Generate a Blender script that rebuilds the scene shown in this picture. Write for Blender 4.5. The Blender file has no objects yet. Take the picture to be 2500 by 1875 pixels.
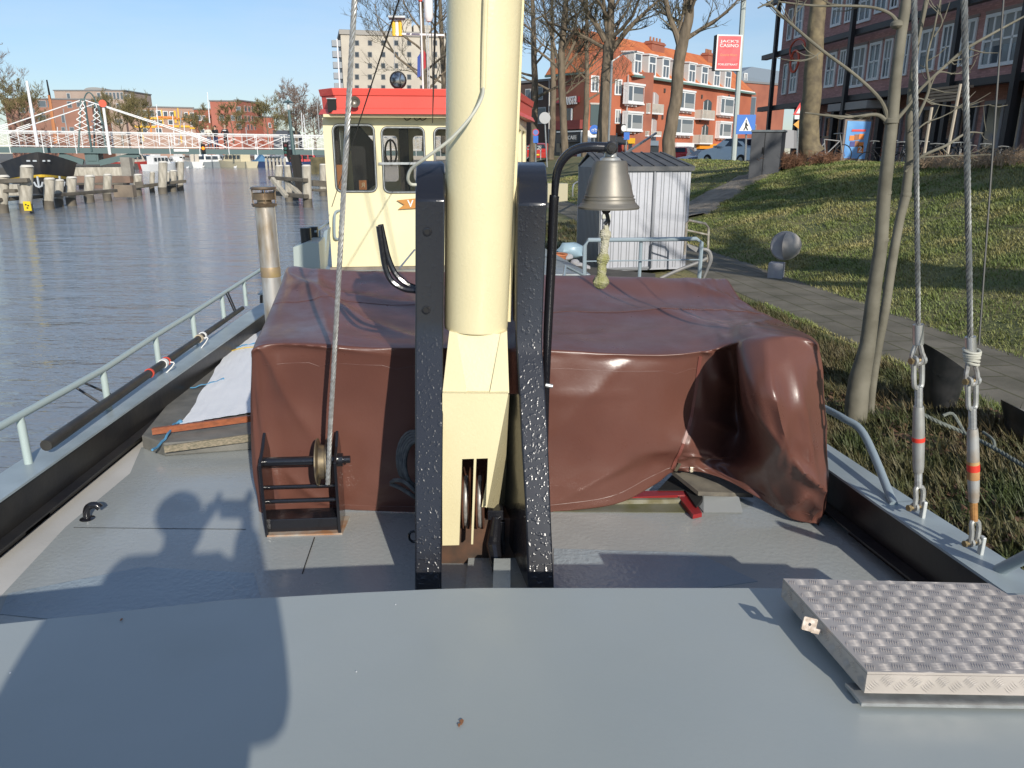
import bpy, bmesh, math, random
import numpy as np
from mathutils import Vector, Matrix, noise
from mathutils.geometry import tessellate_polygon
random.seed(7)
R=math.radians; PI=math.pi
sc=bpy.context.scene; COL=sc.collection
CAMZ=2.65; PITCH=R(16.6); FPX=1900.0
KCP,KSP=math.cos(PITCH),math.sin(PITCH)
V=Vector
def ray(px,py):
    a=(px-1250)/FPX; b=-(py-937.5)/FPX
    return V((a,KCP+b*KSP,-KSP+b*KCP))
def W(px,py,Y):
    d=ray(px,py); return V((0,0,CAMZ))+d*(Y/d.y)
def G(px,py,z):
    d=ray(px,py); return V((0,0,CAMZ))+d*((z-CAMZ)/d.z)
# zoom converters (reference crops measured on the photograph)
def zf(x0,y0,s): return lambda x,y:(x0+x/s,y0+y/s)
z1=zf(0,150,4.148); z2=zf(400,150,4.148); z3=zf(750,0,2.371); z4=zf(1250,0,3.687); z5=zf(1850,0,3.403)
z6=zf(1300,300,3.687); zE=zf(2000,700,2.212); zH=zf(600,400,4.424)

# ---------- materials
MC={}
def M(name,col,rough=.5,metal=0,col2=None,vs=3,vc=(.35,.65),bump=0,bs=40,bdist=.01,detail=4,trans=0,emit=0,coat=0,stretch=None,spec=.5,alpha=1,seedoff=0,rv=0,ridge=0,rsc=3):
    if name in MC: return MC[name]
    m=bpy.data.materials.new(name); m.use_nodes=True; nt=m.node_tree; N=nt.nodes; L=nt.links
    b=N['Principled BSDF']; c=tuple(col)+(1,)
    b.inputs['Base Color'].default_value=c; b.inputs['Roughness'].default_value=rough; b.inputs['Metallic'].default_value=metal
    b.inputs['Specular IOR Level'].default_value=spec
    if trans: b.inputs['Transmission Weight'].default_value=trans
    if alpha<1: b.inputs['Alpha'].default_value=alpha
    if coat: b.inputs['Coat Weight'].default_value=coat; b.inputs['Coat Roughness'].default_value=.1
    if emit: b.inputs['Emission Color'].default_value=c; b.inputs['Emission Strength'].default_value=emit
    if col2 or bump or rv or ridge:
        tc=N.new('ShaderNodeTexCoord'); mp=N.new('ShaderNodeMapping'); L.new(tc.outputs['Object'],mp.inputs[0])
        if stretch: mp.inputs['Scale'].default_value=stretch
        mp.inputs['Location'].default_value=(seedoff,seedoff*.7,0)
    if col2:
        n=N.new('ShaderNodeTexNoise'); n.inputs['Scale'].default_value=vs; n.inputs['Detail'].default_value=detail; L.new(mp.outputs[0],n.inputs['Vector'])
        r=N.new('ShaderNodeValToRGB'); r.color_ramp.elements[0].position=vc[0]; r.color_ramp.elements[1].position=vc[1]
        r.color_ramp.elements[0].color=c; r.color_ramp.elements[1].color=tuple(col2)+(1,)
        L.new(n.outputs[0],r.inputs[0]); L.new(r.outputs[0],b.inputs['Base Color'])
    if bump:
        n2=N.new('ShaderNodeTexNoise'); n2.inputs['Scale'].default_value=bs; n2.inputs['Detail'].default_value=3; L.new(mp.outputs[0],n2.inputs['Vector'])
        bp=N.new('ShaderNodeBump'); bp.inputs['Strength'].default_value=bump; bp.inputs['Distance'].default_value=bdist
        L.new(n2.outputs[0],bp.inputs['Height']); L.new(bp.outputs[0],b.inputs['Normal'])
    if rv:
        n3=N.new('ShaderNodeTexNoise'); n3.inputs['Scale'].default_value=4.5; n3.inputs['Detail'].default_value=8; n3.inputs['Roughness'].default_value=.65; L.new(mp.outputs[0],n3.inputs['Vector'])
        mr=N.new('ShaderNodeMapRange'); mr.inputs[1].default_value=.35; mr.inputs[2].default_value=.65; mr.inputs[3].default_value=max(.05,rough-rv); mr.inputs[4].default_value=rough+rv; L.new(n3.outputs[0],mr.inputs[0]); L.new(mr.outputs[0],b.inputs['Roughness'])
    if ridge:
        n4=N.new('ShaderNodeTexNoise'); n4.noise_type='RIDGED_MULTIFRACTAL'; n4.inputs['Scale'].default_value=rsc; n4.inputs['Detail'].default_value=2.5; n4.inputs['Roughness'].default_value=.45; n4.inputs['Distortion'].default_value=.6; L.new(mp.outputs[0],n4.inputs['Vector'])
        b2=N.new('ShaderNodeBump'); b2.inputs['Strength'].default_value=1; b2.inputs['Distance'].default_value=ridge; L.new(n4.outputs[0],b2.inputs['Height'])
        if bump: L.new(bp.outputs[0],b2.inputs['Normal'])
        L.new(b2.outputs[0],b.inputs['Normal'])
    MC[name]=m; return m

# ---------- mesh builder
class MB:
    def __init__(s): s.v=[]; s.f=[]
    def add(s,vs,fs):
        o=len(s.v); s.v+=[tuple(x) for x in vs]; s.f+=[tuple(i+o for i in f) for f in fs]; return s
    def obox(s,c,ax,ay,az):
        c,ax,ay,az=V(c),V(ax),V(ay),V(az)
        vs=[c+ax*i+ay*j+az*k for i in(-1,1) for j in(-1,1) for k in(-1,1)]
        return s.add(vs,[(0,1,3,2),(4,6,7,5),(0,4,5,1),(2,3,7,6),(0,2,6,4),(1,5,7,3)])
    def box(s,x0,x1,y0,y1,z0,z1): return s.obox(((x0+x1)/2,(y0+y1)/2,(z0+z1)/2),((x1-x0)/2,0,0),(0,(y1-y0)/2,0),(0,0,(z1-z0)/2))
    def bar(s,p,q,w,h=None,up=(0,0,1)):
        p,q=V(p),V(q); d=(q-p); l=d.length
        if l<1e-6: return s
        d/=l; u=V(up); x=d.cross(u)
        if x.length<1e-3: x=d.cross(V((1,0,0)))
        x.normalize(); y=x.cross(d); h=w if h is None else h
        return s.obox((p+q)/2,d*(l/2),x*(w/2),y*(h/2))
    def fbox(s,F,u0,u1,z0,z1,d0,d1):
        return s.obox(F.pt((u0+u1)/2,(z0+z1)/2,(d0+d1)/2),F.U*((u1-u0)/2),F.N*((d1-d0)/2),V((0,0,(z1-z0)/2)))
    def tube(s,pts,rad,n=8,cap=True,closed=False):
        pts=[V(p) for p in pts]; k=len(pts)
        if k<2: return s
        if not hasattr(rad,'__len__'): rad=[rad]*k
        rings=[]; prev=None
        for i,p in enumerate(pts):
            a=pts[i-1] if (i>0 or closed) else p; b=pts[(i+1)%k] if (i<k-1 or closed) else p
            t=(b-a); 
            if t.length<1e-9: t=V((0,0,1))
            t.normalize()
            if prev is None:
                x=t.orthogonal().normalized()
            else:
                x=prev-t*prev.dot(t)
                x=x.normalized() if x.length>1e-5 else t.orthogonal().normalized()
            prev=x; y=t.cross(x)
            rings.append([p+(x*math.cos(2*PI*j/n)+y*math.sin(2*PI*j/n))*rad[i] for j in range(n)])
        vs=[q for r in rings for q in r]; fs=[]
        for i in range(k if closed else k-1):
            i2=(i+1)%k
            for j in range(n):
                j2=(j+1)%n; fs.append((i*n+j,i*n+j2,i2*n+j2,i2*n+j))
        if cap and not closed:
            fs.append(tuple(range(n-1,-1,-1))); fs.append(tuple((k-1)*n+j for j in range(n)))
        return s.add(vs,fs)
    def lathe(s,c,prof,n=24,axis=(0,0,1),cap=False):
        c=V(c); a=V(axis).normalized(); x=a.orthogonal().normalized(); y=a.cross(x)
        vs=[];fs=[];k=len(prof)
        for r,h in prof:
            for j in range(n):
                t=2*PI*j/n; vs.append(c+a*h+(x*math.cos(t)+y*math.sin(t))*r)
        for i in range(k-1):
            for j in range(n):
                j2=(j+1)%n; fs.append((i*n+j,i*n+j2,(i+1)*n+j2,(i+1)*n+j))
        if cap: fs.append(tuple(range(n-1,-1,-1))); fs.append(tuple((k-1)*n+j for j in range(n)))
        return s.add(vs,fs)
    def ball(s,c,r,n=12,sq=(1,1,1)):
        c=V(c); vs=[];fs=[];m=n//2
        for i in range(m+1):
            t=PI*i/m
            for j in range(n):
                q=2*PI*j/n; vs.append(c+V((r*sq[0]*math.sin(t)*math.cos(q),r*sq[1]*math.sin(t)*math.sin(q),r*sq[2]*math.cos(t))))
        for i in range(m):
            for j in range(n):
                j2=(j+1)%n; fs.append((i*n+j,i*n+j2,(i+1)*n+j2,(i+1)*n+j) if 1 else 0)
        return s.add(vs,fs)
    def plate(s,O,U,Vv,N,outer,holes=(),t0=0,t1=.01):
        O,U,Vv,N=V(O),V(U),V(Vv),V(N)
        loops=[list(outer)]+[list(h) for h in holes]
        tris=tessellate_polygon([[V((p[0],p[1],0)) for p in l] for l in loops])
        flat=[p for l in loops for p in l]; n=len(flat)
        vs=[O+U*p[0]+Vv*p[1]+N*t0 for p in flat]+[O+U*p[0]+Vv*p[1]+N*t1 for p in flat]
        fs=[tuple(t) for t in tris]+[tuple(i+n for i in reversed(t)) for t in tris]
        o=0
        for l in loops:
            m=len(l)
            for i in range(m):
                j=(i+1)%m; fs.append((o+i,o+j,n+o+j,n+o+i))
            o+=m
        return s.add(vs,fs)
    def fplate(s,F,outer,holes=(),d0=0,d1=.1): return s.plate(F.pt(0,0,0),F.U,V((0,0,1)),F.N,outer,holes,d0,d1)
    def poly(s,pts): return s.add(pts,[tuple(range(len(pts)))])
    def prism(s,pts,ext):
        pts=[V(p) for p in pts]; n=len(pts); e=V(ext)
        return s.add(pts+[p+e for p in pts],[tuple(range(n)),tuple(range(2*n-1,n-1,-1))]+[(i,(i+1)%n,n+(i+1)%n,n+i) for i in range(n)])
    def build(s,name,mat,parent=None,smooth=False,bevel=0,loc=None,seg=2,auto=None):
        me=bpy.data.meshes.new(name)
        if parent is None:
            if loc is None:
                a=np.array(s.v); loc=((a[:,0].min()+a[:,0].max())/2,(a[:,1].min()+a[:,1].max())/2,a[:,2].min())
            off=V(loc)
        else:
            off=V((0,0,0)); p=parent
            while p: off=off+p.location; p=p.parent
        me.from_pydata([tuple(V(x)-off) for x in s.v],[],s.f); me.materials.append(mat)
        if smooth or auto:
            bm=bmesh.new(); bm.from_mesh(me); bmesh.ops.recalc_face_normals(bm,faces=bm.faces)
            lim=R(auto or 40)
            for f in bm.faces: f.smooth=True
            for e in bm.edges:
                if len(e.link_faces)==2 and e.calc_face_angle(0)>lim: e.smooth=False
            bm.to_mesh(me); bm.free()
        else:
            bm=bmesh.new(); bm.from_mesh(me); bmesh.ops.recalc_face_normals(bm,faces=bm.faces); bm.to_mesh(me); bm.free()
        o=bpy.data.objects.new(name,me); COL.objects.link(o)
        if parent is None: o.location=off
        else: o.parent=parent
        if bevel:
            md=o.modifiers.new('Bevel','BEVEL'); md.width=bevel; md.segments=seg; md.limit_method='ANGLE'; md.angle_limit=R(35)
        return o
def tag(o,label=None,cat=None,group=None,kind=None):
    if label: o['label']=label
    if cat: o['category']=cat
    if group: o['group']=group
    if kind: o['kind']=kind
    return o
def thing(name,label,cat,loc,group=None):
    o=bpy.data.objects.new(name,None); COL.objects.link(o); o.location=loc; o.empty_display_size=.2
    return tag(o,label,cat,group)
def dup(root,loc,rz=0,label=None,group=None,scale=1):
    r=root.copy(); COL.objects.link(r); r.location=loc; r.rotation_euler=(0,0,rz); r.scale=(scale,)*3
    if label: r['label']=label
    if group: r['group']=group
    for ch in list(root.children):
        c=ch.copy(); COL.objects.link(c); c.parent=r
        for g in ch.children:
            d=g.copy(); COL.objects.link(d); d.parent=c
    return r
class Fac:
    def __init__(s,A,B):
        s.A=V((A[0],A[1])); s.U2=(V((B[0],B[1]))-s.A); s.L=s.U2.length; s.U2.normalize()
        s.U=V((s.U2.x,s.U2.y,0)); s.N=V((s.U2.y,-s.U2.x,0))
    def pt(s,u,z,d=0): return V((s.A.x,s.A.y,z))+s.U*u+s.N*d
    def uz(s,px,py,d=0):
        r=ray(px,py); O=V((0,0,CAMZ)); P=s.pt(0,0,d); t=(P-O).dot(s.N)/r.dot(s.N); q=O+r*t
        return (q-s.pt(0,0,d)).dot(s.U),q.z
    def rect(s,x0,y0,x1,y1,zc=None,d=0):
        if zc: x0,y0=zc(x0,y0); x1,y1=zc(x1,y1)
        u0,_=s.uz(x0,(y0+y1)/2,d); u1,_=s.uz(x1,(y0+y1)/2,d); _,a=s.uz((x0+x1)/2,y1,d); _,b=s.uz((x0+x1)/2,y0,d)
        return u0,u1,a,b
def rr(u0,u1,v0,v1,r,n=4):
    o=[]
    for cx,cy,a in((u1-r,v1-r,0),(u0+r,v1-r,90),(u0+r,v0+r,180),(u1-r,v0+r,270)):
        for i in range(n+1):
            t=R(a+90*i/n); o.append((cx+r*math.cos(t),cy+r*math.sin(t)))
    return o
def crom(P,t):
    n=len(P)-1; i=min(int(t),n-1); f=t-i
    g=lambda k:P[max(0,min(n,k))]
    a,b,c,d=g(i-1),g(i),g(i+1),g(i+2)
    return (b*2+(c-a)*f+(a*2-b*5+c*4-d)*f*f+(b*3-a-c*3+d)*f**3)*.5
def smooth_pts(P,k=6):
    P=[V(p) for p in P]; m=(len(P)-1)*k
    return [crom(P,i/k) for i in range(m+1)]
def text_mesh(txt,name,mat,parent,O,U,Vv,N,w=None,h=None,thick=.002,bold=0,center=True,shear=0):
    cu=bpy.data.curves.new('lettering','FONT'); cu.body=txt; cu.align_x='CENTER' if center else 'LEFT'; cu.align_y='CENTER'; cu.extrude=.5; cu.offset=bold; cu.shear=shear
    cu.resolution_u=3
    to=bpy.data.objects.new('lettering',cu); COL.objects.link(to); dg=bpy.context.evaluated_depsgraph_get(); dg.update()
    me=bpy.data.meshes.new_from_object(to.evaluated_get(dg)); bpy.data.objects.remove(to)
    a=np.array([v.co[:] for v in me.vertices]); sx=(a[:,0].max()-a[:,0].min()); sy=(a[:,1].max()-a[:,1].min())
    kx=(w/sx) if w else None; ky=(h/sy) if h else None
    kx=kx or ky; ky=ky or kx; cx=(a[:,0].max()+a[:,0].min())/2; cy=(a[:,1].max()+a[:,1].min())/2
    mb=MB(); O,U,Vv,N=V(O),V(U),V(Vv),V(N)
    mb.add([O+U*((q[0]-cx)*kx)+Vv*((q[1]-cy)*ky)+N*((q[2]+.5)*thick) for q in a],[tuple(p.vertices) for p in me.polygons])
    bpy.data.meshes.remove(me)
    return mb.build(name,mat,parent)
def skin(name,verts,edges,mat,parent,sub=1,root=0):
    """verts: list of (Vector, rx, ry)"""
    off=V((0,0,0)); p=parent
    while p: off=off+p.location; p=p.parent
    me=bpy.data.meshes.new(name); me.from_pydata([tuple(V(v[0])-off) for v in verts],edges,[]); me.materials.append(mat)
    o=bpy.data.objects.new(name,me); COL.objects.link(o); o.parent=parent
    sm=o.modifiers.new('Skin','SKIN'); sm.use_smooth_shade=True
    for i,v in enumerate(verts):
        me.skin_vertices[0].data[i].radius=(v[1],v[2] if len(v)>2 else v[1])
        me.skin_vertices[0].data[i].use_root=(i==root)
    ss=o.modifiers.new('Subdivision','SUBSURF'); ss.levels=sub; ss.render_levels=sub
    return o
# boat frame
bA=V((-.11,1,0)).normalized(); bR=V((1,.11,0)).normalized(); UP=V((0,0,1))
DZ=1.1   # deck height above water
# ---------- camera, world, sun
cam=bpy.data.cameras.new('camera'); co=bpy.data.objects.new('camera',cam); COL.objects.link(co)
cam.sensor_width=36; cam.lens=36*FPX/2500; cam.clip_end=3000; cam.clip_start=.02
co.location=(0,0,CAMZ); co.rotation_euler=(PI/2-PITCH,0,0); sc.camera=co
SEL=R(23.8); SAZ=R(21.2)
tosun=V((math.sin(SAZ)*math.cos(SEL),-math.cos(SAZ)*math.cos(SEL),math.sin(SEL)))
sl=bpy.data.lights.new('sun','SUN'); sl.energy=3.9; sl.angle=R(.53); sl.color=(1,.94,.84)
so=bpy.data.objects.new('sun',sl); COL.objects.link(so); so.rotation_euler=tosun.to_track_quat('Z','Y').to_euler(); so.location=(0,0,50)
w=bpy.data.worlds.new('World'); sc.world=w; w.use_nodes=True; nt=w.node_tree
sk=nt.nodes.new('ShaderNodeTexSky'); sk.sky_type='NISHITA'; sk.sun_disc=False; sk.sun_elevation=SEL
sk.sun_rotation=math.atan2(tosun.x,tosun.y)
sk.air_density=1.0; sk.dust_density=.15; sk.ozone_density=2.5; sk.altitude=0
bg=nt.nodes['Background']; bg.inputs['Strength'].default_value=.122
# thin cirrus wisps as part of the sky itself
tc=nt.nodes.new('ShaderNodeTexCoord'); mp=nt.nodes.new('ShaderNodeMapping'); mp.inputs['Scale'].default_value=(1.2,1.2,6)
nz=nt.nodes.new('ShaderNodeTexNoise'); nz.inputs['Scale'].default_value=1.7; nz.inputs['Detail'].default_value=6; nz.inputs['Roughness'].default_value=.6
cr=nt.nodes.new('ShaderNodeValToRGB'); cr.color_ramp.elements[0].position=.34; cr.color_ramp.elements[1].position=.85
cr.color_ramp.elements[1].color=(.46,.46,.46,1); cr.color_ramp.elements[0].color=(0,0,0,1)
mx=nt.nodes.new('ShaderNodeMix'); mx.data_type='RGBA'; mx.inputs[7].default_value=(5.5,5.9,6.6,1)
nt.links.new(tc.outputs['Generated'],mp.inputs[0]); nt.links.new(mp.outputs[0],nz.inputs[0]); nt.links.new(nz.outputs[0],cr.inputs[0])
nt.links.new(cr.outputs[0],mx.inputs[0]); tn=nt.nodes.new('ShaderNodeMix'); tn.data_type='RGBA'; tn.blend_type='MULTIPLY'; tn.inputs[0].default_value=1; 
gx=nt.nodes.new('ShaderNodeSeparateXYZ'); nt.links.new(tc.outputs['Generated'],gx.inputs[0]); gr=nt.nodes.new('ShaderNodeValToRGB'); nt.links.new(gx.outputs[2],gr.inputs[0])
e=gr.color_ramp.elements; e[0].position=0; e[0].color=(.56,.61,.72,1); e[1].position=.6; e[1].color=(.92,.95,1.0,1)
for p_,c_ in((.08,(.63,.68,.78,1)),(.2,(.80,.83,.88,1))): q_=e.new(p_); q_.color=c_
nt.links.new(gr.outputs[0],tn.inputs[7])
nt.links.new(sk.outputs[0],tn.inputs[6]); nt.links.new(tn.outputs[2],mx.inputs[6]); nt.links.new(mx.outputs[2],bg.inputs[0])
sc.view_settings.view_transform='Standard'; sc.view_settings.look='None'; sc.view_settings.exposure=.22; sc.view_settings.gamma=1
sc.render.engine='CYCLES'

# ---------- shared materials
cream=M('cream_paint',(.75,.665,.41),.28,col2=(.70,.615,.375),vs=2.5,bump=.22,bs=95,bdist=.003,rv=.06,detail=8)
black=M('black_gloss_paint',(.012,.012,.015),.2,bump=.6,bs=45,bdist=.002,coat=.3)
blackflat=M('black_satin_paint',(.014,.014,.016),.35,col2=(.03,.028,.025),vs=4,bump=.3,bs=25,bdist=.004)
galv=M('galvanised_steel',(.42,.44,.44),.42,.6,col2=(.3,.31,.31),vs=25)
railm=M('rail_grey_green_paint',(.40,.48,.46),.38)
railb=M('rail_blue_grey_paint',(.27,.33,.36),.4)
capm=M('gunwale_light_paint',(.36,.42,.44),.4,col2=(.28,.33,.35),vs=5)
white=M('white_paint',(.78,.78,.76),.4)
whitewall=M('white_render',(.62,.6,.55),.8,col2=(.55,.52,.47),vs=1)
glassd=M('dark_window_glass',(.03,.035,.04),.08,spec=.8)
glassm=M('window_glass_mid',(.10,.12,.14),.08,spec=.8)
rust=M('rust',(.28,.12,.05),.8)
darkm=M('dark_interior',(.01,.01,.01),.8)
steelw=M('steel_wire_rope',(.5,.5,.48),.4,.5,col2=(.32,.31,.29),vs=60)
bark=M('tree_bark',(.21,.165,.115),.9,col2=(.12,.095,.066),vs=6,bump=.5,bs=12,bdist=.03,stretch=(1,1,.3))
twig=M('tree_twigs',(.13,.10,.075),.9)
timber=M('weathered_timber',(.50,.46,.38),.85,col2=(.33,.30,.24),vs=2.2,stretch=(3,3,.8),bump=.4,bs=9,bdist=.03)
timberd=M('dark_wet_timber',(.08,.07,.055),.8,col2=(.15,.13,.10),vs=1.5)
bridgegreen=M('bridge_grey_green_steel',(.07,.12,.12),.55)
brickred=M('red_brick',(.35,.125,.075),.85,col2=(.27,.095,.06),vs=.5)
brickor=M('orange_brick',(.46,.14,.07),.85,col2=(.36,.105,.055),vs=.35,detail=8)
tileor=M('orange_roof_tiles',(.62,.19,.06),.75,col2=(.48,.13,.045),vs=.8,bump=.5,bs=6,bdist=.05)

# ---------- terrain
def xp(Y): return 3.15-.11*(min(Y,75)-6)
def hterr(X,Y):
    t=X-xp(Y)
    K=[(-6,-1),(-2.02,-1),(-1.98,.72),(-1.2,.86),(0,.95),(1.3,.95),(1.5,1.0),(3,1.38),(5.0,2.02),(6.2,2.38),(7.0,2.47),(9,2.42),(14,1.75),(400,1.5)]
    for (a,b),(c,d) in zip(K,K[1:]):
        if t<=c:
            h=b+(d-b)*max(0,(t-a))/(c-a); break
    else: h=1.5
    if t>3: h-=.13*min(1,max(0,(Y-15)/7))*min(1,(t-3)/3)
    if t>1.3:
        k=min(1,(t-1.3)/1.5)*(1 if t<9 else .2)
        h+=k*(.06*noise.noise(V((X*.5,Y*.35,0)))+.035*noise.noise(V((X*1.7,Y*1.3,3))))
    elif -1.9<t<-.05: h+=.05*noise.noise(V((X*1.4,Y*1.2,9)))
    return h
def terrain():
    ts=[-2.02,-1.98,-1.7,-1.4,-1.1,-.8,-.5,-.2,0,.43,.86,1.3,1.4,1.6]+[1.9+.3*i for i in range(18)]+[7.5,8,9,10.5,12,14,16,20,26,34,45,60,90,140,220,420]
    ys=[-30,-18,-10,-6,-4,-3]+[-2+.4*i for i in range(60)]+[22.5+1.5*i for i in range(20)]+[54,58,64,72,85,110,150,200,300,500]
    mb=MB(); vs=[];n=len(ts)
    for Y in ys:
        for t in ts:
            X=xp(Y)+t; vs.append((X,Y,hterr(X,Y)))
    fs=[(j*n+i,j*n+i+1,(j+1)*n+i+1,(j+1)*n+i) for j in range(len(ys)-1) for i in range(n-1)]
    mb.add(vs,fs)
    m=M('grass_soil',(.11,.125,.045),.95,col2=(.21,.18,.075),vs=1.6,bump=.6,bs=20,bdist=.04)
    nt=m.node_tree; N=nt.nodes; L=nt.links
    # beyond the crest the ground is paved street: mix by distance from the path line
    g=N.new('ShaderNodeNewGeometry'); sx=N.new('ShaderNodeSeparateXYZ'); L.new(g.outputs['Position'],sx.inputs[0])
    a=N.new('ShaderNodeMath'); a.operation='MULTIPLY_ADD'; a.inputs[1].default_value=.11; L.new(sx.outputs[1],a.inputs[0]); L.new(sx.outputs[0],a.inputs[2])
    c=N.new('ShaderNodeMath'); c.operation='GREATER_THAN'; c.inputs[1].default_value=3.81+14; L.new(a.outputs[0],c.inputs[0])
    mixn=N.new('ShaderNodeMix'); mixn.data_type='RGBA'; b=N['Principled BSDF']
    src=b.inputs['Base Color'].links[0].from_socket
    L.new(c.outputs[0],mixn.inputs[0]); L.new(src,mixn.inputs[6]); mixn.inputs[7].default_value=(.12,.11,.10,1); L.new(mixn.outputs[2],b.inputs['Base Color'])
    tag(mb.build('ground',m,smooth=True,auto=60,loc=(0,0,0)),kind='structure')
terrain()
# quay wall face
mb=MB()
ysq=[-30,0,20,40,75,110]
for a,b in zip(ysq,ysq[1:]):
    mb.prism([(xp(a)-2.2,a,-1),(xp(a)-1.97,a,-1),(xp(a)-1.97,a,.74),(xp(a)-2.2,a,.74)],(xp(b)-xp(a),b-a,0))
tag(mb.build('quay_edge',M('quay_concrete',(.2,.19,.16),.9,col2=(.12,.12,.09),vs=3)),kind='structure')
# path
mb=MB(); vs=[];fs=[]
ysp=[-10+.5*i for i in range(150)]
for Y in ysp:
    for k in range(5):
        X=xp(Y)+.10+1.22*k/4+(.05*noise.noise(V((Y*1.7,k*5,0))) if k in(0,4) else 0); vs.append((X,Y,hterr(X,Y)+(.018 if 0<k<4 else .002)))
n=5
fs=[(j*n+i,j*n+i+1,(j+1)*n+i+1,(j+1)*n+i) for j in range(len(ysp)-1) for i in range(n-1)]
mb.add(vs,fs)
pm=M('path_paving',(.19,.17,.13),.9,col2=(.115,.105,.075),vs=2.5,bump=.3,bs=30)
nt=pm.node_tree;N=nt.nodes;L=nt.links
bt=N.new('ShaderNodeTexBrick'); bt.inputs['Scale'].default_value=1.0; bt.inputs['Mortar Size'].default_value=.012; bt.inputs['Brick Width'].default_value=.6; bt.inputs['Row Height'].default_value=.3
bt.inputs['Color1'].default_value=(1,1,1,1); bt.inputs['Color2'].default_value=(.9,.9,.88,1); bt.inputs['Mortar'].default_value=(.55,.58,.42,1)
tcn=N.new('ShaderNodeTexCoord'); mpn=N.new('ShaderNodeMapping'); mpn.inputs['Rotation'].default_value=(0,0,R(-96.3)); L.new(tcn.outputs['Object'],mpn.inputs[0]); L.new(mpn.outputs[0],bt.inputs[0])
mm=N.new('ShaderNodeMix'); mm.data_type='RGBA'; mm.blend_type='MULTIPLY'; mm.inputs[0].default_value=1; b=N['Principled BSDF']; src=b.inputs['Base Color'].links[0].from_socket
L.new(src,mm.inputs[6]); L.new(bt.outputs[0],mm.inputs[7]); L.new(mm.outputs[2],b.inputs['Base Color'])
tag(mb.build('path',pm,loc=(0,0,0)),kind='structure')
# worn dirt track down the slope
def drape(name,pts,w,mat,lift=.02,wn=.25):
    P=smooth_pts([V((p[0],p[1],0)) for p in pts],26); mb=MB(); vs=[]; K=7
    for i,p in enumerate(P):
        d=(P[min(i+1,len(P)-1)]-P[max(i-1,0)]).normalized(); s=V((d.y,-d.x,0))
        ww=w*(1+wn*noise.noise(V((i*.35,1,5))))
        for k in range(K):
            q=p+s*(ww*(k/(K-1)-.5)+(.22*noise.noise(V((i*.33,k*3.1,2))) if k in(0,K-1) else 0)); vs.append((q.x,q.y,hterr(q.x,q.y)+(lift+.03*noise.noise(V((q.x*4,q.y*4,1))) if 0<k<K-1 else -.03)))
    mb.add(vs,[(j*K+i,j*K+i+1,(j+1)*K+i+1,(j+1)*K+i) for j in range(len(P)-1) for i in range(K-1)])
    return tag(mb.build(name,mat,smooth=True,loc=(0,0,0)),kind='structure')
DIRT=[(3.9,18.3),(4.5,19.4),(5.6,20.9),(6.7,22.2),(7.6,23.4)]
drape('dirt_track',DIRT,1.5,M('bare_earth',(.34,.28,.21),.95,col2=(.20,.165,.12),vs=3,bump=1,bs=11,bdist=.06),.05)
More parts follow.
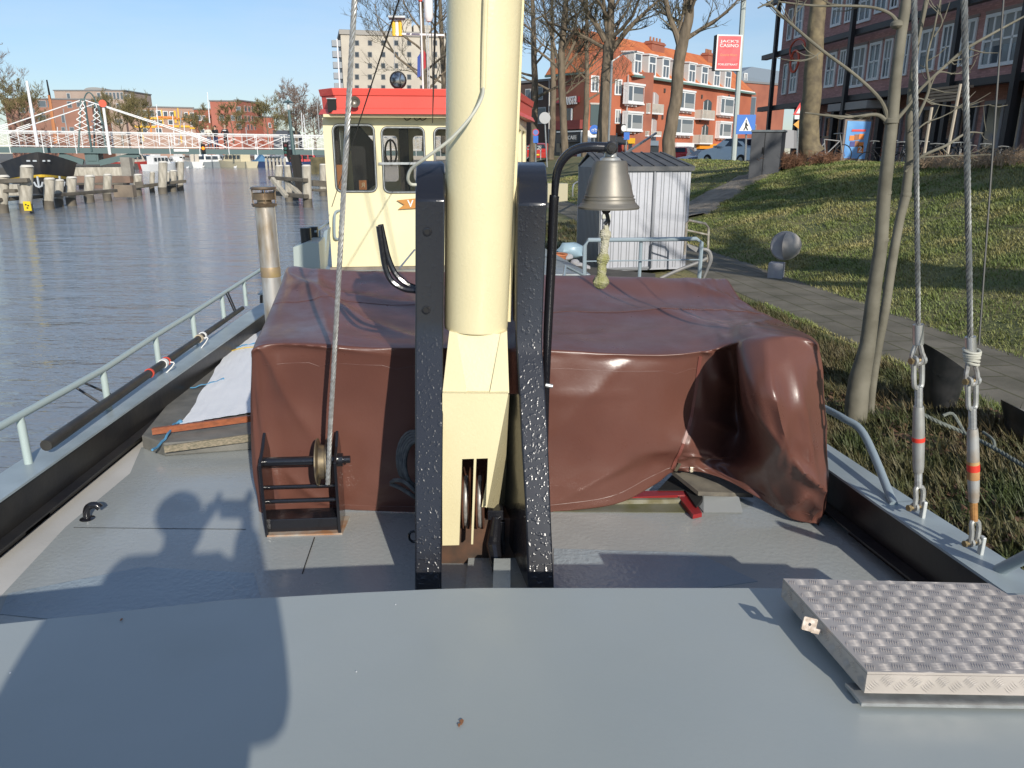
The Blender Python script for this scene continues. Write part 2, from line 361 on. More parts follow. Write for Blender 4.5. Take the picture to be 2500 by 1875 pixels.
# grass blades
def grass():
    rng=np.random.default_rng(3)
    P=[]
    def pts(n,y0,y1,t0,t1,dens=1):
        Y=rng.uniform(y0,y1,n); t=rng.uniform(t0,t1,n); return Y,t
    sets=[pts(58000,1.2,9,-1.9,.16),pts(80000,5,12,1.24,6.8),pts(80000,12,22,1.26,7.4),pts(26000,22,40,1.32,7.5),pts(9000,9,20,-1.9,-.05)]
    V3=[];H=[]
    for Y,t in sets:
        for y,tt in zip(Y,t):
            x=xp(y)+tt
            q=x/y*FPX
            if q<60 or q>1450: continue
            near=False
            if 17<y<25:
                # keep the worn track bare
                for a,b in zip(DIRT,DIRT[1:]):
                    ax,ay=a;bx,by=b; k=max(0,min(1,((x-ax)*(bx-ax)+(y-ay)*(by-ay))/((bx-ax)**2+(by-ay)**2)))
                    if math.hypot(x-ax-k*(bx-ax),y-ay-k*(by-ay))<.42+.25*noise.noise(V((x*2,y*2,0))): near=True
            if near and rng.random()>.05: continue
            if 10.3<y<13 and -1.75<tt<.05: continue
            cl=noise.noise(V((x*1.6,y*1.6,2)))
            if tt<0 and cl>.10 and rng.random()<.8: continue
            V3.append((x,y,hterr(x,y)-.01)); H.append((1+.6*cl+.5*noise.noise(V((x*5,y*5,7))))*(1 if tt>0 else 1.15))
    B=np.array(V3); H=np.clip(np.array(H),.3,2.2); n=len(B)
    ang=rng.uniform(0,2*PI,n); ln=rng.uniform(.025,.055,n)*H*np.where(B[:,0]-3.15+.11*(B[:,1]-6)<0,2.0,1.0); lean=rng.uniform(.3,1.3,n)*ln; wd=rng.uniform(.004,.009,n)*np.maximum(1,B[:,1]/8)
    # most blades lean downhill (towards -X)
    dx=np.cos(ang)*.7-.45; dy=np.sin(ang)*.7-.1
    sx=-np.sin(ang)*wd; sy=np.cos(ang)*wd
    v=np.zeros((n,3,3)); v[:,0]=B+np.stack([sx,sy,0*sx],1); v[:,1]=B-np.stack([sx,sy,0*sx],1)
    v[:,2]=B+np.stack([dx*lean,dy*lean,ln],1)
    me=bpy.data.meshes.new('grass'); me.vertices.add(n*3); me.vertices.foreach_set('co',v.reshape(-1))
    me.loops.add(n*3); me.loops.foreach_set('vertex_index',np.arange(n*3,dtype=np.int32))
    me.polygons.add(n); me.polygons.foreach_set('loop_start',np.arange(0,n*3,3,dtype=np.int32)); me.polygons.foreach_set('loop_total',np.full(n,3,dtype=np.int32))
    me.update()
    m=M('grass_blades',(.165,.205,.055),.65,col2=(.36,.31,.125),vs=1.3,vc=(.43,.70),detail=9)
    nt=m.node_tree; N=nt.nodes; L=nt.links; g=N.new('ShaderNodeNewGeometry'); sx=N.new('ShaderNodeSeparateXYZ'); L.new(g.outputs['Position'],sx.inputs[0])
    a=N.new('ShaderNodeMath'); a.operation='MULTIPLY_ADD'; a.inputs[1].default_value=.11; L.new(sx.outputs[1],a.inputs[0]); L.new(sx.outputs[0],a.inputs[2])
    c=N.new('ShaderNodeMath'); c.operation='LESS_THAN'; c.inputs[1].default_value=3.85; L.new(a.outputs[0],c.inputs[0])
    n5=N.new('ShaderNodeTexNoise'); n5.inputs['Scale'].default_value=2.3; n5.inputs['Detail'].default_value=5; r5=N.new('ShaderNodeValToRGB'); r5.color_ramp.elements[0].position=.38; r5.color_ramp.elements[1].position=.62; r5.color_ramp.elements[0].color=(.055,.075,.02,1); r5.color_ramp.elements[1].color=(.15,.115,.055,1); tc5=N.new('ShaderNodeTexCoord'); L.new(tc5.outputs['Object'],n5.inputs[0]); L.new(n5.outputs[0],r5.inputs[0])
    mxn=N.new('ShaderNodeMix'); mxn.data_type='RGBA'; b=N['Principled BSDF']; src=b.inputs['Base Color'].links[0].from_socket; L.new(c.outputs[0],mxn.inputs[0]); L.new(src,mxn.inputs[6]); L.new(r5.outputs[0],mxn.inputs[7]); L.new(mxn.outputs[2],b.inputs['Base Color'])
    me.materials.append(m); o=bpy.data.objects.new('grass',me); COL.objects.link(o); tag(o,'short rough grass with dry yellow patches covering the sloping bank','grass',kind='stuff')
grass()
# brown leaf litter under the young tree and along the water side
mb=MB(); rng=random.Random(5)
for i in range(7500):
    y=rng.uniform(2.2,9); t=rng.uniform(-1.9,-.05); x=xp(y)+t
    if noise.noise(V((x*1.6,y*1.6,2)))<-.08: continue
    c=V((x,y,hterr(x,y)+.015+rng.random()*.02)); s=rng.uniform(.012,.03); a=rng.uniform(0,6.3); d=V((math.cos(a),math.sin(a),rng.uniform(-.5,.5)))*s; e=V((-math.sin(a),math.cos(a),rng.uniform(-.5,.5)))*s*.6
    mb.add([c-d,c+e,c+d,c-e],[(0,1,2,3)])
tag(mb.build('leaf_litter',M('dead_leaves',(.12,.07,.04),.9,col2=(.2,.11,.06),vs=9),loc=(0,0,0)),'brown dead leaves scattered on the bank beside the boat','leaves',kind='stuff')
# water
mb=MB(); mb.add([(-900,-60,0),(3.4,-60,0),(3.4,160,0),(-900,160,0)],[(0,1,2,3)])
wm=bpy.data.materials.new('harbour_water'); wm.use_nodes=True; nt=wm.node_tree;N=nt.nodes;L=nt.links;b=N['Principled BSDF']
b.inputs['Base Color'].default_value=(.22,.24,.26,1); b.inputs['Roughness'].default_value=.08; b.inputs['IOR'].default_value=1.33
tcn=N.new('ShaderNodeTexCoord'); mpn=N.new('ShaderNodeMapping'); mpn.inputs['Scale'].default_value=(.8,2.4,1); mpn.inputs['Rotation'].default_value=(0,0,R(8)); L.new(tcn.outputs['Object'],mpn.inputs[0])
n1=N.new('ShaderNodeTexNoise'); n1.inputs['Scale'].default_value=3.6; n1.inputs['Detail'].default_value=3; n1.inputs['Roughness'].default_value=.55; L.new(mpn.outputs[0],n1.inputs[0])
n2=N.new('ShaderNodeTexNoise'); n2.inputs['Scale'].default_value=.55; n2.inputs['Detail'].default_value=3; L.new(mpn.outputs[0],n2.inputs[0])
ad=N.new('ShaderNodeMath'); ad.operation='MULTIPLY_ADD'; ad.inputs[1].default_value=3.4; L.new(n2.outputs[0],ad.inputs[0]); L.new(n1.outputs[0],ad.inputs[2])
bp=N.new('ShaderNodeBump'); bp.inputs['Strength'].default_value=1; bp.inputs['Distance'].default_value=.034; L.new(ad.outputs[0],bp.inputs['Height']); L.new(bp.outputs[0],b.inputs['Normal'])
tag(mb.build('water',wm,loc=(0,0,0)),kind='structure')
# far shore land
mb=MB(); mb.box(-900,-3,160,900,-1,.9); mb.box(-900,-60,64,159.9,-1,.9)
tag(mb.build('far_quay',M('far_quay_paving',(.16,.15,.13),.9)),kind='structure')
# =================== THE BARGE ===================
BX,BY=-.28,2.7
def bp_(s,a,z): # boat frame: s to starboard-in-picture right, a aft distance along the axis from (BX,BY)
    return V((BX,BY,z))+bR*s+bA*a
barge=thing('barge','grey decked steel barge seen from its foredeck, cream wheelhouse with red roof aft','barge',(BX,BY,0))
deckm=M('deck_blue_grey_paint',(.385,.405,.39),.25,col2=(.335,.355,.345),vs=1.2,bump=.35,bs=55,bdist=.004,coat=.15,rv=.12,detail=8)
deckg=M('side_deck_warm_grey_paint',(.64,.62,.58),.42,col2=(.54,.525,.49),vs=2.5,bump=.2,bs=60,bdist=.003)
topm=M('cabin_top_paint',(.36,.39,.38),.40,col2=(.315,.345,.335),vs=.9,detail=9,rv=.12,bump=.08,bs=90,bdist=.003)
# bulwark lines from measured cap edges (inner top edge of the cap) z
CZ=DZ+.225
Lp=[G(0,1214,CZ),G(211,1068,CZ),G(422,923,CZ),G(561,823,CZ),G(640,766,CZ)]
Ld=(Lp[-1]-Lp[0]).normalized()
Lnear=Lp[0]-Ld*3.2
Rp=[G(2452,1441,CZ),G(2253,1301,CZ),G(2013,1140,CZ)]
Rd=(Rp[-1]-Rp[0]).normalized()
L0=V((Lp[0].x,Lp[0].y,CZ)); 
def line_at(P,d,Y): return P+d*((Y-P.y)/d.y)
Lf=lambda Y: line_at(Lp[1],V((Ld.x,Ld.y,0)),Y)
Rf=lambda Y: line_at(Rp[1],V((Rd.x,Rd.y,0)),Y) if Y<3.2 else line_at(line_at(Rp[1],V((Rd.x,Rd.y,0)),3.2),V((-.14,1,0)),Y)
YS=[-1.2,-.4,.4,1.2,2,2.8,3.6,4.4,5.2,6,6.8,7.6,8.4]
# deck sheet with slight camber
mb=MB(); n=9; vs=[]
for Y in YS:
    a,b=Lf(Y),Rf(Y)
    for k in range(n):
        q=a.lerp(b,k/(n-1)); f=k/(n-1)-.5
        vs.append((q.x,q.y,DZ+.0*(1-4*f*f)))
mb.add(vs,[(j*n+i,j*n+i+1,(j+1)*n+i+1,(j+1)*n+i) for j in range(len(YS)-1) for i in range(n-1)])
mb.build('deck',deckg,barge)
# blue-grey painted raised panel (doubler plate) over most of the deck
pl=[G(0,1462,DZ),G(160,1290,DZ),G(318,1158,DZ),G(345,1095,DZ),G(610,1080,DZ)]
pts=[V((-1.9,.2,DZ)),pl[0]]+pl[1:4]+[V((-1.25,4.3,DZ)),V((1.0,4.3,DZ)),V((1.12,3.4,DZ)),G(1960,1225,DZ),G(2130,1330,DZ),V((1.5,1.9,DZ)),V((1.6,.2,DZ))]
mb=MB(); mb.prism([p+UP*.002 for p in pts],(0,0,.004)); mb.build('deck_plate',deckm,barge)
# rougher repaired strip and thin weld seam
mb=MB(); mb.tube([G(768,1312,DZ+.008),G(738,1400,DZ+.008)],.002,5); mb.tube([G(180,1288,DZ+.007),G(600,1292,DZ+.007)],.0012,5); mb.build('weld_seam',blackflat,barge)
mb=MB(); a=G(1185,1440,DZ+.009)
lump=M('lumpy_old_paint',(.32,.38,.41),.3,col2=(.28,.33,.36),vs=3,bump=.7,bs=45,bdist=.005)
for pp in ([(0,1500),(20,1450),(350,1385),(620,1400),(640,1470),(200,1520)],[(1352,1340),(1700,1350),(1850,1420),(1700,1440),(1352,1440)]):
    mb=MB(); mb.prism([G(x,y,DZ+.0065) for x,y in pp],(0,0,.002)); mb.build('lumpy_deck_patch',lump,barge)
# cabin top (foreground)
TZ=1.48
edge=[G(-250,1560,TZ),G(0,1521,TZ),G(300,1490,TZ),G(560,1462,TZ),G(860,1445,TZ),G(1060,1436,TZ),G(1170,1433,TZ),G(1500,1433,TZ),G(1850,1433,TZ),G(2200,1440,TZ),G(2560,1448,TZ)]
edge[0].x=-1.62; 
def cam_z(x): return -.018*max(0,abs(x+.15)-.2)**2
near=[V((p.x,.55,TZ)) for p in edge]
mb=MB(); m=len(edge); rows=14; vs=[]
for j in range(rows+1):
    for i in range(m):
        q=near[i].lerp(edge[i],j/rows); vs.append((q.x,q.y,TZ))
fs=[(j*m+i,j*m+i+1,(j+1)*m+i+1,(j+1)*m+i) for j in range(rows) for i in range(m-1)]
b0=len(vs)
for i in range(m): q=edge[i]; vs.append((q.x,q.y-.015,DZ+.01))
for i in range(m): q=near[i]; vs.append((q.x,q.y,DZ+.01))
for i in range(m-1): fs.append((rows*m+i,rows*m+i+1,b0+i+1,b0+i)); fs.append((i,i+1,b0+m+i+1,b0+m+i))
for i in(0,m-1): fs.append(tuple([j*m+i for j in range(rows+1)]+[b0+i,b0+m+i]))
mb.add(vs,fs); mb.build('cabin_top',topm,barge,bevel=.006)
mb=MB()
for (x,y,s) in((1127,1763,.55),(1121,1771,.35),(296,1513,.35)):
    c=G(x,y,TZ+.003); mb.prism([c+V((.007*s*math.cos(t)*(1+.5*math.sin(3*t)),.016*s*math.sin(t),0)) for t in [k*.7 for k in range(9)]],(0,0,.0012))
mb.build('rust_spot',rust,barge)
mb=MB(); rg=random.Random(4)
for (x,y) in((966,1476),(870,1640),(25,1643)):
    c=G(x,y,TZ+.003); r_=.0015+.001*rg.random(); mb.prism([c+V((r_*math.cos(t),r_*1.3*math.sin(t),0)) for t in [k*1.05 for k in range(6)]],(0,0,.001))
tag(mb.build('paint_specks',white,barge),kind='stuff')

# bulwarks: inner plate, cap, outer hull side with scuppers
def bulwark(f,side,Ys,name_cap):
    mb=MB(); cap=MB(); hull=MB()
    for a,b in zip(Ys,Ys[1:]):
        p,q=f(a),f(b); d=(q-p).normalized(); o=V((-d.y,d.x,0))*(1 if side<0 else -1)  # outward
        p=V((p.x,p.y,0));q=V((q.x,q.y,0))
        def quad(mb,o0,z0,o1,z1,o2,z2,o3,z3):
            mb.prism([p+o*o0+UP*z0,p+o*o1+UP*z1,p+o*o2+UP*z2,p+o*o3+UP*z3],q-p)
        quad(mb,.0,DZ+.055,.012,DZ+.055,.012,CZ-.012,.0,CZ-.012)
        quad(mb,-.05,DZ+.055,-.004,DZ+.055,-.004,DZ+.07,-.05,DZ+.063)
        quad(cap,-.012,CZ-.01,.15,CZ-.01,.15,CZ,-.012,CZ)
        quad(hull,.09,-.3,.14,-.3,.148,CZ-.012,.10,CZ-.012)
    return mb,cap,hull
for f,s in((Lf,-1),(Rf,1)):
    mb,cap,hull=bulwark(f,s,[-1.2,.4,1.2,2,2.8,3.6,4.4,5.2,6,7,8.4,12.5],'cap')
    # feet between the scuppers
    yy=-.9
    while yy<8:
        p,q=f(yy),f(yy+ (1.25 if yy<6 else 1)); d=(q-p).normalized(); o=V((-d.y,d.x,0))*(1 if s<0 else -1)
        mb.prism([V((p.x,p.y,DZ+.006)),V((p.x,p.y,DZ+.006))+o*.012,V((p.x,p.y,DZ+.056))+o*.012,V((p.x,p.y,DZ+.056))],(q-p)*.93)
        yy+=1.35
    mb.build('bulwark',blackflat,barge); cap.build('gunwale_cap',capm,barge); hull.build('hull_side',M('hull_black_paint',(.02,.02,.022),.4,col2=(.05,.05,.05),vs=3),barge)
# side panels of hull end
# left rail
def onL(Y,z=CZ,out=.08):
    p=Lf(Y); q=Lf(Y+.1); d=(q-p).normalized(); o=V((-d.y,d.x,0)); return V((p.x,p.y,z))+o*out
mb=MB()
posts=[(70,1131),(266,1001),(390,904),(478,840),(548,786),(601,745)]
tops=[G(0,1040,1.75)]
pw=[]; _b=G(70,1131,CZ); RHT=W(63,1015,_b.y).z-CZ
rz=CZ+.33
for x,y in posts:
    b=G(x,y,CZ); t=b+UP*RHT; pw.append((b,t))
d0=(pw[1][1]-pw[0][1]); rail=[pw[0][1]-d0*2.2]+[t for b,t in pw]; d1=rail[-1]-rail[-2]; rail.append(rail[-1]+d1*1.2)
mb.tube(rail,.0165,10); mb.build('rail_tube',railm,barge,smooth=True)
for b,t in pw:
    mb=MB(); mb.tube([b-UP*.005,b+UP*(RHT*.85),t],[.018,.018,.015],10); mb.build('rail_post',railm,barge,smooth=True)
# right rail (bent tube coming down to the cap at two places)
mb=MB(); 
P=[W(2010,995,3.55),W(2060,1022,3.35),W(2110,1062,3.2),G(2182,1232,CZ+.0)]
mb.tube(smooth_pts(P,6),.017,10); 
mb.build('rail_tube',railb,barge,smooth=True); mb=MB(); P2=[G(2440,1392,CZ),W(2500,1362,2.2),W(2600,1310,2.0)]; mb.tube(P2,.02,10)
mb.build('rail_tube',railb,barge,smooth=True)
# rear rail on the boat, right of the mast
rA=[(1428,683),(1428,600),(1436,586),(1560,585),(1700,583),(1713,592),(1707,678)]
Y0=6.9
mb=MB(); pr=[W(x,y,Y0+.11*(x-1400)/1900*Y0) for x,y in rA]; pr[0].z-=.5; pr[-1].z-=.5
mb.tube(pr,.019,8); a=W(1565,586,7); mb.tube([a,a-UP*.85],.016,8); mb.tube([W(1428,638,6.9),W(1707,634,7.0)],.006,6)
mb.tube([W(1376,680,6.0),W(1380,650,6.2),W(1424,672,6.6)],.013,6)
mb.build('rail_tube',railb,barge,smooth=True)
# ---- black elbow vent
mb=MB(); c=G(214,1270,DZ); P=smooth_pts([c,c+UP*.05,c+UP*.085+bR*.02,c+UP*.095+bR*.06,c+UP*.08+bR*.075],4); P=smooth_pts([c,c+UP*.035,c+UP*.064+bR*.014,c+UP*.070+bR*.044,c+UP*.056+bR*.060],4); mb.tube(P,[.0155]*len(P),12); mb.lathe(c,[(.024,0),(.032,.008),(.018,.012)],16,cap=True)
mb.build('vent_elbow',black,barge,smooth=True)
# ---- hatch lid of tread plate
HT=TZ+.085
hp=[(1912,1412),(2415,1424),(2462,1452),(2640,1456),(2640,1648),(2118,1640)]
hw=[G(x,y,HT) for x,y in hp]
alu=M('aluminium_tread_plate',(.56,.505,.455),.45,.42,col2=(.47,.425,.38),vs=6,rv=.1,detail=8)
lid=MB(); lid.prism([p-UP*.006 for p in hw],(0,0,.006))
for i in(5,4,3,2,1,0):
    a,b=hw[i],hw[(i+1)%6]; d=(b-a).normalized(); 
    lid.prism([a-UP*.007,b-UP*.007,b-UP*.055,a-UP*.055],V((-d.y,d.x,0))*.003*(-1))
def lens(mb,c,d,s,nrm,L,wd,h):
    mb.add([c-d*L,c+s*wd,c+d*L,c-s*wd,c+nrm*h],[(0,1,4),(1,2,4),(2,3,4),(3,0,4)])
def inside(x,y,poly):
    r=False; n=len(poly)
    for i in range(n):
        a,b=poly[i],poly[(i+1)%n]
        if (a[1]>y)!=(b[1]>y) and x<(b[0]-a[0])*(y-a[1])/(b[1]-a[1])+a[0]: r=not r
    return r
ux=V((1,.11,0)).normalized()
uL=(hw[0]-hw[5]).normalized()          # along the left edge
step=.0295
hp2=[(p.x,p.y) for p in hw]
ins=[]
cx=sum(p[0] for p in hp2)/6; cy=sum(p[1] for p in hp2)/6
O=hw[5]
c1=V((1,-.1,0)).normalized(); c2=V((.32,1,0)).normalized()
for i in range(-22,34):
    for j in range(-6,26):
        c=O+V((1,.02,0))*((i+.5)*step)+V((.0,1,0))*((j+.5)*step)
        if (i+j)%2: d,s=c1,V((.1,1,0)).normalized()
        else: d,s=c2,V((1,-.32,0)).normalized()
        for k in range(5):
            q=c+s*((k-2)*.0052)
            if inside(q.x,q.y,hp2) and inside(q.x+d.x*.014,q.y+d.y*.014,hp2) and inside(q.x-d.x*.014,q.y-d.y*.014,hp2):
                lens(lid,q,d,s,UP,.0132,.0024,.0019)
for a,b in((hw[5],hw[4]),(hw[0],hw[5])):
    d=(b-a).normalized(); nn=V((d.y,-d.x,0)); L=(b-a).length; k=0
    while (k+.5)*.03<L:
        c=a+d*((k+.5)*.03)-UP*(.022 if k%2 else .035)+nn*.0005
        sg=1 if k%2 else -1; e=(d*sg+UP*1.0).normalized(); s=(d-UP*sg).normalized()
        for m in range(5): lens(lid,c+s*((m-2)*.0055),e,s,nn,.0135,.002,.0012)
        k+=1
lido=lid.build('hatch_lid',alu,barge)
fl=MB(); fl.prism([hw[5]+V((-.012,-.018,-.075)),hw[4]+V((0,-.018,-.075)),hw[4]+V((0,.05,-.075)),hw[5]+V((-.02,.05,-.075))],(0,0,.008))
fl.prism([hw[5]+V((.02,.02,-.085)),hw[4]+V((0,.02,-.085)),hw[3]+V((0,-.02,-.085)),hw[0]+V((.03,-.01,-.085))],(0,0,.05)); fl.build('hatch_flange',galv,lido)
tb=MB(); c=W(1976,1524,1.62); U_=V((1,.05,-.3)).normalized(); V_=V((.28,.35,1)).normalized(); U_=(U_-V_*U_.dot(V_)).normalized(); N_=U_.cross(V_)
tb.plate(c,U_,V_,N_,rr(-.018,.018,-.016,.016,.003,2),[[(.004*math.cos(-k*PI/4),.004*math.sin(-k*PI/4)) for k in range(8)]],-.002,.002)
tb.obox(c+U_*.022-V_*.012+V((0,.01,-.005)),U_*.012,V_*.006,N_*.006)
tb.build('padlock_tab',M('worn_tab_metal',(.6,.52,.45),.5,.3,col2=(.35,.28,.22),vs=90),lido)
# ---- tabernacle posts
lumpb=M('lumpy_black_gloss',(.014,.015,.02),.24,bump=.6,bs=72,bdist=.003,coat=.3)
_g=lumpb.node_tree.nodes.new('ShaderNodeNewGeometry'); _x=lumpb.node_tree.nodes.new('ShaderNodeSeparateXYZ'); _m=lumpb.node_tree.nodes.new('ShaderNodeMapRange'); lumpb.node_tree.links.new(_g.outputs['Position'],_x.inputs[0]); lumpb.node_tree.links.new(_x.outputs[2],_m.inputs[0]); _m.inputs[1].default_value=1.3; _m.inputs[2].default_value=2.1; _m.inputs[3].default_value=.27; _m.inputs[4].default_value=.14; lumpb.node_tree.links.new(_m.outputs[0],[n for n in lumpb.node_tree.nodes if n.type=='BUMP'][0].inputs['Strength'])
_nt=lumpb.node_tree; _b=[n for n in _nt.nodes if n.type=='BUMP'][0]; _r=_nt.nodes.new('ShaderNodeValToRGB'); _r.color_ramp.elements[0].position=.56; _r.color_ramp.elements[1].position=.74; [n for n in _nt.nodes if n.type=='TEX_NOISE'][0].inputs['Detail'].default_value=1
_s=_b.inputs['Height'].links[0].from_socket; _nt.links.new(_s,_r.inputs[0]); _nt.links.new(_r.outputs[0],_b.inputs['Height'])
def post(prof,back,name='mast_post'):
    """prof: (xl,xr,y,Y) front face down the post; back = depth aft & px shift"""
    F=[(W(a,y,Y),W(b,y,Y)) for a,b,y,Y in prof]; mb=MB(); vs=[];fs=[]
    for (l,r),(a,b,y,Y),bk in zip(F,prof,back):
        s,dx=bk; vs+=[l,r,r+bA*s+bR*dx,l+bA*s+bR*dx]
    k=len(F)
    for i in range(k-1):
        for j in range(4): fs.append((i*4+j,i*4+(j+1)%4,(i+1)*4+(j+1)%4,(i+1)*4+j))
    fs.append((0,1,2,3)); fs.append(tuple((k-1)*4+j for j in(3,2,1,0))); mb.add(vs,fs)
    return mb
BKL=[(.10,0),(.2,0),(.28,0),(.34,0),(.34,0),(.34,0),(.36,0),(.5,0),(.55,0)]
pL=[(1021,1082,393,2.92),(1017,1085,402,2.86),(1015,1086,438,2.76),(1014,1087,488,2.70),(1014,1083,780,2.70),(1013,1082,845,2.68),(1013,1082,1000,2.60),(1013,1080,1200,2.50),(1013,1078,1445,2.36)]
pR=[(1270,1330,396,2.97),(1265,1334,406,2.90),(1263,1337,445,2.80),(1263,1336,498,2.75),(1259,1324,830,2.75),(1262,1326,870,2.72),(1272,1338,1050,2.62),(1283,1345,1240,2.5),(1290,1354,1445,2.38)]
mp1=post(pL,BKL).build('mast_post',lumpb,barge,auto=30,bevel=.006)
mp2=post(pR,[(a,-.02 if i<6 else -.05) for i,(a,b) in enumerate(BKL)]).build('mast_post',lumpb,barge,auto=30,bevel=.006)
# bolt holes (short dark sockets set proud as rings)
for x,y in((1043,566),(1040,757)):
    c=W(x,y,2.695); mb=MB(); mb.lathe(c,[(.015,.0),(.0135,-.002),(.0095,-.0025),(.0085,.0),(0,.0)],16,axis=(0,1,0)); mb.build('bolt_hole',black,mp1,smooth=True)
    mb=MB(); mb.lathe(c-V((0,.0035,0)),[(.0092,0),(0,0)],12,axis=(0,1,0)); mb.build('bolt_hole',darkm,mp1)
# left double hook
for pts in ([(1016,710),(985,705),(955,685),(940,650),(932,600),(925,552)],[(1016,703),(990,692),(965,668),(948,630),(937,585),(929,548)]):
    off=0 if pts[0][1]==710 else .05
    mb=MB(); P=smooth_pts([W(x,y,2.74+off) for x,y in pts],5); mb.tube(P,[.0105]*len(P),8); mb.build('rope_hook',black,mp1,smooth=True)
# bell bracket: thick lower tube, thinner upper, forged arm
def tubepx(mb,pts,n=10,k=5):
    P=[V((x,y,Y)) for x,y,Y,_ in pts]; r=[p[3] for p in pts]; S=smooth_pts(P,k); rad=[]
    for i in range(len(S)):
        t=i/k; j=min(int(t),len(r)-2); f=t-j; rad.append(r[j]*(1-f)+r[j+1]*f)
    mb.tube([W(p.x,p.y,p.z) for p in S],rad,n); return mb
mb=MB(); tubepx(mb,[(1330,1150,2.9,.012),(1333,960,2.88,.014),(1338,800,2.86,.0175),(1346,640,2.85,.018),(1352,500,2.84,.018),(1354,478,2.84,.018)]); mb.build('bracket_tube',black,barge,smooth=True)
mb=MB(); tubepx(mb,[(1354,482,2.84,.0125),(1357,440,2.82,.0145),(1365,405,2.8,.0155),(1385,378,2.78,.0155),(1410,364,2.77,.0165),(1440,359,2.76,.017),(1478,360,2.76,.017)]); 
c=W(1484,360,2.76); mb.obox(c+V((0,.012,0)),V((.035,0,.001)),V((0,.008,0)),V((0,0,.017))); mb.build('bell_bracket',lumpb,barge,smooth=True,auto=50)
mb=MB(); c=W(1493,361,2.73); mb.lathe(c+V((0,.03,0)),[(0,-.04),(.012,-.04),(.013,-.03),(.017,-.03),(.017,-.022),(.0225,-.02),(.023,.03),(0,.03)],16,axis=(0,1,0)); mb.build('pivot_bolt',black,barge,smooth=True)
# ---- mast
mast=MB()
def cyl_px(rows): # (xl,xr,y,Y)
    pr=[]; 
    for xl,xr,y,Y in rows:
        c=W((xl+xr)/2,y,Y); r=(W(xr,y,Y)-W(xl,y,Y)).length/2*.985; pr.append((c,r))
    return pr
top=W(1183,0,2.8); bot=W(1162,800,2.8); dirm=(top-bot).normalized()
k=4.2; rt=.1235; rb=.1165
L_=(top-bot).length
mb=MB(); mb.tube([bot+dirm*.0,bot+dirm*.012,bot+dirm*L_,bot+dirm*(L_+k)],[rb*.985,rb,rt,rt*.97],64)
masto=mb.build('mast',cream,barge,smooth=True)
mb=MB(); a=bot+V((rb+.006,.02,.02)); b=top+V((rt+.006,.02,0)); mb.bar(a,b+dirm*2,.012,.03,up=(0,1,0)); mb.build('sail_track',cream,masto,bevel=.002)
mb=MB(); P=[W(1192,-60,2.655),W(1186,0,2.66),W(1182,120,2.665),W(1180,216,2.67)]; mb.tube(P,.0085,8); mb.build('conduit',cream,masto,smooth=True)
# foot: lower faceted plates
ft=MB()
zz=lambda y,Y:W(1160,y,Y).z
foot=[(W(1083,800,2.70),W(1240,800,2.70)),(W(1098,812,2.69),W(1236,812,2.69))]
# round lower core narrowing
c0=W(1160,800,2.8); c1_=W(1160,958,2.76)
ft.tube([c0,c0.lerp(c1_,.5),c1_],[.085,.072,.05],20)
# side wings (slanted triangular plates, lit)
ft.prism([W(1097,808,2.715),W(1114,812,2.70),W(1140,958,2.62),W(1080,960,2.62)],(0,.03,0))
ft.prism([W(1238,808,2.74),W(1222,815,2.70),W(1196,958,2.62),W(1243,960,2.64)],(0,.03,0))
ft.prism([W(1114,812,2.705),W(1222,815,2.705),W(1196,958,2.63),W(1140,958,2.63)],(0,.03,0))
# front plate with two slots
YF=2.60
def q(x,y): 
    p=W(x,y,YF); return (p.x,p.z)
outer=[q(1080,960),q(1080,1332),q(1121,1331),q(1127,1240),q(1127,1120),q(1157,1120),q(1153,1329),q(1158,1330),q(1163,1120),q(1192,1119),q(1188,1236),q(1196,1236),q(1232,962),q(1243,958)]
outer=[q(1080,960),q(1080,1332),q(1121,1331),q(1128,1121),q(1157,1120),q(1150,1329),q(1155,1329),q(1163,1120),q(1191,1119),q(1186,1238),q(1188,1240),q(1241,962)]
ft.plate((0,YF,0),(1,0,0),(0,0,1),(0,1,0),outer,(),0,.028)
# right cheek going aft, shaded
ft.prism([W(1240,964,YF+.03),W(1189,1238,YF+.03),W(1232,1245,YF+.25),W(1246,962,YF+.25)],(-.02,0,0))
ft.prism([W(1081,964,YF+.03),W(1081,1330,YF+.03),W(1092,1330,YF+.25),W(1092,962,YF+.25)],(.02,0,0))
fo=ft.build('mast_foot',cream,masto,bevel=.002,auto=35)
# bell-rope sheaves in the slots
for x in(1140,1173):
    c=W(x,1215,YF+.16); mb=MB(); mb.lathe(c,[(.02,-.016),(.115,-.016),(.12,-.012),(.1,-.005),(.1,.005),(.12,.012),(.115,.016),(.02,.016)],40,axis=(1,.0,0)); mb.build('sheave',M('rusty_sheave',(.22,.09,.05),.6,.3,col2=(.12,.06,.04),vs=20),masto,smooth=True)
    mb=MB(); mb.tube([c+V((.0,-math.cos(t)*.108,math.sin(t)*.108)) for t in [R(-80+8*k) for k in range(20)]],.0075,8); mb.build('sheave_rope',steelw,masto,smooth=True)
mb=MB(); mb.box(-.30,.12,2.72,3.2,DZ,DZ+.20); mb.build('mast_step_block',M('rusty_dark_step',(.05,.035,.025),.6,col2=(.12,.06,.035),vs=12),barge,bevel=.004)
mb=MB(); a=W(1210,1250,2.72); mb.obox(a,V((.03,0,0)),V((0,.03,0)),V((0,0,.02))); mb.tube([W(1212,1260,2.7),W(1205,1330,2.68),W(1215,1395,2.6)],[.02,.028,.02],10); mb.obox(W(1222,1300,2.75),V((.018,0,0)),V((0,.05,0)),V((0,0,.07)))
mb.build('pawl',black,barge,bevel=.003)
mb=MB(); mb.box(-.17,.05,2.2,2.72,DZ+.002,DZ+.03); mb.build('step_plate',deckm,barge)
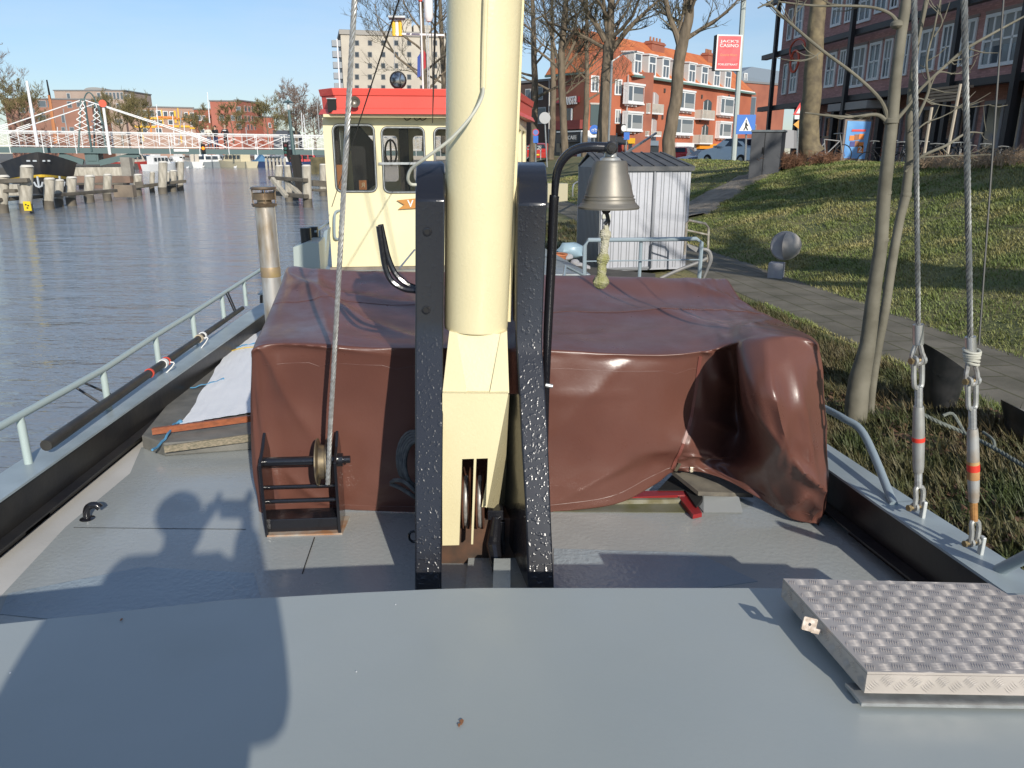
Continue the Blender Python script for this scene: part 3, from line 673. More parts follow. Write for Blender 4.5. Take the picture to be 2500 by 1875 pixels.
mb=MB(); mb.obox(W(1225,1420,2.4),V((.03,0,0)),V((0,.14,0)),V((0,0,.012))); mb.build('step_strip',deckm,barge)
# shackle ring on post left
mb=MB(); c=W(1010,1310,2.6); mb.tube([c+V((.018*math.cos(t),0,.022*math.sin(t))) for t in [k*PI/6 for k in range(12)]],.005,6,closed=True); mb.build('deck_ring',black,barge,smooth=True)
# ---- winch
wn=MB()
A_=G(655,1306,DZ); B_=G(828,1300,DZ)
wv=thing('deck_winch','black deck winch with spiked side plates and wire drum in front of the brown cover','winch',(A_+B_)/2) if 0 else None
wbase=MB(); wbase.prism([A_+UP*.01,B_+UP*.01,B_+UP*.07,A_+UP*.07],bA*.1); wo=wbase.build('winch',black,barge,bevel=.003)
def cheek(pts,off): 
    mb=MB(); mb.prism([p for p in pts],bR*.012); mb.build('winch_cheek',black,wo,bevel=.002)
def chk(A,xt,yt,sgn):
    base=A-bA*.03; 
    pts=[base, A+bA*.16, A+bA*.16+UP*.33, A+bA*.11+UP*.42, A+bA*.05+UP*.37, base+UP*.33]
    cheek(pts,0)
chk(A_-bR*.006,0,0,0); chk(B_+bR*.0,0,0,0)
mid=lambda p,u,a: p+UP*u+bA*a
for u,a,r in((.315,.04,.0195),(.205,.03,.008),(.145,.02,.0095)):
    mb=MB(); mb.tube([mid(A_,u,a)-bR*.0,mid(B_,u,a)+bR*.01],r,14); mb.build('winch_bar',black,wo,smooth=True)
mb=MB(); c=mid(B_,.315,.04)+bR*.012; mb.lathe(c,[(.028,0),(.028,.02),(.016,.02),(.016,.05),(0,.05)],12,axis=bR); mb.build('axle_nut',black,wo,auto=30); mb=MB(); c2=mid(A_,.315,.04)-bR*.008; mb.lathe(c2,[(0,-.006),(.026,-.005),(.026,.006),(0,.006)],12,axis=bR); mb.build('axle_nut',black,wo,auto=30)
SHC=mid(B_,.305,.05)-bR*.052
mb=MB(); mb.lathe(SHC,[(.02,-.024),(.1,-.024),(.1,-.019),(.072,-.012),(.072,.012),(.1,.019),(.1,.024),(.02,.024)],32,axis=bR); mb.build('wire_sheave',M('brass_worn',(.28,.22,.13),.45,.6,col2=(.12,.1,.08),vs=25),wo,smooth=True,auto=35)
mb=MB(); mb.prism([A_+V((0,-.03,.001)),B_+V((.02,-.03,.001)),B_+V((.02,.13,.001)),A_+V((0,.13,.001))],(0,0,.012)); mb.build('winch_foot',M('rusty_white_edge',(.4,.36,.3),.6,col2=(.35,.17,.08),vs=14),wo)

def rope3(P,r,name,mat,parent,strands=3,pitch=.06,n=6,over=.55):
    """twisted wire rope following P"""
    P=[V(p) for p in P]; L=[0]
    for a,b in zip(P,P[1:]): L.append(L[-1]+(b-a).length)
    tot=L[-1]; steps=max(8,int(tot/pitch*7)); mb=MB()
    def at(s):
        for i in range(len(P)-1):
            if s<=L[i+1]+1e-9: 
                f=(s-L[i])/(L[i+1]-L[i]); return P[i].lerp(P[i+1],f),(P[i+1]-P[i]).normalized()
        return P[-1],(P[-1]-P[-2]).normalized()
    ref=(P[-1]-P[0]).normalized().orthogonal()
    for k in range(strands):
        pts=[]
        for i in range(steps+1):
            s=tot*i/steps; p,t=at(s); x=(ref-t*ref.dot(t)).normalized(); y=t.cross(x); a=2*PI*(s/pitch+k/strands)
            pts.append(p+(x*math.cos(a)+y*math.sin(a))*r*over)
        mb.tube(pts,r*(.62 if strands<=3 else .42),n)
    return mb.build(name,mat,parent,smooth=True)
# running wire from the winch
wt=W(866,-10,2.72)
ww=thing('running_wire','thick twisted grey wire running from the winch sheave up past the wheelhouse','wire',SHC)
Pw=[W(800,1182,2.93),W(806,1050,2.92),wt+ (wt-W(806,1050,2.92)).normalized()*2.2]
rope3(Pw,.0105,'wire',steelw,ww,5,.10)

# ---- chimney
cy=5.0; 
ch=MB(); cb=W(663,690,cy); cb.z=DZ
zt=W(662,505,cy).z; rc=.061
ch.lathe(V((cb.x,cb.y,0)),[(rc,DZ),(rc,zt-.30),(rc+.001,zt-.3),(rc,zt)],28,cap=True)
stain=M('stainless_pipe',(.68,.66,.62),.36,.65,col2=(.38,.28,.17),vs=3.2,vc=(.46,.66),stretch=(3,3,.9))
cho=ch.build('exhaust_pipe',stain,barge,smooth=True)
brown=M('heat_browned_steel',(.34,.25,.16),.35,.7,col2=(.2,.14,.09),vs=14)
cc=V((cb.x,cb.y,zt))
mb=MB(); mb.lathe(cc,[(rc,0),(rc+.012,.004),(rc+.02,.02),(rc+.012,.024),(rc-.01,.024)],28); mb.lathe(cc,[(.045,.02),(.045,.05)],20)
mb.lathe(cc,[(rc+.006,.045),(rc+.008,.045),(rc+.008,.085),(rc+.006,.085)],28)
mb.lathe(cc,[(rc-.01,.105),(rc+.014,.105),(rc+.02,.113),(rc+.014,.123),(.03,.127),(0,.127)],28)
for k in range(4): 
    a=k*PI/2+.4; p=cc+V((math.cos(a)*(rc+.008),math.sin(a)*(rc+.008),0)); mb.tube([p,p+UP*.115],.004,5)
mb.build('pipe_cowl',brown,cho,smooth=True,auto=35)
zr0=W(663,662,cy).z; mb=MB(); mb.lathe(V((cb.x,cb.y,zr0)),[(rc,-.035),(rc+.0015,-.03),(rc+.0015,.02),(rc,.03)],28); mb.build('stained_band',M('tea_brown_stain',(.36,.27,.18),.5,.4,col2=(.46,.34,.16),vs=14),cho,smooth=True)
# ---- left side hatch cover bits
cv=MB(); a=[G(350,1090,DZ),G(420,1092,DZ),G(640,1085,DZ)]
sideh=[G(352,1062,DZ+.10),G(398,1094,DZ+.06),G(640,1075,DZ+.08)]
P=[G(345,1060,DZ+.09),G(400,1085,DZ+.075),G(620,1058,DZ+.10)]; d=V((-.06,1,0)).normalized()
far=[G(560,800,DZ+.09)]
poly=[P[0],P[1],P[2],P[2]+d*3.3,V((far[0].x,far[0].y,DZ+.09))]
cv.prism([V((p.x,p.y,DZ+.008)) for p in poly],(0,0,.075)); cvo=cv.build('side_hatch',M('grey_wood_cover',(.20,.195,.175),.7,col2=(.12,.12,.11),vs=6,bump=.3,bs=30),barge,bevel=.006)
mb=MB(); e0,e1=G(372,1062,DZ+.1),G(612,1030,DZ+.1); mb.prism([e0,e1,e1+UP*.035,e0+UP*.035],(0,.02,0)); mb.build('wood_edge',M('varnished_red_wood',(.33,.10,.04),.45,col2=(.22,.07,.03),vs=12,stretch=(1,6,6)),cvo)
mb=MB(); e0,e1=G(400,1092,DZ+.09),G(612,1065,DZ+.1); mb.prism([e0-UP*.03,e1-UP*.03,e1+UP*.01,e0+UP*.005],(0,.015,0)); mb.build('rotten_board',M('rotten_wood',(.14,.13,.09),.9,col2=(.3,.25,.18),vs=25,stretch=(1,8,8)),cvo)
# coaming and small lid under the right end of the cover
cr1=M('red_coaming_paint',(.26,.02,.022),.35)
mb=MB(); mb.prism([G(x,y,DZ+.035) for x,y in((1535,1214),(1558,1199),(1668,1196),(1672,1208))],(0,0,-.02)); mb.build('coaming',cr1,barge)
mb=MB(); mb.prism([G(x,y,DZ+.03) for x,y in((1652,1206),(1680,1200),(1714,1252),(1692,1257))],(0,0,-.02)); mb.build('coaming',cr1,barge)
mb=MB(); mb.prism([G(x,y,DZ+.04) for x,y in((1606,1196),(1640,1160),(1700,1170),(1716,1216),(1700,1236),(1672,1196))],(0,0,-.02)); mb.build('hatch_opening',darkm,barge)
mb=MB(); mb.bar(G(1400,1225,DZ+.02),G(1660,1222,DZ+.02),.02,.02); mb.build('coaming_ledge',M('chipped_cream',(.26,.25,.19),.6,col2=(.16,.14,.07),vs=18),barge)
mb=MB(); mb.prism([G(1718,1252,DZ+.01),G(1815,1252,DZ+.01),W(1800,1192,3.35),W(1718,1192,3.35)],bA*.3); mb.build('vent_box',M('light_grey_box',(.36,.38,.38),.45),barge,bevel=.004)
mb=MB(); mb.prism([W(1640,1148,3.4),W(1705,1200,3.25),W(1840,1205,3.3),W(1760,1150,3.5)],(0,0,-.02)); mb.build('hatch_board',M('old_grey_board',(.10,.09,.075),.8,col2=(.18,.16,.125),vs=12),barge)
mb=MB(); mb.prism([G(1350,1250,DZ+.008),G(1350,1228,DZ+.008),G(1660,1222,DZ+.008),G(1700,1252,DZ+.008)],(0,0,.002)); mb.build('mossy_deck_strip',M('mossy_paint',(.19,.19,.15),.6,col2=(.12,.12,.05),vs=6),barge)
# =================== WHEELHOUSE ===================
A=W(811,652,8.7); ZB=A.z
A2=(A.x,A.y); Bt=A+bR*2.06
FW=Fac(A2,(Bt.x,Bt.y)); WL=FW.L
ZR=FW.uz(1000,282)[1]   # underside of roof
wheel=MB()
wins=[FW.rect(817,305,916,467),FW.rect(935,311,1037,469),FW.rect(1062,313,1160,469)]
wins=[(a,b,c,d) for a,b,c,d in wins]
zc0=min(w_[2] for w_ in wins)
wheel.fplate(FW,[(0,ZB),(WL,ZB),(WL,ZR),(0,ZR)],[rr(a,b,c,d,.06,4) for a,b,c,d in wins],-.04,0)
# back wall + sides with window openings
Dp=1.9
Bk=Fac(A2,(Bt.x,Bt.y))
wheel.fplate(FW,[(0,ZB),(WL,ZB),(WL,ZR),(0,ZR)],[rr(.15,.72,zc0+.05,ZR-.17,.05),rr(.92,1.5,zc0+.05,ZR-.17,.05),rr(1.6,1.95,zc0+.05,ZR-.17,.05)],-Dp-.04,-Dp)
_q=W(1284,400,10.75); _e=V((_q.x,_q.y,0))-FW.pt(WL,0,0); _el=_e.length; _e.normalize()
for u in(0,WL):
    o=FW.pt(u,0,0); s=1 if u==0 else -1
    wheel.plate(o,-FW.N if u==0 else _e,UP,FW.U*s,[(.04,ZB),(Dp,ZB),(Dp,ZR),(.04,ZR)],[rr(.25,.9,zc0,ZR-.12,.05),rr(1.1,1.75,zc0,ZR-.12,.05)],0,.04)
creamw=M('wheelhouse_cream',(.80,.72,.45),.35,col2=(.76,.68,.42),vs=1.2)
who=wheel.build('wheelhouse',creamw,barge)
gask=M('window_gasket',(.03,.035,.035),.4)
gl=bpy.data.materials.new('clear_window_glass'); gl.use_nodes=True; b=gl.node_tree.nodes['Principled BSDF']; b.inputs['Base Color'].default_value=(.03,.035,.035,1); b.inputs['Alpha'].default_value=.2; b.inputs['Roughness'].default_value=.03
for a,b_,c,d in wins:
    mb=MB(); mb.fplate(FW,rr(a-.012,b_+.012,c-.012,d+.012,.07,4),[rr(a+.014,b_-.014,c+.014,d-.014,.05,4)],.001,.014); f=mb.build('window_frame',gask,who)
    mb=MB(); mb.fplate(FW,rr(a-.004,b_+.004,c-.004,d+.004,.062,4),[rr(a+.004,b_-.004,c+.004,d-.004,.055,4)],.014,.018); mb.build('trim',galv,who)
    mb=MB(); mb.fplate(FW,rr(a,b_,c,d,.06,4),(),-.022,-.018); mb.build('window_pane',gl,who)
mb=MB(); mb.obox(FW.pt(WL/2,ZB+.01,-Dp/2),FW.U*(WL/2-.05),FW.N*(Dp/2-.05),UP*.01); mb.fbox(FW,.05,WL-.05,ZB,zc0-.12,-.1,-.045); mb.build('wheelhouse_lining',M('brown_lining',(.05,.035,.025),.6),who)
# things seen through the panes: dark curtain, steering wheel column, console
mb=MB(); u,z=FW.uz(868,330); 
mb.fplate(FW,[(u-.08,zc0-.1),(u+.21,zc0+.1),(u+.3,zc0+.35),(u+.15,ZR-.25),(u+.02,ZR-.1),(u-.1,ZR-.1)],(),-.45,-.42); mb.build('dark_curtain',M('black_curtain',(.012,.012,.012),.7),who)
mb=MB(); u,z=FW.uz(948,372); mb.tube([FW.pt(u+.11*math.cos(t)*.6,z+.14*math.sin(t),-.7) for t in [k*PI/8 for k in range(16)]],.012,6,closed=True); mb.bar(FW.pt(u,z+.13,-.7),FW.pt(u,z-.13,-.7),.02); mb.build('steering_wheel',black,who)
mb=MB()
for x in(975,): 
    u,_=FW.uz(x,380); mb.fbox(FW,u-.02,u+.09,zc0-.1,ZR-.05,-.9,-.85)
u0,_=FW.uz(935,380); mb.fbox(FW,u0-.02,u0+.5,ZR-.12,ZR-.02,-.35,-.2); mb.fbox(FW,0.06,.12,zc0-.1,ZR,-.5,-.3)
mb.build('cabin_fitting',M('cabin_dark_wood',(.03,.022,.016),.5),who)
mb=MB(); u,z=FW.uz(827,445); mb.fbox(FW,u-.05,u+.04,z-.1,z+.18,-.2,-.15); u,z=FW.uz(882,455); mb.fbox(FW,u-.03,u+.05,z-.04,z+.06,-.15,-.1); mb.build('wooden_sill_box',M('orange_wood',(.5,.2,.06),.5),who)
text_mesh('R','sill_letter',creamw,who,FW.pt(u+.01,z+.01,-.098),FW.U*-1,UP,FW.N,h=.05,thick=.002)
mb=MB(); u,z=FW.uz(986,399); mb.fbox(FW,u-.27,u+.24,z-.012,z+.012,.018,.024); mb.build('sliding_window_bar',galv,who)
# sill line under the wheelhouse
mb=MB(); mb.fbox(FW,-.02,WL+.1,ZB-.035,ZB-.002,-.1,.05); mb.build('deck_skirt',M('skirt_brown_grey',(.25,.21,.17),.7,col2=(.16,.13,.1),vs=6),who)
# roof band
red=M('roof_red_paint',(.74,.10,.075),.38,col2=(.70,.09,.068),vs=1.5)
zt_=FW.uz(1000,220)[1]; zb_=FW.uz(1000,281)[1]
ul,_=FW.uz(783,250,.2); 
ov=.20
mb=MB()
U0,U1=-.01,WL+.02
# octagonal-ish band plan with cut corners
def plan(g): return [(U0+.16-g,ov+g),(U1-.05+g,ov+g),(U1+.42+g,-1.85),(U1+.2+g,-Dp-.3),(U0-g,-Dp-.1),(U0-g,ov-.22)]
def ring(z0,z1,g0,g1):
    a=[FW.pt(u,z0,d) for u,d in plan(g0)]; b=[FW.pt(u,z1,d) for u,d in plan(g1)]; n=len(a); o=len(mb.v)
    mb.add(a+b,[(i,(i+1)%n,n+(i+1)%n,n+i) for i in range(n)]+[tuple(range(n)),tuple(range(2*n-1,n-1,-1))])
ring(zb_+.055,zt_-.07,-.02,-.012); ring(zt_-.07,zt_,0,.015); ring(zb_,zb_+.055,.03,.0)
rf=mb.build('wheelhouse_roof',red,who,bevel=.004)
mb=MB(); mb.fbox(FW,U0+.04,WL-.04,zb_-.03,zb_-.001,-Dp,ov-.03); mb.build('roof_soffit',cream,who)
# side-lamp recess (left) 
mb=MB(); u,z=FW.uz(808,256,ov); mb.fbox(FW,u-.035,u+.055,z-.07,z+.055,ov-.1,ov+.012); rl=mb.build('lamp_recess',darkm,who)
mb=MB(); mb.fbox(FW,u-.04,u+.06,z+.055,z+.066,ov-.1,ov+.03); mb.build('recess_trim',galv,who)
mb=MB(); u,z=FW.uz(868,250,ov); c=FW.pt(u,z,ov); mb.lathe(c,[(.022,0.03),(.03,.06),(.05,.095),(.056,.10),(.045,.09),(.02,.05),(0,.045)],20,axis=FW.N); mb.build('horn',M('horn_grey',(.22,.2,.17),.4,.5),who,smooth=True)
# name board (arrow ended) with letter
mb=MB(); 
def uzs(pts,d=0): return [FW.uz(x,y,d) for x,y in pts]
mb.fplate(FW,uzs([(969,489),(1120,474),(1120,502),(972,511),(987,500)],.02),(),.012,.03); nb=mb.build('name_board',M('varnished_name_board',(.52,.23,.05),.4),who)
u,z=FW.uz(1002,497,.03); text_mesh('V','board_letter',white,nb,FW.pt(u,z,.031),FW.U,UP,FW.N,h=.075,thick=.004,bold=.02)
u,z=FW.uz(1030,494,.03); text_mesh('I','board_letter',white,nb,FW.pt(u,z,.031),FW.U,UP,FW.N,h=.075,thick=.004,bold=.02)
# grab handle
mb=MB(); P=smooth_pts([FW.pt(*FW.uz(828,514),0),FW.pt(*FW.uz(821,517),.05),FW.pt(*FW.uz(818,530),.06),FW.pt(*FW.uz(818,570),.06),FW.pt(*FW.uz(821,581),.05),FW.pt(*FW.uz(828,584),0)],4); mb.tube(P,.014,8); mb.build('grab_handle',railb,who,smooth=True)
# cable loops under the roof edge
for px in(992,1016,1030):
    mb=MB(); P=smooth_pts([FW.pt(*FW.uz(px-8,284,.03),.03),FW.pt(*FW.uz(px-1,293,.03),.03),FW.pt(*FW.uz(px+8,291,.03),.03),FW.pt(*FW.uz(px+14,283,.03),.03)],3); mb.tube(P,.005,5); mb.build('cable',darkm,who)
# searchlight on the roof
c=FW.pt(*FW.uz(972,196,.1),.1); 
mb=MB(); mb.lathe(c,[(0,.045),(.06,.043),(.082,.035),(.088,.03),(.088,-.02),(.06,-.06),(0,-.075)],24,axis=FW.N); mb.bar(c-UP*.08,c-UP*.14,.02); s_=mb.build('searchlight',blackflat,who,smooth=True,auto=50)
mb=MB(); mb.lathe(c,[(0,.052),(.04,.051),(.07,.047),(.072,.044)],24,axis=FW.N); mb.build('lamp_glass',M('lamp_glass',(.35,.37,.4),.05,.9,col2=(.05,.05,.06),vs=22),who,smooth=True)
# antennas etc
def stick(px,y0,y1,r,mat,d=-.8,name='antenna'):
    a=FW.pt(*FW.uz(px,y1,d),d); b=FW.pt(*FW.uz(px,y0,d),d); b=V((a.x,a.y,b.z)); a.z-=.3; mb=MB(); mb.tube([a,b],[r,r*.8],7); mb.build(name,mat,who,smooth=True); return a,b
stick(830,95,222,.009,white); a,b=stick(1033,2,218,.011,white); 
mb=MB(); mb.lathe(b,[(.0,.08),(.02,.07),(.025,0),(0,-.02)],10); mb.build('staff_tip',red,who,smooth=True)
stick(1045,50,218,.007,galv); stick(1049,50,218,.007,galv)
c=FW.pt(*FW.uz(1047,50,-.8),-.8); mb=MB(); mb.lathe(c,[(0,-.02),(.03,-.01),(.034,0),(.05,.03),(.05,.2),(.045,.215),(0,.215)],14); mb.build('radar_pod',white,who,smooth=True)
stick(1057,0,218,.006,blackflat)
# yellow framed signal lamps on a cross pole
a,b=stick(966,75,218,.004,galv,-1.4)
c=FW.pt(*FW.uz(969,66,-1.4),-1.4)
mb=MB(); mb.fbox(FW,*[FW.uz(949,48,-1.4)[0],FW.uz(990,48,-1.4)[0]],c.z+.09,c.z+.11,-1.5,-1.3); 
mb.build('lamp_bracket',galv,who)
mb=MB(); mb.bar(FW.pt(*FW.uz(960,82,-1.4),-1.4),FW.pt(*FW.uz(1085,86,-1.4),-1.4),.02); mb.build('cross_pole',white,who)
for x,m_ in((961,M('yellow_plastic',(.75,.5,.03),.4)),(977,M('yellow_plastic',(.75,.5,.03),.4)),(969,white)):
    c=FW.pt(*FW.uz(x,68,-1.4),-1.4); mb=MB(); mb.lathe(c,[(0,-.09),(.022,-.09),(.022,.08),(0,.08)],8); mb.build('signal_lamp',m_,who)
# furled tricolour flag: hung from staff
fl_c=[((1018,140),(1036,118)),((1024,150),(1038,120)),((1036,150),(1040,125))]
def flagstrip(pts,mat,nm):
    P=[FW.pt(*FW.uz(x,y,-.85),-.85) for x,y in pts]; mb=MB(); mb.prism(P,FW.N*.01); return mb.build(nm,mat,flag)
flag=thing('flag','limp red white and blue flag hanging behind the wheelhouse aerials','flag',FW.pt(*FW.uz(1028,188,-.85),-.85))
flagstrip([(1019,140),(1026,130),(1027,186),(1019,190)],M('flag_blue',(.03,.07,.3),.7),'blue_stripe')
flagstrip([(1026,130),(1033,122),(1033,182),(1027,186)],M('flag_white',(.6,.6,.62),.7),'white_stripe')
flagstrip([(1034,122),(1041,132),(1040,165),(1034,170)],M('flag_red',(.4,.03,.04),.7),'red_stripe')
# raised after deck with side box and bollards
mb=MB(); pts=[FW.pt(-.22,0,.6),FW.pt(WL+.75,0,.6),FW.pt(WL+.45,0,-4.5),FW.pt(-.5,0,-4.5)]
mb.prism([V((p.x,p.y,DZ-.2)) for p in pts],(0,0,ZB-.03-DZ+.2)); mb.build('after_deck',M('after_deck_paint',(.28,.33,.37),.4,col2=(.2,.22,.22),vs=4),barge,bevel=.01)
mb=MB(); c=G(757,640,ZB); c.z=ZB
mb.prism([W(717,655,7.6),W(782,655,7.6),W(778,592,7.6),W(752,590,7.6),W(715,604,7.6)],bA*.5); mb.prism([W(717,652,7.62),W(782,652,7.62),W(782,740,7.62),W(717,740,7.62)],bA*.46); mb.build('bollard_box',M('pale_grey_green_paint',(.38,.43,.40),.45),barge,bevel=.006)
for x,y,Y,r in((748,592,7.75,.052),(767,588,8.05,.048)):
    c=W(x,y,Y); mb=MB(); mb.lathe(c,[(0,-.02),(r,-.02),(r,.14),(r+.003,.143),(0,.146)],20); mb.build('bollard',blackflat,barge,smooth=True,auto=40)
mb=MB(); mb.prism([W(783,660,8.2),W(792,658,8.3),W(800,560,8.4),W(790,565,8.4)],bA*.3); mb.bar(W(770,565,8),W(808,540,9),.02); mb.bar(W(781,600,8),W(781,562,8.0),.02); mb.bar(W(770,590,8),W(812,567,9),.03); mb.build('after_rail',railb,barge)
# left after bulwark continuing to the wheelhouse
mb=MB(); mb.prism([W(641,740,5.6),W(641,722,5.6),W(700,676,7.0),W(716,664,7.6),W(716,690,7.6)],(-.02,0,0)); mb.build('after_bulwark',blackflat,barge)
mb=MB(); mb.bar(W(640,718,5.6),W(716,660,7.6),.06,.012); mb.build('after_cap',capm,barge)
# =================== BROWN COVER ===================
colsx=[620,680,780,900,1050,1200,1350,1500,1630,1730,1783,1840,1915,1988]
def row(x,y,Y): return [W(a,b,c) for a,b,c in zip(x,y,Y)]
rows=[
 row([703,765,830,900,1010,1200,1350,1450,1550,1640,1690,1725,1755,1778],[700,700,700,700,700,700,705,705,708,708,708,708,708,710],[4.72,4.7,4.7,4.7,4.72,4.74,4.76,4.78,4.8,4.82,4.82,4.82,4.82,4.8]),
 row([704,765,830,900,1010,1200,1350,1450,1550,1640,1690,1725,1755,1775],[655,658,661,663,664,666,673,675,677,680,680,681,682,684],[4.6,4.6,4.6,4.62,4.64,4.66,4.68,4.7,4.72,4.74,4.75,4.75,4.76,4.76]),
 row([690,750,820,900,1020,1200,1350,1460,1570,1660,1710,1750,1785,1815],[690,690,693,700,702,700,716,722,728,730,730,730,732,738],[4.3,4.3,4.3,4.3,4.32,4.34,4.35,4.37,4.38,4.4,4.4,4.4,4.4,4.38]),
 row([668,732,806,900,1030,1200,1350,1470,1590,1685,1740,1785,1835,1880],[742,738,738,745,752,752,762,770,772,770,768,766,768,777],[3.88,3.88,3.9,3.9,3.92,3.95,3.95,3.97,3.98,4.0,4.0,4.0,3.98,3.95]),
 row([640,704,792,900,1040,1200,1350,1485,1612,1710,1766,1815,1880,1945],[805,795,793,805,812,812,815,820,818,808,800,794,795,806],[3.38,3.4,3.42,3.42,3.44,3.46,3.47,3.5,3.52,3.54,3.54,3.5,3.48,3.48]),
 row(colsx,[848,832,832,843,845,846,848,858,860,850,838,818,814,830],[3.06,3.08,3.1,3.12,3.14,3.16,3.18,3.2,3.22,3.24,3.2,3.12,3.08,3.1]),
 row([618,680,780,900,1050,1200,1350,1500,1628,1728,1788,1812,1915,1996],[872,862,862,868,870,872,876,884,884,872,858,850,838,858],[3.05,3.06,3.07,3.09,3.12,3.13,3.14,3.17,3.2,3.24,3.30,3.04,2.98,3.04]),
 row([616,680,780,900,1050,1200,1350,1497,1610,1712,1800,1822,1925,2008],[1000,995,990,995,1000,1000,1000,1000,1000,1000,985,970,965,985],[3.14,3.13,3.14,3.14,3.14,3.13,3.14,3.16,3.22,3.34,3.50,2.92,2.86,3.02]),
 row([620,684,780,895,1050,1200,1348,1490,1590,1690,1800,1865,1938,2016],[1130,1120,1120,1125,1130,1130,1130,1122,1095,1085,1085,1095,1110,1125],[3.17,3.16,3.16,3.16,3.15,3.14,3.15,3.17,3.22,3.28,3.42,2.98,2.90,3.0]),
 row([632,690,780,890,1050,1200,1344,1480,1590,1668,1750,1850,1940,2008],[1210,1200,1200,1210,1210,1210,1200,1180,1130,1120,1130,1175,1210,1225],[3.18,3.18,3.18,3.17,3.16,3.15,3.16,3.19,3.26,3.3,3.33,3.15,3.0,3.02]),
 row([637,690,780,885,1050,1200,1345,1500,1600,1650,1745,1850,1930,1992],[1270,1247,1241,1246,1250,1252,1250,1230,1182,1150,1158,1212,1262,1275],[3.17,3.19,3.19,3.18,3.17,3.16,3.17,3.21,3.28,3.32,3.3,3.18,3.08,3.05]),
]
# left and right returns
left=[]; right=[]
for r in rows:
    a=r[0]+V((-.015,.06,-.12)); left.append(a); right.append(r[-1]+V((.03,.1,-.10)))
rows=[[l]+r+[g] for l,r,g in zip(left,rows,right)]
KU,KV=13,13
cols=len(rows[0]); grid=[]
fine=[]
for r in rows: fine.append(smooth_pts(r,KU))
NU=len(fine[0]); 
final=[]
for i in range(NU):
    final.append(smooth_pts([f[i] for f in fine],KV))
NV=len(final[0])
def crease(v,c,w): 
    d=(v-c)/w; return math.exp(-d*d)
FOLDS=[ # (u0,t0,u1,t1,amplitude,width) sharp folds of the stiff vinyl
 (.0,5.15,1.9,7.6,.020,.20),(.05,5.2,1.0,9.4,.016,.18),(.1,5.15,3.6,6.0,.012,.22),(.0,5.3,.35,9.6,.010,.12),(2.2,9.6,1.1,8.2,.012,.2),
 (5.6,7.9,7.3,5.9,.013,.22),(4.6,6.75,7.4,6.7,.006,.10),(6.0,9.5,7.4,8.2,.010,.3),(3.2,8.8,4.6,7.4,.008,.25),
 (9.15,6.3,9.7,6.6,.03,.16),(9.2,7.2,9.9,7.6,.035,.14),(9.3,8.1,10.2,8.9,.03,.16),(9.0,8.6,10.4,8.2,.02,.12),
 (11.5,5.9,11.7,8.2,.030,.16),(12.2,6.6,12.5,8.6,.026,.14),(11.9,8.1,12.8,8.6,.04,.14),(12.75,8.3,12.6,9.9,.035,.16),(11.3,9.6,12.3,8.8,.026,.18),(10.8,8.4,11.9,7.3,.026,.2),(12.6,5.3,13.1,6.5,.02,.18),(11.0,5.25,12.2,5.6,.012,.12),(10.9,7.0,11.5,7.9,.03,.18)]
TOPF=[(0,1.6,3.8,4.4,.022,.28),(.6,2.4,5,3.2,.016,.22),(6.2,3.1,12.6,3.0,.020,.25),(6.6,2.2,10.2,4.1,.014,.3),(5.6,4.3,8.5,3.7,.010,.25),(1.2,1.3,2.2,4.6,.012,.25),(9.6,1.4,12.8,2.3,.018,.22),(3.2,1.2,4.2,3.6,.010,.3),(10.6,4.4,12.9,3.4,.014,.25)]
def fold(u,t,F):
    w_=0
    for u0,t0,u1,t1,am,wd in F:
        du,dt=u1-u0,t1-t0; k=max(0,min(1,((u-u0)*du+(t-t0)*dt)/(du*du+dt*dt))); d=math.hypot(u-u0-k*du,t-t0-k*dt)
        if d<wd*4: w_+=am*1.45*math.exp(-d/wd)*(math.sin(PI*min(1,max(0,k*.9+.08)))**.5)
    return w_
vs=[]
for i in range(NU):
    u=i/KU-1
    for j in range(NV):
        t=j/KV; p=final[i][j].copy()
        if t>5.2:
            k=min(1,(t-5.2)/.5); wv=fold(u,t,FOLDS)
            wv+=(.006*noise.noise(V((u*.9,t*.6,3)))+.004*noise.noise(V((u*2.4,t*2.0,6))))
            if u>8.8: wv+=.018*(1-abs(noise.noise(V((u*1.5,t*1.1,12))))*2)
            p.y-=wv*k
        else:
            k=1 if t<4.6 else max(0,(5.2-t)/.6)
            wv=fold(u,t,TOPF)+.007*noise.noise(V((u*.8,t*1.2,5)))+.004*noise.noise(V((u*2.2,t*2.4,4)))
            if t<1: wv*=t*.6
            p.z+=wv*k
        vs.append(p)
def onC(u,t,off=.006):
    i=int(round((u+1)*KU)); j=int(round(t*KV)); p=vs[i*NV+j].copy(); p.y-=off; return p
fs=[(i*NV+j,(i+1)*NV+j,(i+1)*NV+j+1,i*NV+j+1) for i in range(NU-1) for j in range(NV-1)]
mb=MB(); mb.add(vs,fs)
tarpm=M('brown_vinyl',(.150,.064,.047),.34,col2=(.122,.050,.037),vs=1.6,bump=.15,bs=60,bdist=.003,detail=8,ridge=.016,rsc=2.1,rv=.07)
cover=thing('tarpaulin','glossy reddish brown vinyl cover draped over the hold hatch behind the mast','cover',(0,3.2,DZ))
cs=mb.build('cover_sheet',tarpm,cover,smooth=True,auto=75)
sm=cs.modifiers.new('Solidify','SOLIDIFY'); sm.thickness=.004; sm.offset=0
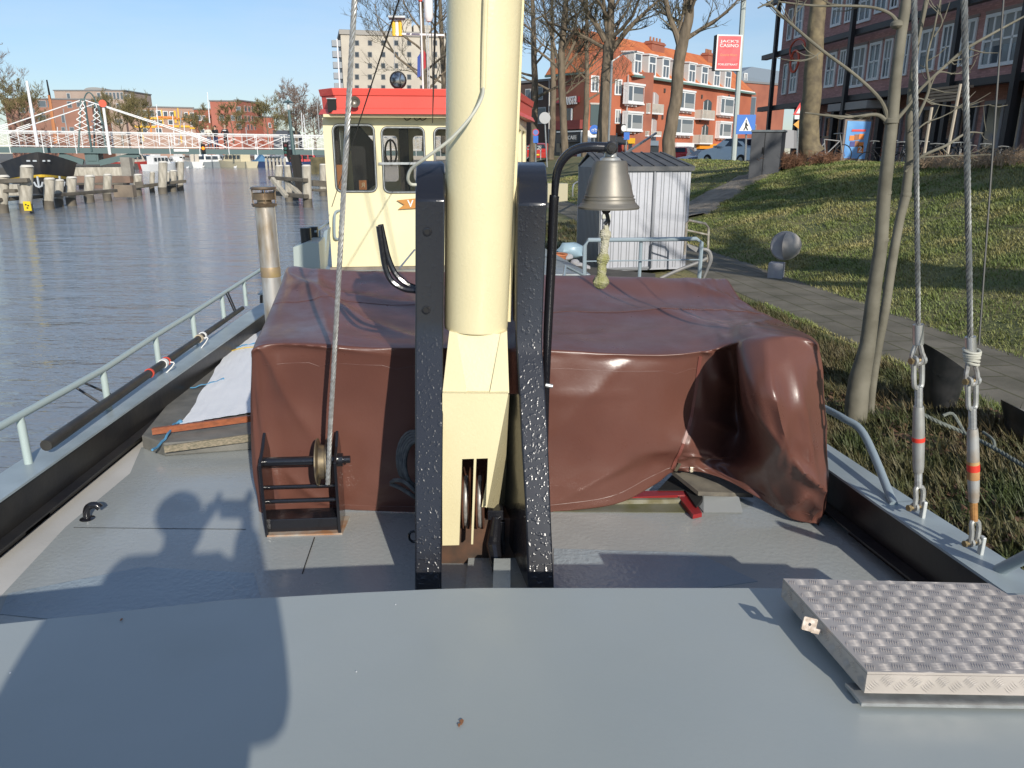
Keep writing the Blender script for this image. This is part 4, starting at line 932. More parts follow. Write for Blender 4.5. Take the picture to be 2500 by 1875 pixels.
# welded seam strap
mb=MB(); P=[onC(8.78-.0*k,5.9+.25*k) for k in range(16)]
for a,b in zip(P,P[1:]): mb.bar(a,b,.014,.004,up=(0,1,0))
mb.build('cover_strap',M('vinyl_strap',(.20,.065,.05),.4),cover)
for nm,pl_ in(('edge_seam',[(u_*.25,6.25+.02*math.sin(u_)) for u_ in range(2,36)]),('hem_seam',[(u_*.25,9.55) for u_ in range(1,52)]),('top_seam',[(u_*.25,3.05) for u_ in range(0,53)])):
    mb=MB(); Q=[onC(u_,t_,.002)+(UP*.003 if nm=='top_seam' else V((0,0,0))) for u_,t_ in pl_]; mb.tube(Q,.0011,5); mb.build(nm,tarpm,cover,smooth=True)
mb=MB(); a=onC(8.9,9.2,.012); mb.bar(a,onC(8.9,9.8,.012),.014,.006,up=(0,1,0)); mb.build('strap_end',M('strap_end_grey',(.10,.09,.06),.7),cover)
mb=MB(); c=onC(9.35,9.7,.01); mb.obox(c,V((.008,0,0)),V((0,.004,0)),V((0,0,.013))); mb.build('strap_buckle',M('buckle_steel',(.5,.45,.35),.4,.5),cover,bevel=.002)
# white sheet on the left side hatch, with blue lashings
mb=MB(); q=[(438,1036),(614,1008),(622,822),(560,860)]
zz0=DZ+.11
A0,A1,A3,A2_=G(438,1036,zz0),G(618,1006,zz0),G(556,852,zz0),G(650,800,zz0)
ns,nt_=26,34; vs=[]
rng=random.Random(2)
for i in range(ns+1):
    for j in range(nt_+1):
        s,t=i/ns,j/nt_; a=A0.lerp(A1,s); b=A3.lerp(A2_,s); p=a.lerp(b,t); p.z+=.003*noise.noise(V((s*9,t*14,2)))+.004*noise.noise(V((s*20,t*30,7)))+.001*math.sin(t*18+3*s)
        if i==0: p.x+=.02*math.sin(t*3.1*3)**2
        vs.append(p)
mb.add(vs,[(i*(nt_+1)+j,(i+1)*(nt_+1)+j,(i+1)*(nt_+1)+j+1,i*(nt_+1)+j+1) for i in range(ns) for j in range(nt_)])
sh=mb.build('white_sheet',M('white_canvas',(.85,.86,.87),.6,bump=.3,bs=40,bdist=.006),smooth=True,auto=80)
tag(sh,'crinkled white sheet lashed down with blue cord over the left side hatch','sheet')
cord=M('blue_cord',(.08,.25,.42),.7); cordg=M('green_cord',(.16,.25,.16),.8)
for pts,nm,mt,r in (([(440,1030),(425,1036),(410,1060),(395,1080),(372,1100)],'knotted at the front corner of the white sheet',cord,.0065),([(545,925),(520,933),(493,940),(465,948)],'stretched across the middle of the grey side hatch',cord,.004),([(625,838),(600,842),(570,850),(560,856)],'at the far end of the white sheet beside the cover',cord,.005)):
    P=[G(x,y,DZ+.112-(.0 if i<3 else .02)) for i,(x,y) in enumerate(pts)]; mb=MB(); P=smooth_pts(P,4); mb.tube([p+V((0,0,.004*math.sin(i*1.7))) for i,p in enumerate(P)],r,6)
    for k in (0,): mb.ball(P[0],r*2.2,8)
    tag(mb.build('lashing_cord',mt,smooth=True),'thin blue cord '+nm,'cord','blue cords lashing the white sheet')
mb=MB(); P=smooth_pts([G(x,y,DZ+.115) for x,y in((560,858),(590,850),(630,846))],4); mb.tube(P,.004,5); tag(mb.build('lashing_cord',M('yellow_cord',(.6,.42,.08),.7),smooth=True),'thin yellow cord beside the blue knot at the far end of the white sheet','cord')
# boathook / spar lying along the left gunwale with bindings
s0=G(112,1088,CZ+.06); s1=G(592,752,CZ+.08)
mb=MB(); mb.tube([s0,s0.lerp(s1,.02),s0.lerp(s1,.5),s1],[.026,.028,.023,.017],14)
spar=mb.build('spar',M('tarred_spar',(.045,.043,.038),.5,col2=(.03,.028,.025),vs=12),smooth=True,auto=60); tag(spar,'long dark round spar lying on the left gunwale inside the rail','spar')
def ringat(f,mt,wd,nm,r=.029):
    c=s0.lerp(s1,f); a=(s1-s0).normalized(); mb=MB(); mb.lathe(c,[(r*.8,-wd),(r,-wd),(r,wd),(r*.8,wd)],16,axis=a); return mb.build(nm,mt,spar,smooth=True,auto=40)
ringat(.375,M('red_tape',(.65,.07,.04),.5),.008,'red_band'); ringat(.445,white,.016,'white_binding'); ringat(.46,M('red_tape',(.65,.07,.04),.5),.006,'red_band'); ringat(.655,M('tan_rope',(.5,.42,.3),.8),.014,'rope_binding'); ringat(.68,white,.01,'white_binding')
for f,(x,y) in((.455,(337,975)),(.66,(420,933))):
    c=s0.lerp(s1,f); mb=MB(); e=W(x,y,c.y+.02); mb.tube(smooth_pts([c+V((.03,0,0)),c+V((.04,0,-.03)),e],4),.0045,5); mb.build('hanging_cord',white,spar,smooth=True)
for xa,ya,xb,yb in((184,945,200,1008),(196,930,222,1000),(552,716,560,765),(556,712,566,760)):
    Yq=onL(G(xa,ya,1.76).y).y; mb=MB(); f=((xb-112)/480); c=s0.lerp(s1,max(0,min(1,f)));  t_=W(xa,ya,c.y); mb.tube([t_,c],.0065,6); mb.build('lashing_strap',blackflat,spar)
# coil of wire rope hanging behind left post
co_=M('coil_grey_rope',(.13,.13,.12),.7,col2=(.07,.07,.07),vs=40)
mb=MB()
for k in range(5):
    c=W(1015+k*2,1120+k*3,3.0-.02*k); P=[c+V((-.075*math.cos(t)*(1-.06*k),.0+.015*math.sin(2*t),.12*math.sin(t)*(1-.05*k))) for t in [i*PI/12 for i in range(24)]]; mb.tube(P,.0085,7,closed=True)
P=smooth_pts([W(955,1178,2.95),W(965,1172,2.93),W(985,1175,2.9),W(1005,1190,2.88),W(1015,1200,2.88)],4); mb.tube(P,.009,7); P=smooth_pts([W(953,1181,2.95),W(975,1190,2.94),W(1000,1205,2.9),W(1015,1215,2.9)],4); mb.tube(P,.009,7)
tag(mb.build('rope_coil',co_,smooth=True),'dark coil of rope hanging behind the left mast post','rope')
# thin grey flexible cable from mast conduit to the left post
mb=MB(); P=smooth_pts([W(1180,214,2.67),W(1176,240,2.62),W(1150,285,2.6),W(1100,340,2.6),W(1040,385,2.62),W(1005,412,2.66),W(996,435,2.68),W(1002,449,2.70),W(1016,451,2.71)],6); mb.tube(P,.0055,8)
tag(mb.build('cable',M('pale_cable',(.5,.5,.42),.5),smooth=True),'thin pale cable curving from the mast conduit to the left post','cable')

# =================== BELL ===================
bc=W(1486,505,2.78); bz=bc.z
ztop=W(1486,395,2.78).z; H=ztop-bz; rm=.5*(W(1562,505,2.78)-W(1412,505,2.78)).length
bell=thing('ship_bell','tarnished bronze ship bell hanging from the black forged bracket','bell',(bc.x,bc.y,ztop+.03))
prof=[(0,H+.006),(rm*.50,H+.004),(rm*.54,H-.002),(rm*.56,H-.012),(rm*.585,H-.035),(rm*.65,H*.65),(rm*.715,H*.45),(rm*.765,H*.3),(rm*.785,H*.26),(rm*.815,H*.255),(rm*.815,H*.235),(rm*.79,H*.23),(rm*.805,H*.19),(rm*.85,H*.185),(rm*.85,H*.165),(rm*.83,H*.16),(rm*.85,H*.12),(rm*.87,H*.09),(rm*.90,H*.085),(rm*.93,H*.05),(rm*.985,H*.02),(rm,0),(rm*.985,-.006),(rm*.93,-.004),(rm*.7,H*.3),(rm*.5,H*.8),(0,H*.9)]
mb=MB(); mb.lathe(bc,prof,48); mb.build('bell_body',M('tarnished_bronze',(.25,.23,.195),.5,.55,col2=(.18,.17,.148),vs=6,vc=(.3,.7),bump=.1,bs=60,bdist=.003),bell,smooth=True,auto=28)
mb=MB(); c=V((bc.x,bc.y,ztop)); mb.lathe(c,[(.04,0),(.034,.012),(.022,.018),(.018,.04),(.0,.042)],18); mb.build('bell_crown',M('pale_crown',(.5,.5,.47),.4,.6),bell,smooth=True,auto=35)
mb=MB(); c=W(1480,510,2.78); mb.tube([c+UP*.05,c+UP*.0],.006,6); mb.ball(c+UP*-.002,.017,12); mb.tube(smooth_pts([c-UP*.01,W(1484,535,2.78),W(1476,548,2.78)],4),.007,6); mb.tube(smooth_pts([W(1482,525,2.78),W(1488,540,2.78),W(1484,556,2.78)],3),.004,6); mb.build('clapper',blackflat,bell,smooth=True)
# plaited lanyard
lan=M('lanyard_cotton',(.55,.52,.42),.9,bump=.9,bs=160,bdist=.006,col2=(.42,.40,.28),vs=50); moss=M('lanyard_mossy',(.27,.27,.10),.95,col2=(.38,.36,.22),vs=60,bump=.9,bs=150,bdist=.006)
def plait(pts,rad,nm,mt):
    P=[W(x,y,2.78) for x,y in pts]; mb=MB()
    for k in range(4):
        S=smooth_pts(P,9); rr_=[]; Q=[]
        for i,p in enumerate(S):
            t=i/9; j=min(int(t),len(rad)-2); f=t-j; r=1.1*(rad[j]*(1-f)+rad[j+1]*f); a=i*.75+k*PI/2; Q.append(p+V((math.cos(a)*r*.62,math.sin(a)*r*.62,0))); rr_.append(r*.78)
        mb.tube(Q,rr_,6)
    return mb.build(nm,mt,bell,smooth=True)
plait([(1480,552),(1479,565),(1477,568)],[.006,.008,.012],'lanyard',lan)
plait([(1477,566),(1478,574),(1478,582)],[.012,.0145,.011],'lanyard_knot',lan)
plait([(1478,580),(1476,600),(1474,622)],[.0105,.0105,.010],'lanyard',lan)
plait([(1474,622),(1472,632),(1470,644)],[.011,.0165,.011],'lanyard_knot',moss)
plait([(1470,643),(1469,660),(1468,678)],[.0105,.012,.011],'lanyard',moss)
plait([(1468,676),(1467,688),(1466,700)],[.012,.021,.010],'lanyard_knot',moss)
# small bolt end poking beside right post
mb=MB(); c=W(1345,940,2.78); mb.tube([c-V((.02,0,0)),c+V((.006,-.0,-.005))],.008,8); mb.build('bolt_end',galv,barge,smooth=True)

# =================== SHROUDS WITH TURNBUCKLES ===================
def shroud(topx,topy,sock,eye,tb,low,base,Y,label,rust_lv,r):
    """pixel points: sock (x,y0,y1), eye (x,y), tb list of y, all at depth Y"""
    P=lambda x,y:W(x,y,Y); px=3.0*Y/1900/3.0
    k=Y/1900*1.0
    xa,ya=sock[0],sock[1]; root=thing('shroud',label,'shroud',P(*base),'mast shrouds with turnbuckles')
    a=P(xa,sock[1]+10); b=P(topx,topy); d=(b-a).normalized(); rope3([a,b+d*2.5],r,'wire',M('weathered_wire_rope',(.20,.21,.205),.5,.4,col2=(.13,.13,.125),vs=60),root,5,.09)
    mb=MB(); mb.tube([P(xa,sock[1]),P(sock[3] if len(sock)>3 else xa,sock[2])],13*k,14); mb.build('ferrule',M('alu_ferrule',(.6,.6,.58),.3,.8),root,smooth=True,auto=40)
    ex,ey=eye
    # wire loop around thimble
    mb=MB(); x0=xa; y0=sock[2]
    mb.tube(smooth_pts([P(x0-3,y0-6),P(ex-12,(y0+ey)/2-2),P(ex-15,ey-8),P(ex-8,ey+4),P(ex,ey+8),P(ex+9,ey+4),P(ex+14,ey-8),P(ex+10,(y0+ey)/2),P(x0+3,y0-6)],5),6*k,7); mb.build('wire_eye',steelw,root,smooth=True)
    gal=M('turnbuckle_galvanised',(.46,.47,.45),.5,.55,col2=(.36,.36,.34),vs=30)
    # upper clevis jaw
    def jaw(cx,y_pin,y_base,mt,nm,w=26,inv=1):
        for s in(-1,1):
            mb=MB(); tt=s*w*k*.5
            q=smooth_pts([P(cx,y_base)+V((tt*.1,0,0)),P(cx,y_base-4*inv)+V((tt*.8,tt*.3,0)),P(cx,(y_base*2+y_pin)/3)+V((tt,tt*.4,0)),P(cx,y_pin)+V((tt,tt*.4,0))],4)
            mb.tube(q,[6.5*k]*(len(q)-1)+[7*k],8); c=q[-1]; mb.lathe(c,[(0,-4*k),(13*k,-4*k),(13*k,4*k),(0,4*k)],16,axis=(1,.4,0)); mb.build(nm,mt,root,smooth=True,auto=40)
        c=P(cx,y_pin); mb=MB(); e=V((1,.4,0)).normalized(); mb.tube([c-e*w*k*.85,c+e*w*k*.7],6*k,8); mb.lathe(c-e*w*k*.85,[(0,-4*k),(8.5*k,-4*k),(8.5*k,2*k),(0,2*k)],6,axis=e); mb.build('clevis_pin',M('brassy_bolt',(.36,.27,.14),.45,.7),root,auto=30)
    jaw(eye[0],ey,tb[0],gal,'clevis_jaw')
    cx=lambda y:tb[5]+(tb[6]-tb[5])*(y-tb[0])/(tb[4]-tb[0])
    def thread(y0,y1,mt):
        mb=MB(); n=int((y1-y0)/3.2); pr=[]
        for i in range(n*2+1):
            y=y0+(y1-y0)*i/(n*2); pr.append((P(cx(y),y),(8.2 if i%2 else 10)*k))
        mb.tube([p for p,_ in pr],[q for _,q in pr],10); mb.build('threaded_rod',mt,root)
    rustm=M('rusty_thread',(.30,.14,.05),.8,.2,col2=(.45,.24,.08),vs=20)
    thread(tb[0]-3,tb[1]+4,gal); thread(tb[2]-4,tb[3],rustm if rust_lv else gal)
    mb=MB(); y0,y1=tb[1],tb[2]; pts=[];rd=[]
    for i in range(13):
        f=i/12; y=y0+(y1-y0)*f; pts.append(P(cx(y),y)); rd.append((12 if f<.06 or f>.94 else 13.2+1.6*math.sin(PI*f))*k)
    mb.tube(pts,rd,16); mb.build('turnbuckle_barrel',M('barrel_rusty',(.46,.47,.45),.5,.5,col2=(.38,.37,.34),vs=18) if not rust_lv else M('barrel_rust_run',(.44,.44,.42),.55,.4,col2=(.36,.27,.18),vs=9,vc=(.45,.7)),root,smooth=True)
    ym=(y0+y1)/2+ (0 if not rust_lv else 6); 
    if rust_lv:
        mb=MB(); mb.tube([P(cx(ym-16),ym-16),P(cx(ym+28),ym+28)],14.9*k,16); mb.build('rust_ring',M('orange_rust',(.38,.15,.05),.8,col2=(.5,.32,.14),vs=18),root,smooth=True,auto=40)
    mb=MB(); hh=5 if not rust_lv else 8; mb.tube([P(cx(ym-hh),ym-hh),P(cx(ym+hh),ym+hh)],15.6*k,16); mb.build('red_tape_band',M('red_band_tape',(.7,.05,.03),.45),root,smooth=True,auto=40)
    # lower clevis reversed
    yb=tb[3]; yp=low
    for s in(-1,1):
        mb=MB(); tt=s*24*k*.5; c0=P(tb[6],yb)
        q=smooth_pts([c0,P(tb[6]+2,yb+6)+V((tt*.9,tt*.3,0)),P(tb[6]+3,(yb+yp)/2)+V((tt,tt*.4,0)),P(tb[6]-1,yp-2)+V((tt*.9,tt*.4,0))],4); mb.tube(q,6.5*k,8); mb.lathe(q[-1],[(0,-4*k),(12*k,-4*k),(12*k,4*k),(0,4*k)],14,axis=(1,.4,0)); mb.build('clevis_jaw',gal,root,smooth=True,auto=40)
    c=P(tb[6]-6,yp); e=V((1,.3,0)).normalized(); mb=MB(); mb.tube([c-e*20*k,c+e*20*k],6*k,8); mb.lathe(c-e*22*k,[(0,-4*k),(9*k,-4*k),(9*k,3*k),(0,3*k)],6,axis=e); mb.build('clevis_pin',M('brassy_bolt',(.36,.27,.14),.45,.7),root,auto=30)
    # chain plate lug standing on the cap
    mb=MB(); bx,by=base; g=P(bx,by); mb.obox((P(bx,yp-12)+g)/2,V((5*k,0,0)),V((0,9*k,0)),V((0,0,(P(bx,yp-12).z-g.z)/2+.005))); mb.build('lug_plate',M('lug_galv',(.55,.57,.55),.5,.3),root,bevel=.003)
    return root
Y1=G(2252,1262,CZ).y; Y2=G(2392,1352,CZ).y
shroud(2232,-10,(2242,792,840,2242),(2241,880),[947,992,1152,1187,1187,2243,2242],1238,(2254,1262),Y1,'mast shroud nearer the tree, clean turnbuckle with a thin red band',0,.0095*1)
s2=shroud(2354,-10,(2369,822,870,2371),(2373,930),[998,1046,1224,1270,1270,2374,2378],1325,(2396,1358),Y2,'outer mast shroud at the right, rust-stained turnbuckle with cord wound on top',1,.0098)
P=lambda x,y:W(x,y,Y2)
mb=MB()
for k_ in range(6): 
    c=P(2373,856+k_*6); r_=.024-.001*k_; mb.tube([c+V((r_*math.cos(t),r_*math.sin(t),.004*math.sin(t+k_))) for t in [i*PI/8 for i in range(16)]],.0045,6,closed=True)
mb.build('cord_winding',M('pale_twine',(.48,.47,.40),.85),s2,smooth=True)
# thin third stay
mb=MB(); a=W(2390,842,Y2+.05); b=W(2450,0,Y2+.3); d=(b-a); mb.tube([a,b+d*1.4],.0032,6)
tag(mb.build('thin_stay',M('dark_thin_wire',(.06,.06,.055),.5,.4),smooth=True),'thin dark wire rising beside the outer shroud','wire')
# thin rigging lines in front of wheelhouse
for i,(x0,y0,x1,y1,Y0_,Y1_,lab) in enumerate([(974,0,810,505,3.6,8.5,'thin dark line slanting down across the sky and wheelhouse corner'),(1064,0,1056,300,3.0,8.4,'thin dark line dropping just left of the mast onto the roof')]):
    mb=MB(); a=W(x0,y0,Y0_); b=W(x1,y1,Y1_); mb.tube([a+(a-b)*.3,b],.004 if i==0 else .005,5); tag(mb.build('rigging_line',M('rig_line_dark',(.09,.08,.06),.7),smooth=True),lab,'line')
mb=MB(); mb.tube([W(1012,610,5.2),W(975,655,4.9)],.006,5); tag(mb.build('rigging_line',galv),'short pale line in front of the wheelhouse foot','line')
# =================== PEOPLE ===================
skinm=M('skin',(.52,.32,.23),.55); hairb=M('dark_hair',(.03,.02,.015),.7); hairf=M('fair_hair',(.45,.33,.18),.7); shoem=M('shoe_dark',(.03,.03,.03),.6)
def person(loc,h,face,label,top,legs,hair,arms,detail=False,group=None,coat=1.0,longhair=False,hoff=(0,0)):
    shw=.17 if coat<1.1 else .2
    """face: heading angle (0 = +Y). arms: ((elbow),(hand)) for left and right in local metres/height; local x right, y forward"""
    root=thing('person',label,'person',loc,group); s=h/1.75
    c,sn=math.cos(face),math.sin(face)
    def L(x,y,z): x*=s;y*=s;z*=s; return V(loc)+V((x*c-y*sn,x*sn+y*c,z))
    pel=(0,0,.93); 
    b=[(L(0,0,.95),.12*s,.09*s),(L(0,0,1.15),.115*s,.085*s),(L(0,.0,1.36),.135*s,.085*s),(L(0,0,1.47),.055*s,.055*s),(L(0+hoff[0],.01+hoff[1],1.56),.07*s,.075*s),(L(hoff[0],.015+hoff[1],1.66),.076*s,.088*s),(L(hoff[0],.0+hoff[1],1.73),.045*s,.055*s)]
    e=[(0,1),(1,2),(2,3),(3,4),(4,5),(5,6)]
    jk=[(L(0,0,.86),.15*s*coat,.115*s*coat),(L(0,0,.98),.150*s*coat,.115*s),(L(0,0,1.18),.145*s*coat,.108*s),(L(0,0,1.36),.15*s*(1+.3*(coat-1)),.10*s),(L(0,0,1.455),.07*s,.068*s)]
    if coat>1.2:
        jk[0]=(L(-.10,0,.84),.27*s,.17*s); jk[1]=(L(-.10,0,1.06),.27*s,.17*s); jk[2]=(L(-.02,0,1.25),.33*s,.15*s)
    je=[(0,1),(1,2),(2,3),(3,4)]
    for sd,(el,ha) in zip((-1,1),arms):
        i=len(b); sh=L(shw*sd,0,1.40)
        b+=[(sh,.055*s,.055*s),(L(*el),.042*s,.042*s),(L(*ha),.028*s,.028*s)]; e+=[(2,i),(i,i+1),(i+1,i+2)]
        hv=(V(L(*ha))-V(L(*el))).normalized()
        pa=V(L(*ha))+hv*.06*s; b.append((pa,.036*s,.018*s)); e.append((i+2,i+3))
        if detail:
            up=V((0,0,1)); side=hv.cross(up).normalized()
            for k in range(4):
                r0=pa+up*(.022-.015*k)*s+hv*.012; f1=r0+hv*.035*s+side*.012*sd; f2=f1+hv*.022*s-side*.02*sd*-1
                n=len(b); b+=[(r0,.0095*s,.0095*s),(f1,.009*s,.009*s),(f2,.0075*s,.0075*s)]; e+=[(i+3,n),(n,n+1),(n+1,n+2)]
            n=len(b); t0=V(L(*ha))+hv*.025*s+up*.028*s; b+=[(t0,.011*s,.011*s),(t0+up*.025*s+hv*.02*s,.009*s,.009*s)]; e+=[(i+2,n),(n,n+1)]
        ka=1.0 if coat<1.2 else 1.35
        j=len(jk); jk+=[(sh,.075*s*coat,.075*s),(L(*el),.060*s*coat*ka,.060*s*ka),(V(L(*ha))-hv*.01,.043*s,.043*s)]; je+=[(3,j),(j,j+1),(j+1,j+2)]
    tr=[(L(0,0,.93),.14*s,.10*s)]; te=[]
    for sd in(-1,1):
        i=len(b); b+=[(L(.09*sd,0,.88),.085*s,.085*s),(L(.10*sd,.02,.48),.055*s,.055*s),(L(.11*sd,-.01,.09),.035*s,.04*s),(L(.115*sd,.09,.03),.03*s,.03*s)]; e+=[(0,i),(i,i+1),(i+1,i+2),(i+2,i+3)]
        j=len(tr); tr+=[(L(.09*sd,0,.85),.10*s,.095*s),(L(.10*sd,.02,.48),.072*s,.072*s),(L(.11*sd,-.01,.10),.058*s,.06*s)]; te+=[(0,j),(j,j+1),(j+1,j+2)]
    body=skin('body',b,e,skinm,root,1 if not detail else 2)
    skin('jacket',jk,je,top,root,1 if not detail else 2); skin('trousers',tr,te,legs,root,1)
    for sd in(-1,1):
        mb=MB(); mb.tube([L(.115*sd,-.07,.04),L(.115*sd,.05,.045),L(.12*sd,.15,.03)],[.045*s,.048*s,.03*s],8); mb.build('shoe',shoem,root,smooth=True)
    mb=MB(); mb.ball(L(hoff[0],-.02+hoff[1],1.675),.1*s,14,(1,1.08,.98)); 
    if longhair: mb.tube([L(hoff[0],-.05,1.66),L(hoff[0],-.08,1.5),L(hoff[0],-.08,1.42)],[.09*s,.075*s,.04*s],8)
    mb.build('hair',hair,root,smooth=True)
    # face details
    mb=MB(); mb.tube([L(hoff[0],.085+hoff[1],1.655),L(hoff[0],.112+hoff[1],1.61),L(hoff[0],.09+hoff[1],1.6)],[.008*s,.014*s,.008*s],6); mb.build('nose',skinm,root,smooth=True)
    for sd in(-1,1):
        mb=MB(); mb.ball(L(.03*sd+hoff[0],.088+hoff[1],1.645),.011*s,8); mb.build('eye',darkm,root)
    mb=MB(); mb.bar(L(-.02+hoff[0],.09+hoff[1],1.575),L(.02+hoff[0],.09+hoff[1],1.575),.008*s); mb.build('mouth',M('lips',(.35,.12,.1),.5),root)
    return root,L
# photographer standing on the foredeck: casts the shadow seen on the plating
ph,PL=person((-.13,-.34,DZ),1.75,0,'photographer in dark coat standing on the foredeck holding up a camera',M('dark_coat',(.03,.035,.05),.8),M('dark_jeans',(.03,.04,.08),.8),hairb,
   (((-.30,.02,1.12),(.03,.2,1.53)),((.245,.04,1.19),(.20,.26,1.50))),detail=True,coat=1.45,hoff=(.01,.0))
mb=MB(); mb.obox((.005,-.05,CAMZ-.004),V((.06,0,0)),V((0,.022,0)),V((0,0,.038))); cbo=mb.build('handheld_camera',blackflat,bevel=.004); tag(cbo,'black compact camera held by the photographer','camera')
mb=MB(); mb.lathe((.0,-.027,CAMZ),[(.026,0),(.026,.008),(.022,.009),(.022,.0)],20,axis=(0,1,0)); mb.build('lens_ring',black,cbo)

# =================== BRIDGE ===================
BA=(-40.0,58.0); BBx=(-6.0,70.0)
FB=Fac(BA,BBx)
def bz(px,py,d=0): return FB.uz(px,py,d)
bridge=thing('swing_bridge','white railed old iron swing footbridge crossing the whole channel','bridge',(-24,63,0))
uA,_=bz(-60,360); uB,_=bz(1120,372)
bw=M('bridge_white_paint',(.78,.78,.76),.5)
zl=bz(100,359)[1]; zr=bz(760,365.5)[1]
deckz=lambda u: zl+(zr-zl)*(u-bz(100,359)[0])/(bz(760,365)[0]-bz(100,359)[0])
W2=3.2 # width of bridge (away from viewer)
mb=MB(); us=[uA+(uB-uA)*i/12 for i in range(13)]
for a,b in zip(us,us[1:]):
    for d0,d1 in((0,-.25),(-W2+.25,-W2)):
        mb.prism([FB.pt(a,deckz(a)-.42,d0),FB.pt(b,deckz(b)-.42,d0),FB.pt(b,deckz(b)-.02,d0),FB.pt(a,deckz(a)-.02,d0)],FB.N*(d1-d0))
    mb.prism([FB.pt(a,deckz(a)-.1,-.25),FB.pt(b,deckz(b)-.1,-.25),FB.pt(b,deckz(b)-.03,-.25),FB.pt(a,deckz(a)-.03,-.25)],FB.N*(-W2+.5))
mb.build('girder',bridgegreen,bridge)
RH=1.12
# railing panels
for dd in(0,-W2):
    u=uA; k=0
    rl=MB()
    P=[FB.pt(x,deckz(x)+RH,dd) for x in us]; rl.tube(P,.035,5); rl.tube([p-UP*.13 for p in P],.018,4); rl.tube([p-UP*(RH-.08) for p in P],.03,4)
    step=2.15 if dd==0 else 2.15
    n=int((uB-uA)/step)
    for i in range(n):
        a=uA+i*step; b=a+step; m=(a+b)/2; za=deckz(a); zb=deckz(b)
        top=RH-.15; lo=.1
        rl.bar(FB.pt(a,za+lo,dd),FB.pt(b,zb+top,dd),.022); rl.bar(FB.pt(a,za+top,dd),FB.pt(b,zb+lo,dd),.022)
        rl.bar(FB.pt(a,(za+top/2+.0)+.12,dd),FB.pt(a+.35,za+top*.78,dd),.018); 
        q=.36; cz=deckz(m)+(top+lo)/2
        for s1,s2 in((1,1),(1,-1),(-1,1),(-1,-1)): rl.bar(FB.pt(m+s1*step*.5,cz,dd),FB.pt(m+s1*step*.23,cz+s2*.25,dd),.018)
        rl.bar(FB.pt(m,deckz(m)+.0,dd),FB.pt(m,deckz(m)+RH,dd),.022)
    rl.build('railing',bw,bridge)
    for i in range(n+1):
        a=uA+i*step; mb=MB(); mb.bar(FB.pt(a,deckz(a)-.45,dd+.02),FB.pt(a,deckz(a)+RH,dd+.02),.05); mb.build('railing_post',bw,bridge)
# pylons and tie rods
def pylon(px_top,px_bot,ytop,d,nm='pylon'):
    u0,zt=bz(px_top,ytop,d); u1,_=bz(px_bot,360,d); 
    mb=MB(); mb.bar(FB.pt(u0-.12,zt,d),FB.pt(u1-.35,deckz(u1)-.3,d),.12); mb.bar(FB.pt(u0+.1,zt,d),FB.pt(u1+.55,deckz(u1)-.3,d),.12)
    mb.bar(FB.pt(u0-.15,zt,d),FB.pt(u0+.15,zt,d),.15); mb.build('pylon',bridgegreen,bridge)
    mb=MB(); n=5; 
    for s in(1,-1):
        pts=[]
        for i in range(n+1):
            f=i/n; zz=zt-.1-(zt-.1-deckz(u1)-RH)*f; w=.10+.55*f; pts.append(FB.pt(u0+(u1-u0)*f+s*(w if i%2 else -w)*.8,zz,d+.05))
        for a,b in zip(pts,pts[1:]): mb.bar(a,b,.05)
    mb.build('pylon_lattice',bw,bridge)
    return u0,zt
p1=pylon(202,203,243,0); p2=pylon(236,240,252,-W2)
def rod(p,px,py,d):
    u,z=bz(px,py,d); mb=MB(); mb.tube([FB.pt(p[0],p[1],d),FB.pt(u,z,d)],.045,5); uu=p[0]+(u-p[0])*.83; zz=p[1]+(z-p[1])*.83; dr=(FB.pt(u,z,d)-FB.pt(p[0],p[1],d)).normalized(); c=FB.pt(uu,zz,d)
    for s in(-.12,.12): mb.bar(c-dr*.5+UP*s,c+dr*.5+UP*s,.05)
    mb.build('tie_rod',bw,bridge)
rod(p1,-40,326,0); rod(p1,551,359,0); rod(p2,20,324,-W2); rod(p2,520,344,-W2); 
mb=MB(); u,z=bz(203,240); P=[FB.pt(bz(x,y,-1)[0],bz(x,y,-1)[1],-1) for x,y in((205,262),(206,240),(213,227),(222,228),(230,240),(237,256),(250,296),(258,312))]; mb.tube(smooth_pts(P,4),.05,6); c=P[-1]; mb.ball(c,.16,8); mb.build('arched_lamp_arm',bridgegreen,bridge,smooth=True)
mb=MB(); u,z=bz(267,362); u2,z2_=bz(265,250); mb.tube([FB.pt(u,deckz(u)-.5,.1),FB.pt(u,z2_,.1)],.1,8); mb.build('marker_post',bw,bridge,smooth=True)
mb=MB(); c=FB.pt(u,z2_-.1,.24); mb.lathe(c,[(0,-.04),(.26,-.04),(.26,.04),(0,.04)],20,axis=FB.N); mb.build('red_disc',M('signal_red_disc',(.8,.08,.03),.5),bridge,auto=40)
# pier with struts
u0,_=bz(207,380,-.3); u1,_=bz(240,380,-.3)
mb=MB(); mb.fbox(FB,u0,u1,1.75,deckz(u0)-.42,-W2+.3,-.2); mb.fbox(FB,u0+.15,u1-.15,2.0,deckz(u0)-.5,-.2,-.14)
mb.build('bridge_pier_head',bridgegreen,bridge)
for (xa,ya),(xb,yb) in(((145,378),(204,396)),((340,376),(243,398))):
    a=bz(xa,ya,-.4); b=bz(xb,yb,-.4); mb=MB(); mb.bar(FB.pt(a[0],a[1],-.4),FB.pt(b[0],b[1],-.4),.4); mb.build('strut',bridgegreen,bridge)
mb=MB(); u0,_=bz(168,410,-.2); u1,_=bz(318,410,-.2); mb.fbox(FB,u0,u1,.9,1.55,-W2,.4); mb.build('pier_timber_ring',timber,bridge,bevel=.05)
mb=MB(); mb.fbox(FB,u0+.5,u1-.5,-.5,.9,-W2,.0); mb.build('pier_base',M('pier_brick',(.25,.16,.12),.9,col2=(.15,.11,.09),vs=1),bridge)
